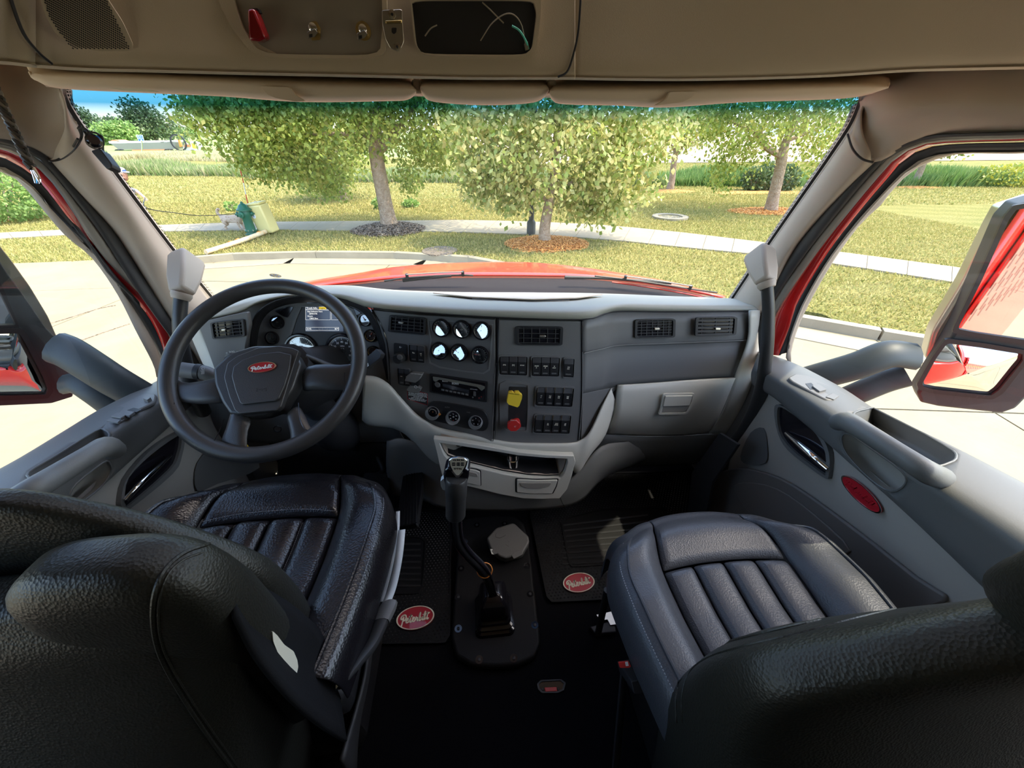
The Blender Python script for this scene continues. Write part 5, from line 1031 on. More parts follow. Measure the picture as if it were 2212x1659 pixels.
mat_('floor_mat', 'black studded rubber mat in the passenger footwell with a red oval badge', [(1143, 1102), (1180, 1098), (1230, 1070), (1262, 1040), (1300, 1022), (1480, 1018), (1520, 1100), (1420, 1290), (1192, 1302), (1180, 1290)],
     [(1212, 1130), (1225, 1118), (1300, 1100), (1440, 1096), (1420, 1215), (1235, 1226), (1228, 1218)], (1250, 1260), 4, .056, .034, [((1215, 1135 + 12 * k), (1400, 1112 + 14 * k)) for k in range(8)])
mat_('floor_mat', 'black studded rubber mat beside the driver seat with a red oval badge', [(770, 1100), (930, 1102), (977, 1108), (974, 1200), (973, 1372), (962, 1390), (822, 1392), (700, 1392), (690, 1200)],
     [(760, 1160), (905, 1160), (921, 1168), (914, 1265), (904, 1284), (770, 1286)], (898, 1336), 2, .060, .036, [((800 + 0 * k, 1175 + 13 * k), (908, 1175 + 13 * k)) for k in range(8)])
fc_ = thing('floor_plate', 'black oblong floor plate round the gear lever boot with recessed screws', 'floor plate')
out = [(1003, 1128), (1040, 1122), (1110, 1120), (1133, 1140), (1142, 1180), (1150, 1240), (1160, 1330), (1168, 1395), (1155, 1428), (1120, 1445), (1075, 1449), (1020, 1446), (985, 1425), (975, 1385), (982, 1280), (990, 1180), (996, 1140)]
slab('plate', PFl, out, M['rubber'], fc_, 0, .026, bevel=.010, seg=4, r=.2)
for a, b in ((996, 1228), (990, 1290), (990, 1358), (1138, 1222), (1145, 1283), (1155, 1350), (1035, 1425), (1110, 1422), (1030, 1134), (1090, 1131), (1004, 1170), (1130, 1168)):
    c = PFl.at(a, b, .0262)
    n_ = lathe('screw_recess', c, Vector((0, 0, 1)), [(.0115, 0), (.0115, .0008), (.0085, .0008), (.0085, .0002)], M['blkg'], fc_, 20)
    lathe('screw', c, Vector((0, 0, 1)), [(.0045, .0002), (.0045, .003), (.002, .0036)], M['blk'], n_, 12)
# boot: stacked rounded square tiers
bt = thing('gear_lever', 'tall bent gear lever with a chrome faced shift knob and black rubber boot', 'gear lever')
def rsq(c, hw, hh, z, n=8, e=.32):
    P = []
    for sx, sy, a0 in ((1, 1, 0), (-1, 1, 90), (-1, -1, 180), (1, -1, 270)):
        for k in range(n):
            a = R(a0 + 90 * k / (n - 1)); r_ = e * hw * 2 * .5
            P.append(Vector((c[0] + sx * (hw - r_) + r_ * math.cos(a), c[1] + sy * (hh - r_) + r_ * math.sin(a), z)))
    return P
bc0 = W(1068, 1335, z=.03)
rows = []
for hw, z, dy in ((.062, .024, 0), (.060, .040, 0), (.053, .044, 0), (.055, .048, 0), (.055, .056, 0), (.048, .060, .002), (.050, .064, .002), (.049, .074, .004), (.043, .078, .004), (.046, .083, .004), (.043, .115, .008), (.039, .135, .010), (.030, .148, .012), (.014, .156, .013)):
    rows.append(rsq((bc0.x, bc0.y + dy + .01), hw, hw * 1.05, z))
V = [p for r_ in rows for p in r_]; n = len(rows[0]); Fs = []
for j in range(len(rows) - 1):
    for k in range(n): Fs.append((j * n + k, j * n + (k + 1) % n, (j + 1) * n + (k + 1) % n, (j + 1) * n + k))
Fs.append(tuple(range((len(rows) - 1) * n, len(rows) * n)))
o = mk('boot', V, Fs, M['blkg'], bt); o.data.set_sharp_from_angle(angle=R(50))
SH = [Vector((bc0.x, bc0.y + .02, .14)), W(1048, 1236, d=.93), W(1010, 1195, d=.88), W(990, 1165, d=.85), W(984, 1130, d=.82), W(984, 1095, d=.79), W(986, 1040, d=.755)]
tube('shaft', SH, [.012, .012, .012, .012, .012, .012, .011], M['blk'], bt, seg=14)
for dx in (-.009, .010):
    tube('air_line', [p + Vector((dx, -.006, .002 * k)) for k, p in enumerate(SH[:6])], .0045, M['blkg'], bt, seg=8)
tp = W(1047, 1232, d=.925); tube('cable_tie', [tp + (uW * math.cos(a_ * .6283) + Vector((0, .5, .8)).normalized() * math.sin(a_ * .6283)) * .0185 for a_ in range(11)], .0013, M['org'], bt, seg=6, sub=2)
g0, g1 = W(984, 1115, d=.80), W(986, 1035, d=.755)
gx = g1 - g0
lathe('grip', g0, gx, [(.0185, 0), (.0205, .004), (.0205, gx.length * .55), (.0215, gx.length * .58), (.0215, gx.length), (.019, gx.length + .004)], M['wheel'], bt, 28)
kc = W(988, 1008, d=.742)
# shield shaped knob: lofted sections
PK = Plane(W(965, 995, d=.735), W(1011, 995, d=.735), W(988, 1035, d=.765))
ko = [(965, 990), (972, 985), (990, 982), (1008, 985), (1017, 991), (1016, 1004), (1008, 1030), (1000, 1042), (976, 1042), (967, 1028), (962, 1002)]
slab('knob_body', PK, ko, M['blkg'], bt, -.028, .006, bevel=.009, seg=4, r=.2)
kf = slab('knob_face', PK, [(969, 993), (976, 988), (990, 986), (1004, 988), (1011, 994), (1008, 1006), (1000, 1020), (992, 1029), (985, 1029), (976, 1018), (970, 1005)], M['chrome'], bt, .004, .0075, bevel=.0015, r=.2)
slab('knob_plate', PK, [(972, 995), (978, 990.5), (990, 989), (1002, 990.5), (1008, 995.5), (1005, 1006), (998, 1018), (991, 1026), (986, 1026), (979, 1017), (973, 1005)], M['ivory'], kf, .0075, .0082, r=.2)
text('knob_lettering', PK, 990, 994, .0060, '12 34 56', M['blk'], kf, h=.0085, bold=.0002)
for k, (a, s_) in enumerate(((980, 'LO'), (990, '2 4'), (999, '6 8'))):
    kq = slab('gear_square', PK, [(a - 3.4, 999), (a + 3.4, 999), (a + 3.4, 1006), (a - 3.4, 1006)], M['blk'], kf, .0082, .0086)
    text('knob_lettering', PK, a, 1002.5, .0035, s_, M['ivory'], kf, h=.0088)
text('knob_lettering', PK, 989, 1013, .0060, 'E\u00B7T\u00B7N', M['blk'], kf, h=.0085, bold=.0002)
slab('splitter_button', PK, [(953, 1030), (960, 1024), (964, 1028), (964, 1050), (958, 1048), (954, 1040)], M['strap'], bt, -.018, -.006, bevel=.002, r=.15)
# square sensor puck leaning on the plate
pkk = thing('charcoal_puck', 'charcoal rounded square plastic unit lying on the gear lever plate', 'device')
Ppk = Plane(W(1050, 1190, z=.085), W(1140, 1180, z=.085), W(1100, 1210, z=.075))
slab('case', Ppk, [(1052, 1172), (1072, 1150), (1106, 1140), (1112, 1142), (1140, 1168), (1142, 1180), (1128, 1205), (1092, 1215), (1078, 1210), (1060, 1194)], M['dark'], pkk, -.045, 0, bevel=.006, seg=3, r=.12)
for q in ([(1072, 1152), (1088, 1145), (1094, 1156), (1080, 1163), (1070, 1160)], [(1105, 1200), (1112, 1192), (1128, 1188), (1130, 1198), (1110, 1208)], [(1062, 1190), (1070, 1184), (1075, 1196), (1068, 1198)]):
    slab('corner_pad', Ppk, q, M['dark'], pkk, 0, .0025, bevel=.0008, r=.2)
ringslab('embossed_mark', Ppk, [(1092, 1176), (1096, 1164), (1103, 1170), (1099, 1181)], [(1094.5, 1174), (1096.5, 1168), (1100.5, 1171), (1098.5, 1177)], M['dark'], pkk, 0, .0015)
slab('white_mark', Ppk, [(1059, 1186), (1064, 1186), (1068, 1198), (1062, 1197)], M['white'], pkk, .0001, .0006, r=.1)
# red latch recess in the carpet
rlt = thing('floor_latch', 'small red floor latch in a slot of the black carpet', 'latch')
ringslab('slot_edge', PFl, [(1160, 1478), (1168, 1470), (1212, 1468), (1222, 1476), (1218, 1492), (1205, 1498), (1170, 1498), (1162, 1490)], [(1164, 1479), (1170, 1473), (1210, 1471), (1218, 1477), (1214, 1490), (1203, 1494), (1172, 1494), (1166, 1488)], M['blk'], rlt, 0, .004, r=.1)
slab('slot', PFl, [(1164, 1479), (1170, 1473), (1210, 1471), (1218, 1477), (1214, 1490), (1203, 1494), (1172, 1494), (1166, 1488)], M['blkg'], rlt, 0, .001, r=.1)
slab('red_tab', PFl, [(1176, 1486), (1202, 1485), (1204, 1494), (1178, 1495)], M['redb'], rlt, .001, .005, bevel=.001)
for a in (1172, 1206): lathe('screw', PFl.at(a, 1489, .001), Vector((0, 0, 1)), [(.003, 0), (.002, .002)], M['blk'], rlt, 10)
# ================================================================== SEATS
def seat(nm, lab, cx_, yf, ztop, hw, Ls, matl, back_y, flip, yaw=0, back_m=None, shoulder=None):
    t = thing(nm, lab, 'seat')
    # cushion surface, split at its seams
    NU, NV = 56, 48; us = [-1.42 + 2.84 * i / NU for i in range(NU + 1)]; vs_ = [-.30 + 1.30 * j / NV for j in range(NV + 1)]
    re = .055
    def P(u, v):
        vv = max(v, 0); au = min(abs(u), 1)
        wv = hw * (1 - .20 * max(0, 1 - vv / .30) ** 2.2) * (1 - .13 * max(0, (vv - .35) / .65) ** 1.5)
        x = (1 if u > 0 else -1) * au * wv; y = -vv * Ls - .055 * (au ** 2.4) * (1 - vv)
        # height profile
        bol = 1 / (1 + math.exp(-(au - .70) * 22)); z = .038 * bol * min(1, .35 + vv * 1.6) - .012 * (1 - abs(2 * vv - 1)) * (1 - bol)
        z += .012 * math.exp(-((vv - .12) / .10) ** 2)
        z -= .020 * max(0, 1 - vv / .12) ** 2
        def groove(d, w_, dep): return dep * math.exp(-(d / w_) ** 2)
        z -= groove(au - .60, .022, .016) if vv > .0 else 0
        if au < .6: z -= groove(vv - .27, .012, .014)
        if au < .585 and vv > .275:
            for g_ in (-.30, 0, .30): z -= groove((u - g_), .020, .011)
            z += .005 * abs(math.sin(u * math.pi / .30)) ** .6
        if abs(u) > 1:
            e = (abs(u) - 1) / .42; a = min(e * 2.2, 1) * math.pi / 2
            x += (1 if u > 0 else -1) * re * .6 * math.sin(a); z -= re * (1 - math.cos(a)) + max(0, e - .45) * .07
        if v < 0:
            e = -v / .30; a = min(e * 2.2, 1) * math.pi / 2
            y += re * .7 * math.sin(a); z -= re * (1 - math.cos(a)) + max(0, e - .45) * .20
        c, s_ = math.cos(R(yaw)), math.sin(R(yaw))
        return Vector((cx_ + x * c - y * s_, yf + x * s_ + y * c, ztop + z))
    G = [[P(u, v) for u in us] for v in vs_]
    regs = {}
    for j in range(NV):
        for i in range(NU):
            u = (us[i] + us[i + 1]) / 2; v = (vs_[j] + vs_[j + 1]) / 2
            if abs(u) >= .60: key = 'bolster_a' if u < 0 else 'bolster_b'
            elif v < .27: key = 'front_panel'
            else: key = 'chan%d' % sum(u > g_ for g_ in (-.30, 0, .30))
            regs.setdefault(key, []).append((j, i))
    for key, cells in regs.items():
        ix = {}; V = []; Fs = []
        for j, i in cells:
            f = []
            for a, b in ((j, i), (j, i + 1), (j + 1, i + 1), (j + 1, i)):
                if (a, b) not in ix: ix[(a, b)] = len(V); V.append(G[a][b])
                f.append(ix[(a, b)])
            Fs.append(tuple(reversed(f)))
        mk('bolster' if 'bol' in key else 'front_panel' if 'front' in key else 'channel', V, Fs, matl, t, solid=.004, sub=1)
    # piping and stitching along the seams
    for sg in (-1, 1):
        tube('piping', [P(sg * .995, v) + Vector((0, 0, .002)) for v in (.0, .06, .12, .25, .4, .6, .8, 1.0)], .0030, matl, t, seg=6, sub=4)
        S_ = resamp(catmull([P(sg * .655, v) + Vector((0, 0, .0015)) for v in (-.02, .1, .25, .4, .6, .8, 1.0)], 8), 90)
    def stitch(pts_):
        Q = resamp(catmull(pts_, 8), 80); V = []; Fs = []
        for k in range(0, 79):
            a, b = Q[k].lerp(Q[k + 1], .15), Q[k].lerp(Q[k + 1], .75); d_ = (b - a).normalized(); s_ = d_.cross(Vector((0, 0, 1))) * .0007
            kk = len(V); V += [a - s_, a + s_, b + s_, b - s_, (a + b) / 2 + Vector((0, 0, .0008))]; Fs += [(kk, kk + 1, kk + 4), (kk + 1, kk + 2, kk + 4), (kk + 2, kk + 3, kk + 4), (kk + 3, kk, kk + 4)]
        tag(mk('stitching', V, Fs, M['thread'], t, smooth=False), kind='stuff')
    if flip: stitch([P(u, .245) + Vector((0, 0, .0015)) for u in (-.58, -.3, 0, .3, .58)]); stitch([P(.30, v) + Vector((0, 0, .001)) for v in (.3, .5, .75, 1.0)]); stitch([P(1.06, v) + Vector((.001, 0, .002)) for v in (.02, .2, .4, .6, .8, 1.0)]); stitch([P(-1.02, v) + Vector((0, 0, .0025)) for v in (0, .1, .2, .4)])
    else: stitch([P(-1.06, v) + Vector((0, 0, .0025)) for v in (.02, .2, .4, .6, .8, 1.0)])
    # pan and pedestal
    box('seat_pan', (cx_, yf - Ls * .52, ztop - .17), (hw * 1.75, Ls * .85, .09), M['blk'], t, bevel=.02)
    box('pedestal', (cx_, yf - Ls * .55, (ztop - .20) / 2), (hw * 1.25, Ls * .6, ztop - .20), M['blk'], t, bevel=.03)
    return t, P
td, PD_ = seat('driver_seat', 'worn glossy black leather seat with stitched channels behind the steering wheel', -.492, .752, .597, .250, .48, M['lea'], 0, True, yaw=0)
tp_, PP_ = seat('passenger_seat', 'grey black vinyl seat with wide channels on the passenger side', .511, .566, .548, .232, .44, M['lea2'], 0, False, yaw=0)
def back(t, cx_, y0, k, secs, m_, side):
    rows = []
    for z, hl, hr, th, cz in secs:          # z, half width inner/outer, thickness, centre shift
        yc = y0 - k * (z - .55) + cz; P = []
        for i in range(40):
            a = 2 * math.pi * i / 40; c, s_ = math.cos(a), math.sin(a)
            w_ = hr if c > 0 else hl
            ex, ey = abs(c) ** .62, abs(s_) ** .62
            P.append(Vector((cx_ + (1 if c > 0 else -1) * ex * w_, yc + (1 if s_ > 0 else -1) * ey * th, z + .04 * (0) )))
        rows.append(P)
    return grid('backrest', rows, m_, t, nu=1, nv=3, solid=0, closed=True)
def tidy(o):
    bm = bmesh.new(); bm.from_mesh(o.data); bmesh.ops.holes_fill(bm, edges=[e for e in bm.edges if e.is_boundary], sides=0); bmesh.ops.recalc_face_normals(bm, faces=bm.faces); bm.to_mesh(o.data); bm.free(); return o
tidy(back(tp_, .515, .215, .25, [(.20, .22, .22, .11, -.17), (.34, .235, .235, .13, -.14), (.50, .25, .25, .13, -.085), (.66, .26, .262, .105, -.045), (.76, .262, .262, .075, -.015), (.82, .258, .258, .058, -.004), (.865, .245, .245, .046, 0), (.91, .205, .205, .038, 0), (.95, .165, .165, .034, 0), (.99, .11, .11, .030, 0), (1.005, .085, .085, .022, 0)], M['leab'], 1))
o = back(tp_, .50, .215, .25, [(.97, .03, .03, .02, 0), (.99, .085, .085, .05, 0), (1.04, .12, .12, .055, 0), (1.12, .14, .14, .055, 0), (1.22, .14, .14, .05, 0), (1.27, .12, .12, .04, 0), (1.29, .05, .05, .02, 0)], M['leab'], 1); o.name = 'headrest'; tidy(o)
tidy(back(td, -.57, .375, .12, [(.52, .24, .24, .05, 0), (.66, .26, .262, .05, 0), (.78, .265, .264, .042, 0), (.84, .26, .250, .034, 0), (.89, .25, .220, .030, 0), (.935, .21, .185, .026, 0), (.97, .16, .145, .022, 0), (1.0, .11, .10, .018, 0), (1.010, .07, .07, .012, 0)], M['leab'], -1))
o = back(td, -.385, .305, .10, [(.50, .08, .085, .05, 0), (.80, .085, .098, .05, 0), (.89, .09, .098, .045, 0), (.94, .085, .085, .04, 0), (.966, .062, .062, .03, 0), (.977, .035, .035, .018, 0)], M['leab'], -1); o.name = 'side_wing'; tidy(o)
o = back(td, -.58, .31, .12, [(.20, .22, .20, .13, -.14), (.36, .23, .225, .15, -.11), (.52, .25, .245, .14, -.07), (.68, .26, .262, .09, -.035), (.80, .262, .275, .055, -.015), (.87, .25, .27, .046, -.005), (.90, .23, .23, .035, 0), (.918, .17, .17, .025, 0), (.925, .10, .10, .015, 0)], M['leab'], -1); o.name = 'rear_shell'; tidy(o)
o = back(td, -.64, .36, .15, [(1.00, .03, .03, .02, 0), (1.03, .085, .085, .05, 0), (1.08, .125, .125, .055, 0), (1.16, .14, .14, .055, 0), (1.26, .14, .14, .05, 0), (1.31, .12, .12, .04, 0), (1.33, .05, .05, .02, 0)], M['leab'], -1); o.name = 'headrest'; tidy(o)
# raised seams on the backs of the seats, laid on their surfaces
def seam(parent, names, P, r):
    bvh = []
    dg = bpy.context.evaluated_depsgraph_get()
    for o in parent.children:
        if o.name.split('.')[0] in names:
            bm = bmesh.new(); bm.from_object(o, dg); bvh.append(BVHTree.FromBMesh(bm)); bm.free()
    out = []
    for q in catmull([Vector((a, b, 0)) for a, b in P], 5):
        d = ray(q.x, q.y).normalized(); h = [t.ray_cast(EYE, d) for t in bvh]; h = [x for x in h if x[0] is not None]
        if h: b = min(h, key=lambda x: x[3]); out.append(b[0])
    if len(out) > 3: tube('seam', out, r, M['leab'], parent, seg=6, sub=1)
bpy.context.view_layer.update()
seam(tp_, ('backrest',), [(1462, 1560), (1462, 1500), (1478, 1440), (1520, 1405), (1600, 1380), (1720, 1352), (1850, 1318), (1980, 1288), (2090, 1268)], .0022)
seam(tp_, ('backrest',), [(1474, 1560), (1474, 1500), (1490, 1452), (1530, 1420), (1605, 1396), (1725, 1368), (1855, 1334), (1985, 1304), (2095, 1284)], .0014)
seam(td, ('side_wing', 'rear_shell'), [(452, 1175), (395, 1196), (350, 1240), (330, 1310), (340, 1400), (385, 1490), (450, 1590), (500, 1659)], .0022)
seam(td, ('side_wing', 'rear_shell'), [(440, 1192), (392, 1212), (358, 1250), (342, 1315), (352, 1398), (396, 1484), (462, 1584), (515, 1659)], .0012)
# seat belt buckles, straps, levers
bk1 = thing('seat_belt_buckle', 'black belt buckle with a bright red button beside the passenger seat', 'buckle')
Pb = Plane(W(1332, 1428, z=.50), W(1362, 1428, z=.50), W(1345, 1450, z=.49))
slab('case', Pb, [(1333, 1428), (1360, 1424), (1368, 1450), (1338, 1452)], M['blk'], bk1, -.10, 0, bevel=.003, r=.1)
slab('red_button', Pb, [(1335, 1429), (1357, 1427), (1362, 1438), (1358, 1441), (1338, 1441)], M['redb'], bk1, 0, .004, bevel=.001, r=.1)
slab('slot', Pb, [(1350, 1430), (1356, 1429), (1358, 1438), (1352, 1439)], M['white'], bk1, .004, .0045)
tube('stalk', [Pb.at(1350, 1440, -.09), Vector((.24, .20, .16)), Vector((.25, .18, .03))], .012, M['blk'], bk1, seg=8, flat=(1.4, .6))
bk2 = thing('seat_belt_stalk', 'grey sheathed belt buckle stalk standing beside the driver seat', 'buckle')
p0, p1, p2 = W(735, 1482, d=.62), W(800, 1395, d=.70), W(835, 1318, d=.76)
tube('sheath', [p0, p0.lerp(p1, .5), p1, p1.lerp(p2, .7)], [.008, .014, .018, .020], M['seal'], bk2, seg=12, flat=(1.2, .6))
tube('buckle_head', [p1.lerp(p2, .6), p2, p2 + (p2 - p1) * .18], [.021, .023, .020], M['dark'], bk2, seg=12, flat=(1.2, .6), sub=3)
tube('cable', [W(730, 1510, d=.64), W(724, 1485, d=.62), p0.lerp(p1, .3)], .005, M['chrome'], bk2, seg=8)
ws = thing('white_strap', 'white webbing strap hanging down between driver seat and pedals', 'strap')
def ribbon(nm, P, wd, m_, par, side):
    Q = catmull(P, 8); V = []; Fs = []
    for k, p in enumerate(Q): V += [p - side * wd / 2, p + side * wd / 2]
    for k in range(len(Q) - 1): Fs.append((2 * k, 2 * k + 1, 2 * k + 3, 2 * k + 2))
    return mk(nm, V, Fs, m_, par, solid=.0015)
ribbon('webbing', [W(868, 1145, d=.96), W(862, 1200, d=.90), W(850, 1260, d=.85), W(836, 1300, d=.81), W(812, 1345, d=.77)], .018, M['strap'], ws, Vector((1, 0, .1)))
ribbon('webbing', [W(860, 1105, d=1.02), W(858, 1150, d=.97), W(850, 1195, d=.92), W(838, 1250, d=.87), W(824, 1300, d=.82)], .010, M['strap'], ws, Vector((1, 0, .1)))
sl = thing('side_shield', 'curved grey plastic side shield at the foot of the driver seat', 'seat shield')
grid('shield', [[W(798, 1395, z=.35), W(790, 1460, z=.37), W(770, 1540, z=.38), W(740, 1640, z=.40)], [W(806, 1400, z=.30), W(797, 1470, z=.30), W(778, 1560, z=.30), W(760, 1680, z=.30)], [W(800, 1400, z=.10), W(792, 1480, z=.10), W(776, 1580, z=.10), W(770, 1700, z=.10)]], M['seal'], sl, nu=4, nv=4, solid=.006)
cv = thing('seat_back_cloth', 'black cloth draped at the side of the driver backrest with a white care label', 'cloth')
grid('cloth', [[W(514, 1210, d=.50), W(565, 1262, d=.53), W(640, 1312, d=.58), W(700, 1375, d=.62), W(720, 1460, d=.66)], [W(505, 1255, d=.455), W(545, 1310, d=.48), W(600, 1385, d=.52), W(655, 1440, d=.56), W(735, 1510, d=.62)], [W(515, 1330, d=.425), W(560, 1420, d=.455), W(625, 1500, d=.49), W(690, 1560, d=.54), W(750, 1600, d=.59)]], M['cloth'], cv, nu=4, nv=4, solid=.006)
slab('care_label', Plane(W(585, 1360, d=.508), W(640, 1440, d=.548), W(590, 1400, d=.512)), [(586, 1362), (597, 1372), (612, 1392), (632, 1406), (640, 1425), (642, 1440), (636, 1468), (620, 1445), (598, 1410), (588, 1385)], M['ivory'], cv, .006, .008, r=.15)
bb_ = thing('base_bracket', 'black steel slide bracket under the front corner of the passenger seat', 'bracket')
tube('leg', [W(1312, 1275, z=.28), W(1300, 1330, z=.16), W(1292, 1368, z=.03)], .010, M['blk'], bb_, seg=8, sub=3)
slab('foot', PFl, [(1272, 1360), (1325, 1345), (1330, 1372), (1285, 1376)], M['blk'], bb_, 0, .02, bevel=.003)
slab('rail', PFl, [(1288, 1330), (1325, 1322), (1332, 1350), (1318, 1352), (1312, 1340), (1296, 1342)], M['steel'], bb_, .02, .026)
# ================================================================== TRUCK NOSE, MIRRORS, OUTER SHELL
GZ = -1.20; RZ = -1.34
hd_ = thing('truck_hood', 'sunlit red truck hood beyond the windscreen', 'hood')
hb = [(540, 640, 1.60), (640, 626, 1.66), (720, 616, 1.72), (790, 609, 1.74), (850, 603, 1.76), (950, 598, 1.78), (1060, 597, 1.78), (1180, 598, 1.77), (1260, 600, 1.75), (1350, 608, 1.72), (1450, 622, 1.66), (1560, 645, 1.56)]
hf = [(540, 655, 2.0), (640, 622, 2.2), (720, 606, 2.4), (790, 594, 2.5), (850, 583, 2.55), (950, 575, 2.6), (1060, 571, 2.62), (1160, 573, 2.6), (1260, 584, 2.5), (1360, 600, 2.35), (1450, 617, 2.2), (1560, 648, 2.0)]
A = [W(a, b, y=c) for a, b, c in hb]; B = [W(a, b, y=c) for a, b, c in hf]
Mh = [a.lerp(b, .5) + Vector((0, 0, .012)) for a, b in zip(A, B)]
C1 = [p + Vector((p.x * .05, .35, -.22)) for p in B]; C2 = [p + Vector((p.x * .05, .7, -.75)) for p in B]
grid('hood_shell', [A, Mh, B, C1, C2], M['hood'], hd_, nu=4, nv=5, solid=.01)
tube('hood_seam', [W(1190, 573.5, y=2.5), W(1222, 600, y=1.75)], .002, M['redl'], hd_, seg=6, sub=2)
cw = thing('cowl', 'black cowl panel between windscreen and red hood', 'cowl')
lo_ = [(a, b, c) for a, b, c in ((540, 668, 1.42), (640, 650, 1.47), (720, 642, 1.50), (790, 640, 1.51), (850, 640, 1.52), (950, 640, 1.52), (1060, 642, 1.52), (1180, 644, 1.52), (1260, 645, 1.51), (1350, 652, 1.48), (1450, 660, 1.44), (1580, 675, 1.36))]
grid('cowl_panel', [[W(a, b, y=c) for a, b, c in lo_], [p.lerp(W(a, b, y=c), .5) + Vector((0, 0, -.012)) for p, (a, b, c) in zip(A, lo_)], [p + Vector((0, -.01, -.004)) for p in A]], M['cowlm'], cw, nu=4, nv=4, solid=.01)
rd = tube('red_edge', [W(a, b + 3.5, y=c - .06) for a, b, c in ((1322, 606, 1.72), (1400, 617, 1.68), (1480, 631, 1.62), (1530, 641, 1.57))], .004, M['hood'], cw, seg=6)
def wiper(nm, lab, arm, blade, y):
    t = thing(nm, lab, 'wiper')
    Bp = [W(a, b, y=c) for a, b, c in blade]; Ap = [W(a, b, y=c) for a, b, c in arm]
    tube('blade', Bp, .0045, M['blk'], t, seg=6); tube('arm', Ap, [.009] + [.006] * (len(Ap) - 1), M['seal'], t, seg=8)
    tube('bridge', [p + Vector((0, -.01, .016)) for p in Bp[1:-1]], .003, M['sealg'], t, seg=6)
    for k in (1, len(Bp) - 2): lathe('clip', Bp[k], Vector((0, -.3, 1)), [(.007, -.004), (.007, .018)], M['blk'], t, 8)
    return t
wiper('wiper', 'wiper parked across the cowl in front of the steering wheel side', [(870, 605, 1.66), (920, 601, 1.66), (975, 596, 1.66)], [(830, 607, 1.64), (880, 600, 1.65), (940, 596, 1.66), (1000, 594, 1.66), (1022, 595, 1.66)], 1.66)
wiper('wiper', 'wiper parked over the cowl on the passenger side, reaching the grass view', [(1220, 599, 1.66), (1300, 601, 1.65), (1380, 606, 1.63), (1450, 612, 1.6)], [(1285, 596, 1.64), (1350, 603, 1.63), (1420, 613, 1.60), (1490, 624, 1.56), (1549, 632, 1.52)], 1.6)
# door skins and sleeper flank seen in the mirrors
for s in (-1, 1):
    o = box('wall_outer', (s * 1.06, -.35, -.08), (.03, 3.0, 1.4), M['red'], bevel=.01); o.name = 'wall_%s_outer' % ('left' if s < 0 else 'right'); struct(o, 'red outer cab side')
    tag(o, 'red painted outer cab side')
for s in (-1, 1): struct(box('wall_right_outer' if s > 0 else 'wall_left_outer', (s * 1.10, -1.45, .75), (.04, 2.0, 3.0), M['red'], bevel=.02), 'red sleeper side')
for s in (1,):
    st_ = thing('slotted_panel', 'slotted red side panel behind the cab shown in the passenger mirror', 'panel')
    box('panel', (1.135, -1.3, .75), (.02, 1.5, .7), M['red'], st_, bevel=.005)
    V = []; Fs = []
    for i in range(26):
        for j in range(5):
            y = -2.0 + i * .06; z = 1.05 - j * .14 - (.05 if i % 2 else 0); k = len(V)
            V += [Vector((1.1465, y, z)), Vector((1.1465, y + .012, z)), Vector((1.1465, y + .022, z + .07)), Vector((1.1465, y + .010, z + .07))]; Fs.append((k, k + 1, k + 2, k + 3))
    tag(mk('perforation', V, Fs, M['blk'], st_, smooth=False), kind='stuff')
def mirror(lab, pl, outer, main, conv, arms, shellpts, dp):
    t = thing('exterior_mirror', lab, 'mirror')
    slab('housing', pl, outer, M['post'], t, -dp, 0, bevel=.012, r=.12, seg=3)
    slab('shell', pl, shellpts, M['shell'], t, -dp - .05, -dp + .01, bevel=.02, r=.15, seg=3)
    f = ringslab('glass_frame', pl, [(a, b) for a, b in main[0]], main[1], M['blk'], t, 0, .008, r=.12)
    slab('flat_glass', pl, main[1], M['mirror'], t, 0, .002, r=.12)
    ringslab('glass_frame', pl, conv[0], conv[1], M['blk'], t, 0, .010, r=.15)
    # convex glass: gently domed
    q = [pl.at(a, b, .002) for a, b in conv[1]]; c = sum(q, Vector()) / len(q)
    rings = [[c + (p - c) * k + pl.n * (.022 * (1 - k * k)) for p in roundpoly(q, .2, 3)] for k in (1, .8, .6, .4, .2, .02)]
    grid('convex_glass', [[*r_] for r_ in rings], M['mirror'], t, nu=1, nv=2, solid=0, closed=True)
    for P, r_ in arms: tube('arm', P, r_, M['post'], t, seg=12, flat=(1.2, .7))
    return t
# passenger side mirror
_a = W(1990, 800, y=.86); PMR = Plane(_a, Vector((*W(2190, 800, y=.7648).xy, _a.z)), _a + Vector((.01, -.03, 1)))
mirror('tall black truck mirror outside the passenger window reflecting the red cab side', PMR,
    [(2300, 400), (2212, 420), (2170, 432), (2142, 462), (2100, 560), (2050, 680), (2000, 770), (1966, 825), (1974, 845), (2010, 853), (2140, 866), (2170, 855), (2230, 790), (2340, 600)],
    ([(2300, 432), (2212, 438), (2185, 443), (2166, 466), (2108, 600), (2052, 716), (2110, 726), (2212, 742), (2340, 760)], [(2320, 445), (2212, 449), (2192, 452), (2176, 474), (2118, 604), (2066, 708), (2110, 717), (2212, 732), (2330, 748)]),
    ([(2040, 728), (2120, 738), (2216, 754), (2218, 775), (2164, 846), (2140, 860), (2010, 846), (1982, 838), (1978, 826), (2010, 770)], [(2044, 738), (2120, 747), (2206, 761), (2206, 776), (2156, 838), (2136, 852), (2012, 838), (1992, 832), (1990, 824), (2018, 772)]),
    [([W(1975, 770, y=.85), W(1920, 765, y=.86), W(1850, 790, y=.88), W(1770, 812, y=.93), W(1700, 830, y=1.0)], .034), ([W(1960, 810, y=.84), W(1910, 825, y=.86), W(1850, 850, y=.88), W(1800, 870, y=.92)], .028)],
    [(2290, 395), (2205, 418), (2140, 440), (2118, 480), (2060, 600), (2000, 700), (1985, 760), (2100, 820), (2200, 800), (2340, 500)], .07)
PML = Plane(W(-60, 800, y=.98), W(100, 800, y=1.08), W(0, 560, y=1.08))
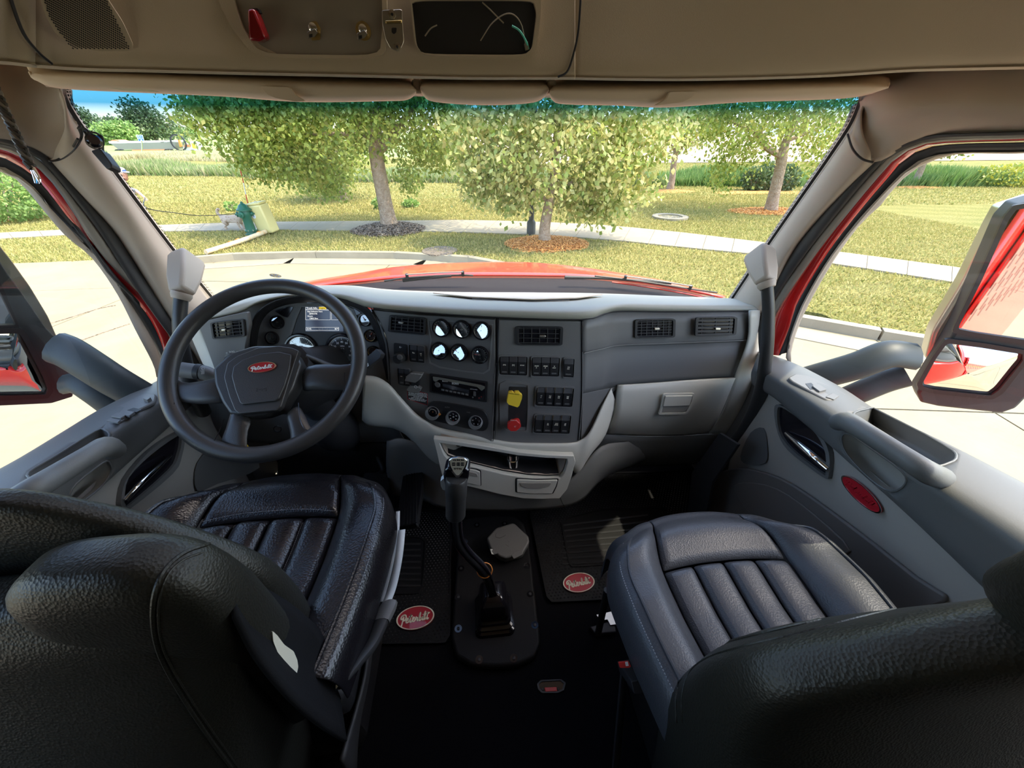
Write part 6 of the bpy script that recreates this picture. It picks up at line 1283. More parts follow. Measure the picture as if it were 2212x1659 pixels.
mirror('black truck mirror outside the window beside the driver seat reflecting the pavement', PML,
    [(-190, 420), (-60, 480), (0, 575), (40, 630), (88, 700), (128, 740), (150, 830), (146, 848), (120, 856), (100, 862), (0, 866), (-200, 872)],
    ([(-190, 470), (-60, 520), (0, 612), (40, 706), (0, 706), (-190, 720)], [(-180, 490), (-60, 540), (-6, 622), (32, 700), (0, 700), (-180, 712)]),
    ([(-190, 708), (0, 706), (44, 706), (58, 722), (100, 805), (112, 842), (100, 858), (0, 862), (-190, 868)], [(-185, 722), (0, 718), (38, 717), (46, 728), (88, 808), (100, 838), (94, 850), (0, 852), (-185, 858)]),
    [([W(120, 750, y=1.04), W(150, 762, y=1.03), W(195, 790, y=1.02), W(250, 825, y=1.02), W(330, 870, y=1.04)], .036), ([W(140, 830, y=1.03), W(165, 828, y=1.02), W(200, 850, y=1.01), W(240, 880, y=1.01)], .024)],
    [(-190, 430), (-60, 470), (0, 545), (40, 600), (80, 665), (100, 710), (120, 750), (90, 780), (0, 700), (-190, 600)], .03)
# ================================================================== GROUND
def G(px, py, z=GZ): return W(px, py, z=z)
def flat(name, P, m, lab, parent=None, h=.12, kind='structure'):
    o = prism(name, [Vector(p) for p in P], Vector((0, 0, -h)), m, parent, smooth=False)
    return tag(o, lab, None, None, kind)
rb = box('street_base', (0, 20, RZ - .20), (130, 90, .2), M['conc']); rb.name = 'street'; struct(rb, 'concrete base of the street')
# curb line in world coordinates from the surveyed photograph (kerb top)
curb = [Vector((-60, 9.2, GZ)), G(0, 570), G(100, 566), G(190, 563), G(400, 551), G(520, 546), G(620, 543), G(720, 542), G(840, 543), G(930, 546), G(1010, 552), G(1080, 563), G(1150, 578), Vector((2.6, 7.7, GZ)), Vector((3.7, 6.5, GZ)), G(1740, 672), G(1800, 689), G(1870, 704), G(1990, 721), G(2100, 748), Vector((10.5, 2.0, GZ)), Vector((22, -8, GZ)), Vector((40, -22, GZ))]
curb = catmull(curb, 4)
far = [Vector((110, -22, GZ)), Vector((110, 62, GZ)), Vector((-95, 62, GZ)), Vector((-95, 9.2, GZ))]
lawnm = bpy.data.materials.new('mown_dry_grass'); lawnm.use_nodes = True
def lawn_nodes(m):
    t = m.node_tree; b = t.nodes['Principled BSDF']; b.inputs['Roughness'].default_value = .95; b.inputs['Specular IOR Level'].default_value = .1
    tc = t.nodes.new('ShaderNodeTexCoord'); 
    def noise(s, d=5, rough=.6, vec=None):
        n = t.nodes.new('ShaderNodeTexNoise'); n.inputs['Scale'].default_value = s; n.inputs['Detail'].default_value = d; n.inputs['Roughness'].default_value = rough
        t.links.new(vec or tc.outputs['Object'], n.inputs[0]); return n.outputs[0]
    def ramp(i, c0, c1, a, c): 
        r = t.nodes.new('ShaderNodeValToRGB'); e = r.color_ramp.elements; e[0].position = a; e[1].position = c; e[0].color = (*c0, 1); e[1].color = (*c1, 1); t.links.new(i, r.inputs[0]); return r.outputs[0]
    def mix(f, a, c, mode='MIX'):
        x = t.nodes.new('ShaderNodeMix'); x.data_type = 'RGBA'; x.blend_type = mode
        if isinstance(f, float): x.inputs[0].default_value = f
        else: t.links.new(f, x.inputs[0])
        t.links.new(a, x.inputs[6]); t.links.new(c, x.inputs[7]); return x.outputs[2]
    big = noise(.28, 4); mid_ = noise(2.2, 6); fine = noise(26, 4, .7)
    green = ramp(mid_, (.15, .19, .04), (.24, .26, .07), .35, .65); dry = ramp(mid_, (.34, .27, .085), (.46, .37, .14), .3, .7)
    c = mix(ramp(big, (0, 0, 0), (1, 1, 1), .30, .52), green, dry)
    # mowing stripes on the far-left lawn
    mp = t.nodes.new('ShaderNodeMapping'); mp.inputs['Rotation'].default_value = (0, 0, R(24)); t.links.new(tc.outputs['Object'], mp.inputs[0])
    wv = t.nodes.new('ShaderNodeTexWave'); wv.inputs['Scale'].default_value = .30; wv.bands_direction = 'Y'; wv.inputs['Distortion'].default_value = 1.2; wv.inputs['Detail'].default_value = 2; t.links.new(mp.outputs[0], wv.inputs[0])
    c = mix(.35, c, ramp(wv.outputs[0], (.20, .22, .06), (.44, .39, .14), .35, .65))
    c = mix(ramp(fine, (0, 0, 0), (1, 1, 1), .42, .62), mix(.75, c, ramp(fine, (.06, .09, .02), (.1, .12, .03), 0, 1)) if False else ramp(fine, (.14, .15, .045), (.16, .17, .05), 0, 1), c)
    t.links.new(c, b.inputs['Base Color'])
    bp = t.nodes.new('ShaderNodeBump'); bp.inputs['Strength'].default_value = .9; bp.inputs['Distance'].default_value = .06; t.links.new(fine, bp.inputs['Height']); t.links.new(bp.outputs[0], b.inputs['Normal'])
lawn_nodes(lawnm)
def tri(name, P, m, lab, z0, h=.3):
    bm = bmesh.new(); vs = [bm.verts.new(p) for p in P]; f = bm.faces.new(vs); bmesh.ops.triangulate(bm, faces=[f])
    ex = bmesh.ops.extrude_face_region(bm, geom=bm.faces[:]); 
    for v in [g_ for g_ in ex['geom'] if isinstance(g_, bmesh.types.BMVert)]: v.co.z -= h
    bmesh.ops.recalc_face_normals(bm, faces=bm.faces)
    me = bpy.data.meshes.new(name); bm.to_mesh(me); bm.free(); me.materials.append(m)
    return struct(link(bpy.data.objects.new(name, me)), lab)
tri('lawn', curb + far, lawnm, 'lawn of patchy dry grass beyond the kerb', 0, .25)
# kerb: pieces about two metres long with joints
kb_ = struct(mk('kerb', [], [], M['walk']), 'concrete kerb along the lawn')
def strip(name, P, w0, w1, z0, z1, m, parent, step, gap=.015, lab=None):
    P = [p.copy() for p in P]; d = 0; Q = resamp(P, max(3, int(sum((b - a).length for a, b in zip(P, P[1:])) / step) + 1)); k = 0
    for a, b in zip(Q, Q[1:]):
        t_ = (b - a).normalized(); n_ = Vector((t_.y, -t_.x, 0)); a_, b_ = a + t_ * gap, b - t_ * gap
        vs = [Vector((p.x, p.y, z)) + n_ * ww for z in (z0, z1) for p, ww in ((a_, w0), (b_, w0), (b_, w1), (a_, w1))]
        o = mk(name, vs, [(3, 2, 1, 0), (4, 5, 6, 7), (0, 1, 5, 4), (1, 2, 6, 5), (2, 3, 7, 6), (3, 0, 4, 7)], m, parent, smooth=False)
strip('kerb_stone', [p for p in curb if -7.6 < p.x < 14], .0, .17, GZ - .25, GZ + .015, M['walk'], kb_, 1.9)
strip('gutter_slab', [p for p in curb if -7.6 < p.x < 13], .17, .65, RZ - .1, RZ + .012, M['walk'], kb_, 3.1)
ap = [p for p in resamp(curb, 260) if -40 < p.x < -7.4]
V = [v for p in ap for v in (Vector((p.x, p.y, GZ + .006)), Vector((p.x + .1, p.y - 1.7, RZ + .004)), Vector((p.x + .1, p.y - 1.7, RZ - .1)), Vector((p.x, p.y, GZ - .25)))]
struct(mk('street_apron', V, [(4 * k + a, 4 * k + b, 4 * k + 4 + b, 4 * k + 4 + a) for k in range(len(ap) - 1) for a, b in ((0, 1), (1, 2), (3, 0))], M['conc'], smooth=False), 'sloping concrete apron where the street meets the lawn')
# street slabs with open joints
sb = struct(mk('street', [], [], M['conc']), 'pale concrete street slabs')
for i in range(-6, 5):
    for j in range(-3, 3):
        x0, y0 = i * 4.4 + .9, j * 4.0 - .2
        vs = []
        rot = R(-9)
        def rp(x, y, z): return Vector((x * math.cos(rot) - y * math.sin(rot), x * math.sin(rot) + y * math.cos(rot), z))
        for z in (RZ - .1, RZ):
            for x, y in ((x0 + .012, y0 + .012), (x0 + 4.388, y0 + .012), (x0 + 4.388, y0 + 3.988), (x0 + .012, y0 + 3.988)): vs.append(rp(x, y, z))
        mk('paving_slab', vs, [(3, 2, 1, 0), (4, 5, 6, 7), (0, 1, 5, 4), (1, 2, 6, 5), (2, 3, 7, 6), (3, 0, 4, 7)], M['conc'], sb, smooth=False)
# cracks in the street on the left
for P in ([(60, 712), (140, 690), (210, 668), (250, 660)], [(150, 745), (220, 720), (280, 700)], [(130, 592), (162, 580), (240, 612)], [(120, 612), (240, 612)]):
    tube('crack', [W(a, b, z=RZ + .001) for a, b in P], .012, M['mulchd'], sb, seg=5, sub=3)
# sidewalk of separate slabs
near = [(-300, 545), (0, 518), (180, 508), (340, 502), (470, 500), (590, 498), (840, 500), (985, 503), (1130, 508), (1235, 514), (1340, 522), (1480, 537), (1660, 554), (1820, 575), (2060, 613), (2212, 642), (2400, 690)]
fr_ = [(-300, 525), (0, 505), (170, 497), (345, 488), (470, 484), (600, 481), (840, 479), (1005, 477), (1160, 481), (1250, 485), (1340, 491), (1480, 505), (1660, 527), (1860, 553), (2080, 582), (2212, 604), (2400, 645)]
A = resamp([G(*p) for p in near], 44); B = resamp([G(*p) for p in fr_], 44)
swk = struct(mk('sidewalk', [], [], M['walk']), 'pale concrete sidewalk crossing the lawn')
for k in range(43):
    a, b, c, d = A[k], A[k + 1], B[k + 1], B[k]; g_ = .006
    q = [a.lerp(b, g_), b.lerp(a, g_), c.lerp(d, g_), d.lerp(c, g_)]
    vs = [p + Vector((0, 0, -.1)) for p in q] + [p + Vector((0, 0, .035)) for p in q]
    mk('paving_slab', vs, [(3, 2, 1, 0), (4, 5, 6, 7), (0, 1, 5, 4), (1, 2, 6, 5), (2, 3, 7, 6), (3, 0, 4, 7)], M['walk'], swk, smooth=False)
# grass blades on the nearer lawn (uncountable)
import numpy as np
rs = np.random.RandomState(3)
def inpoly(P, x, y):
    c = np.zeros(x.shape, bool)
    for a, b in zip(P, P[1:] + P[:1]):
        m_ = ((a.y > y) != (b.y > y)) & (x < (b.x - a.x) * (y - a.y) / (b.y - a.y + 1e-12) + a.x); c ^= m_
    return c
def blades(name, n, xr, yr, hmin, hmax, m, lab, poly, excl, wd=.012, kind='stuff', zf=None):
    x = rs.uniform(*xr, n); y = rs.uniform(*yr, n); ok = inpoly(poly, x, y)
    for e in excl: ok &= ~inpoly(e, x, y)
    x = x[ok]; y = y[ok]; n = len(x); h = rs.uniform(hmin, hmax, n); a = rs.uniform(0, 2 * math.pi, n); l = rs.normal(0, .45, (n, 2)) * h[:, None]
    w_ = wd * (.6 + rs.rand(n)); z = np.full(n, GZ) if zf is None else zf(x, y)
    V = np.empty((n, 3, 3), np.float32)
    V[:, 0] = np.stack([x - np.cos(a) * w_, y - np.sin(a) * w_, z], 1); V[:, 1] = np.stack([x + np.cos(a) * w_, y + np.sin(a) * w_, z], 1); V[:, 2] = np.stack([x + l[:, 0], y + l[:, 1], z + h], 1)
    return tri_mesh(name, V, m, lab, kind)
def tri_mesh(name, V, m, lab=None, kind=None, parent=None, cat=None):
    n, k = V.shape[:2]; me = bpy.data.meshes.new(name); me.vertices.add(n * k); me.vertices.foreach_set('co', V.reshape(-1).astype(np.float32))
    me.loops.add(n * k); me.loops.foreach_set('vertex_index', np.arange(n * k, dtype=np.int32)); me.polygons.add(n); me.polygons.foreach_set('loop_start', np.arange(0, n * k, k, dtype=np.int32))
    me.update(calc_edges=True); me.materials.append(m); o = link(bpy.data.objects.new(name, me), parent)
    return tag(o, lab, cat, None, kind)
gm = leafmat('grass_blades', [(.20, .23, .05), (.40, .34, .11), (.54, .44, .17), (.30, .31, .08)], .25, .8)
lawnP = curb + far; swP = [p.copy() for p in A] + [p.copy() for p in reversed(B)]
blades('grass', 260000, (-16, 16), (4, 20), .03, .07, gm, 'short dry mown grass on the lawn', lawnP, [swP])
blades('grass', 170000, (-34, 40), (16, 44), .05, .10, gm, 'coarser grass farther out on the lawn', lawnP, [swP], wd=.024)
# mulch rings
def mound(name, lab, c, r1, r2, h, m):
    V = [Vector((c.x, c.y, GZ + h))]; Fs = []; n = 40; rg = 7
    for j in range(1, rg + 1):
        for k in range(n):
            a = 2 * math.pi * k / n; q = j / rg; wob = 1 + .06 * math.sin(3 * a + c.x) + .04 * math.sin(7 * a)
            V.append(Vector((c.x + math.cos(a) * r1 * q * wob, c.y + math.sin(a) * r2 * q * wob, GZ + .005 + h * (1 - q ** 1.6) + random.uniform(-.012, .012))))
    for k in range(n): Fs.append((0, 1 + k, 1 + (k + 1) % n))
    for j in range(rg - 1):
        for k in range(n): Fs.append((1 + j * n + k, 1 + (j + 1) * n + k, 1 + (j + 1) * n + (k + 1) % n, 1 + j * n + (k + 1) % n))
    o = mk(name, V, Fs, m)
    return tag(o, lab, 'mulch')
def chips(nm, c, r1, r2, n, h, m, lab):
    V = np.empty((n, 4, 3), np.float32)
    r_ = np.sqrt(rs.rand(n)); a = rs.rand(n) * 6.283; x = c.x + r_ * r1 * np.cos(a); y = c.y + r_ * r2 * np.sin(a); z = GZ + .01 + h * (1 - r_ ** 1.6) + .015
    t = rs.rand(n) * 6.283; dx, dy = np.cos(t) * .035, np.sin(t) * .035; dz = rs.normal(0, .012, n); ex, ey = -np.sin(t) * .010, np.cos(t) * .010
    V[:, 0] = np.stack([x - dx - ex, y - dy - ey, z - dz], 1); V[:, 1] = np.stack([x + dx - ex, y + dy - ey, z + dz], 1); V[:, 2] = np.stack([x + dx + ex, y + dy + ey, z + dz + .006], 1); V[:, 3] = np.stack([x - dx + ex, y - dy + ey, z - dz + .006], 1)
    return tri_mesh(nm, V, m, lab, 'stuff')
chm = leafmat('bark_chips', [(.42, .17, .03), (.66, .30, .08), (.80, .44, .15), (.56, .24, .05)], .0, .8)
chd = leafmat('weathered_chips', [(.10, .07, .05), (.22, .17, .13), (.34, .29, .23)], .0, .8)
# ================================================================== TREES
def tree(name, lab, base, trunk, rad, branches, blobs, nleaf, lsize, lm, group=None, cat='tree', bm_=None, droop=0.0):
    t = thing(name, lab, cat, group)
    tube('trunk', trunk, rad, bm_ or M['bark'], t, seg=12, sub=5)
    for P, r_ in branches: tube('branch', P, r_, bm_ or M['bark'], t, seg=7, sub=4)
    tot = sum(b[3] for b in blobs); Vs = []
    for (c, r3, dens, wgt) in blobs:
        n = int(nleaf * wgt / tot)
        # leaves hang in small clusters towards the shell of each ellipsoid
        nc = max(6, n // 9); u = rs.normal(size=(nc, 3)); u /= np.linalg.norm(u, axis=1)[:, None]; rr2 = (dens + (1 - dens) * rs.rand(nc)) ** .6
        cc = np.array(c) + u * rr2[:, None] * np.array(r3)
        cc = np.repeat(cc, 9, 0) + rs.normal(size=(nc * 9, 3)) * lsize * np.array([1.3, 1.3, 1.3 + droop * 3]); n = len(cc)
        d = rs.normal(size=(n, 3)); d[:, 2] -= .8 + droop; d /= np.linalg.norm(d, axis=1)[:, None]
        q = rs.normal(size=(n, 3)); s = np.cross(d, q); s /= np.linalg.norm(s, axis=1)[:, None]; L_ = lsize * (.6 + .8 * rs.rand(n))[:, None]
        V = np.empty((n, 4, 3), np.float32)
        V[:, 0] = cc; V[:, 1] = cc + d * L_ * .5 + s * L_ * .33; V[:, 2] = cc + d * L_; V[:, 3] = cc + d * L_ * .5 - s * L_ * .33
        Vs.append(V)
    tri_mesh('leaves', np.concatenate(Vs), lm, None, 'stuff', t)
    return t
lmA = leafmat('locust_leaves', [(.15, .22, .03), (.30, .37, .07), (.48, .54, .13), (.38, .34, .08)], .42)
lmB = leafmat('pear_leaves', [(.17, .25, .04), (.38, .44, .12), (.64, .64, .26), (.64, .54, .22), (.28, .36, .07)], .42)
lmC = leafmat('dark_far_leaves', [(.06, .11, .04), (.12, .18, .07), (.17, .22, .09)], .25)
lmD = leafmat('light_bush_leaves', [(.14, .25, .05), (.26, .40, .10), (.36, .48, .16)], .35)
def Wd(px, py, d): return W(px, py, d=d)
def depth_of(p): return (p - EYE).dot(Vector((math.sin(YAW) * _cp, math.cos(YAW) * _cp, -_sp)))
b1 = G(840, 497); d1 = depth_of(b1); k1 = lambda px, py, dd=0: W(px, py, y=b1.y + dd)
tree('tree', 'large spreading shade tree with a leaning trunk in a dark mulch ring', b1, [b1 + Vector((.05, 0, -.1)), k1(838, 470), k1(828, 420), k1(815, 350), k1(812, 310), k1(812, 262), k1(830, 180)], [.36, .24, .21, .20, .20, .15, .09],
    [([k1(813, 312), k1(790, 285), k1(765, 255), k1(720, 190)], [.13, .10, .08, .04]), ([k1(815, 330), k1(850, 290), k1(880, 250), k1(930, 200)], [.14, .11, .08, .04]), ([k1(812, 300), k1(760, 290), k1(680, 290), k1(560, 300)], [.08, .06, .04, .02])],
    [(k1(700, 250), (2.6, 2.2, 1.1), .3, 5), (k1(560, 275), (1.8, 1.8, .9), .3, 3), (k1(500, 235), (1.2, 1.3, .5), .3, 1.6), (k1(880, 240), (2.0, 2.0, 1.2), .3, 4), (k1(760, 150), (3.4, 2.8, 1.3), .3, 5), (k1(620, 345), (1.5, 1.2, .62), .2, 2.3), (k1(700, 385, 1.2), (.75, .9, .55), .2, 1.1), (k1(800, 60), (3.2, 2.6, 1.3), .3, 4), (k1(560, 160), (2.2, 2.0, 1.0), .3, 3), (k1(940, 330, 1.0), (1.0, .9, .55), .2, 1), (k1(880, 380, 1.5), (.5, .5, .5), .2, .4), (k1(980, 160), (2.2, 2, 1.4), .3, 3), (k1(440, 225, .5), (.8, .8, .28), .2, .5)],
    40000, .115, lmA)
b2 = G(1180, 527); k2 = lambda px, py, dd=0: W(px, py, y=b2.y + dd)
tree('tree', 'bushy pale leaved tree in the bright orange mulch ring', b2, [b2 + Vector((0, 0, -.1)), k2(1176, 500), k2(1184, 450), k2(1195, 400), k2(1200, 330), k2(1205, 240)], [.20, .15, .13, .11, .09, .05],
    [([k2(1186, 440), k2(1150, 400), k2(1100, 350), k2(1060, 300)], [.05, .04, .03, .02]), ([k2(1190, 430), k2(1240, 390), k2(1300, 350), k2(1360, 300)], [.05, .04, .03, .02])],
    [(k2(1200, 330), (2.0, 1.6, 1.15), .25, 6), (k2(1080, 330), (1.1, 1.2, .85), .25, 3), (k2(1330, 360), (1.3, 1.2, .95), .25, 3.5), (k2(1200, 225), (2.3, 1.8, .9), .25, 4.5), (k2(1400, 280), (1.0, 1.0, .8), .25, 2), (k2(1030, 400), (.45, .5, .40), .2, .8), (k2(1110, 425), (.6, .5, .32), .2, .9), (k2(1300, 445), (.75, .6, .33), .2, 1.2), (k2(1200, 100), (1.8, 1.6, 1.2), .25, 3), (k2(1240, 430), (.6, .5, .3), .2, .7), (k2(1000, 290), (.5, .8, .6), .2, .8)],
    19000, .13, lmB)
b3 = G(1665, 457); k3 = lambda px, py, dd=0: W(px, py, y=b3.y + dd)
tree('tree', 'thin forked tree with feathery leaves close to the pillar on the passenger side', b3, [b3 + Vector((0, 0, -.1)), k3(1672, 420), k3(1685, 365), k3(1690, 335), k3(1700, 300), k3(1725, 250)], [.26, .20, .18, .17, .12, .06],
    [([k3(1690, 338), k3(1655, 318), k3(1635, 290), k3(1580, 262)], [.11, .10, .08, .03]), ([k3(1640, 300), k3(1650, 270), k3(1670, 235)], [.07, .05, .03]), ([k3(1698, 305), k3(1760, 280), k3(1810, 262)], [.07, .05, .03])],
    [(k3(1680, 240), (3.6, 2.6, .75), .25, 5), (k3(1590, 270), (1.6, 1.4, .8), .2, 2), (k3(1780, 290), (1.9, 1.6, .7), .2, 2), (k3(1560, 370), (.45, .5, .8), .15, .5), (k3(1610, 330), (1.0, .8, .4), .15, .7), (k3(1700, 150), (3.6, 2.6, 1.2), .25, 4), (k3(1780, 350), (.5, .5, .4), .15, .3)],
    13000, .12, lmA, droop=.4)
for nm_lab, px, py, hgt, blobs, n, ls, lm_ in (
    ('young tree whose crown hangs behind the large shade tree', 742, 432, 3.4, [((0, 0, 1.9), (2.2, 2, 1.1), .3, 1), ((-.6, 0, 1.0), (1.5, 1.2, .8), .2, .8), ((0.3, 0, 3.0), (2.4, 2.2, 1.2), .3, 1)], 6500, .14, lmA),
    ('slim young tree with a pale trunk in an orange ring right of the bushy tree', 1447, 410, 3.6, [((0, 0, 2.8), (1.7, 1.5, 1.0), .25, 1), ((.3, 0, 3.8), (1.5, 1.4, 1.0), .3, 1)], 5000, .16, lmB),
    ('small tree on the lawn seen through the passenger window', 1972, 402, 3.2, [((0, 0, 2.4), (2.2, 1.6, .8), .2, 1), ((1.0, 0, 2.2), (1.6, 1.2, .6), .2, .7)], 4500, .16, lmA)):
    bs = G(px, py); V0 = Vector
    tree('tree', nm_lab, bs, [bs + V0((0, 0, -.1)), bs + V0((0, 0, .6)), bs + V0((-.08, 0, 1.5)), bs + V0((0, 0, hgt))], [.22, .16, .14, .05], [([bs + V0((0, 0, 1.7)), bs + V0((.5, .1, 2.4)), bs + V0((.9, .2, 3.0))], [.06, .05, .02]), ([bs + V0((0, 0, 1.6)), bs + V0((-.5, .1, 2.2)), bs + V0((-1, .2, 2.7))], [.06, .05, .02])],
         [(bs + V0(c), r3, dn, wg_) for c, r3, dn, wg_ in blobs], n, ls, lm_)
mound('mulch_ring', 'dark weathered mulch heap round the large shade tree', b1, 1.05, .9, .20, M['mulchd']); chips('mulch', b1, 1.15, 1.0, 5000, .20, chd, 'grey bark chips heaped round the large tree')
mound('mulch_ring', 'bright orange mulch round the bushy pale leaved tree', b2 + Vector((0, -.1, 0)), 1.12, .85, .10, M['mulch']); chips('mulch', b2, 1.15, .9, 6000, .10, chm, 'orange bark chips round the bushy tree')
mound('mulch_ring', 'orange mulch round the thin forked tree', b3, 1.7, .9, .06, M['mulch']); chips('mulch', b3, 1.7, .9, 2500, .06, chm, 'orange chips round the forked tree')
mound('mulch_ring', 'orange mulch round the slim young tree', G(1447, 413), 1.4, .8, .06, M['mulch'])
mound('mulch_ring', 'orange mulch below the small tree beyond the passenger window', G(1972, 404), 1.6, .8, .06, M['mulch'])
mound('mulch_ring', 'orange mulch round the shrubs behind the forked tree', G(1640, 416), 2.6, .8, .05, M['mulch'])
# ------------------------------------------------------------------ bushes, weeds, hedges
def bush(lab, c, r3, n, ls, lm_, nm='bush', cat='bush', group=None):
    t = thing(nm, lab, cat, group)
    for k in range(4): tube('stem', [c + Vector((0, 0, -.02)), c + Vector((math.cos(k * 1.6) * r3[0] * .3, math.sin(k * 1.6) * r3[1] * .3, r3[2] * .8)), c + Vector((math.cos(k * 1.6) * r3[0] * .6, math.sin(k * 1.6) * r3[1] * .6, r3[2] * 1.5))], .02, M['bark'], t, seg=5, sub=2)
    u = rs.normal(size=(n, 3)); u /= np.linalg.norm(u, axis=1)[:, None]; cc = np.array(c) + np.array([0, 0, r3[2]]) + u * ((.35 + .65 * rs.rand(n)) ** .5)[:, None] * np.array(r3)
    d = u + rs.normal(size=(n, 3)) * .7; d /= np.linalg.norm(d, axis=1)[:, None]; s = np.cross(d, rs.normal(size=(n, 3))); s /= np.linalg.norm(s, axis=1)[:, None]
    V = np.empty((n, 4, 3), np.float32); V[:, 0] = cc; V[:, 1] = cc + d * ls * .5 + s * ls * .35; V[:, 2] = cc + d * ls; V[:, 3] = cc + d * ls * .5 - s * ls * .35
    tri_mesh('leaves', V, lm_, None, 'stuff', t); return t
bush('round bright green shrub seen through the window beside the driver seat', G(20, 478), (1.8, 1.3, .95), 5000, .13, lmD)
bush('tiny yellowish plant on the lawn left of the hydrant', G(502, 456), (.22, .2, .15), 160, .12, lmD, 'plant', 'plant')
bush('low weedy plant to the right of the leaning trunk', G(888, 448), (.30, .25, .13), 260, .13, lmD, 'plant', 'plant')
bush('small weed at the foot of the leaning trunk on its left', G(822, 452), (.25, .2, .20), 200, .12, lmD, 'plant', 'plant')
for k, (px, py, r_) in enumerate(((1622, 412, .55), (1652, 411, .65), (1690, 412, .6))):
    bush(('leftward of three clipped shrubs behind the forked tree', 'middle one of three clipped shrubs behind the forked tree', 'one of three clipped shrubs, hidden partly by the forked trunk')[k], G(px, py), (r_, r_, r_), 900, .16, lmC, 'shrub', 'shrub', 'shrubs behind the forked tree')
bush('yellow flowering bush far out beyond the passenger mirror', G(2190, 402), (3.0, 1.2, .55), 1500, .2, leafmat('yellow_bush', [(.30, .34, .05), (.50, .46, .06), (.22, .32, .08)]), 'bush')
# rough weed belt behind the lawn
wm_ = leafmat('weed_blades', [(.14, .22, .06), (.24, .33, .10), (.36, .38, .17), (.46, .42, .24)], .3, .8)
def belt(lab, P, dep, n, hmin, hmax, m, wd, ls):
    P = [Vector(p) for p in P]; Q = resamp(P, 200); i = rs.randint(0, 199, n); f = rs.rand(n); x = np.array([Q[a].x for a in i]) * (1 - f) + np.array([Q[a + 1].x for a in i]) * f; y = np.array([Q[a].y for a in i]) * (1 - f) + np.array([Q[a + 1].y for a in i]) * f + rs.rand(n) * dep
    h = rs.uniform(hmin, hmax, n) * (.75 + .35 * np.sin(x * .7) * np.sin(x * .23 + 1)); a = rs.uniform(0, 6.283, n); l = rs.normal(0, .28, (n, 2)) * h[:, None]; z = np.full(n, GZ); w_ = wd * (.6 + rs.rand(n))
    V = np.empty((n, 3, 3), np.float32); V[:, 0] = np.stack([x - np.cos(a) * w_, y - np.sin(a) * w_, z], 1); V[:, 1] = np.stack([x + np.cos(a) * w_, y + np.sin(a) * w_, z], 1); V[:, 2] = np.stack([x + l[:, 0], y + l[:, 1], z + h], 1)
    tri_mesh('undergrowth', V, m, lab, 'stuff')
belt('tall weeds and wild flowers along the far edge of the lawn', [G(-200, 400), G(150, 382), G(300, 380), G(500, 382), G(700, 394), G(980, 396), G(1200, 398), G(1440, 404)], 5, 60000, .4, 1.0, wm_, .05, 0)
belt('green rough growth below the ploughed field', [G(1400, 402), G(1600, 404), G(1850, 404), G(2212, 404), G(2600, 410)], 4, 36000, .4, 1.0, leafmat('green_rough', [(.10, .20, .05), (.18, .30, .08), (.28, .36, .12)], .3, .8), .06, 0)
belt('seeded grass heads above the weeds near the lane', [G(-200, 372), G(150, 352), G(300, 345), G(500, 350), G(700, 360)], 8, 30000, .4, .85, leafmat('seed_heads', [(.36, .36, .16), (.50, .44, .24), (.60, .55, .36)], .3, .8), .05, 0)
# field, hill and horizon
fm = mat('ploughed_soil', (.42, .30, .20), .95, var=(.35, (.55, .43, .30), .4, .6), bump=('noise', 3, .6, .3))
def terrain(nm, lab, rows, m): return struct(grid(nm, rows, m, None, nu=3, nv=3, solid=0), lab)
terrain('field', 'pale ploughed field rising behind the trees', [[Vector((x, 44 + abs(x) * .02, GZ + .05)) for x in (6, 30, 60, 100, 160)], [Vector((x, 60, GZ + .6)) for x in (2, 32, 66, 110, 180)], [Vector((x, 95, GZ + 1.3)) for x in (-4, 40, 80, 140, 240)], [Vector((x, 150, GZ + 2.3)) for x in (-10, 50, 110, 190, 330)]], fm)
gf = mat('crop_green', (.16, .24, .06), .95, var=(.5, (.26, .32, .10), .4, .6))
terrain('field', 'green crop field sloping up beyond the lane', [[Vector((x, 60, GZ)) for x in (-260, -160, -90, -40, 8)], [Vector((x, 105, GZ + .3)) for x in (-300, -180, -100, -50, 0)], [Vector((x, 180, GZ + 2.4)) for x in (-420, -280, -150, -60, 10)], [Vector((x, 320, GZ + 3.4)) for x in (-600, -380, -200, -60, 60)]], gf)
gnd = box('ground_plain', (0, 300, GZ - .45), (1600, 700, .3), gf); gnd.name = 'land'; struct(gnd, 'flat farmland to the horizon')
def Wy(px, py, y): return W(px, py, y=y)
# far buildings on the right, treeline
for k, (x0, x1, z0, z1, y, lab) in enumerate(((1500, 1660, 300, 268, 150, 'long low white building on the horizon behind the young tree'), (1672, 1800, 303, 272, 160, 'white industrial shed on the horizon behind the forked tree'), (1690, 1760, 322, 300, 120, 'low pale shed standing on the ploughed field'))):
    t = thing('white_building', lab, 'building'); a, b = Wy(x0, z0, y), Wy(x1, z1, y); zb = GZ + 1.2
    box('walls', ((a.x + b.x) / 2, y + 6, (zb + b.z) / 2), (b.x - a.x, 12, b.z - zb), M['wht'], t)
    box('roof', ((a.x + b.x) / 2, y + 6, b.z + .15), (b.x - a.x + 1.2, 13, .3), M['roofg'], t)
    for i in range(5):
        xx = a.x + (b.x - a.x) * (i + .5) / 5; box('window', (xx, y - .04, zb + (b.z - zb) * .6), ((b.x - a.x) * .08, .08, (b.z - zb) * .22), M['roofg'], t)
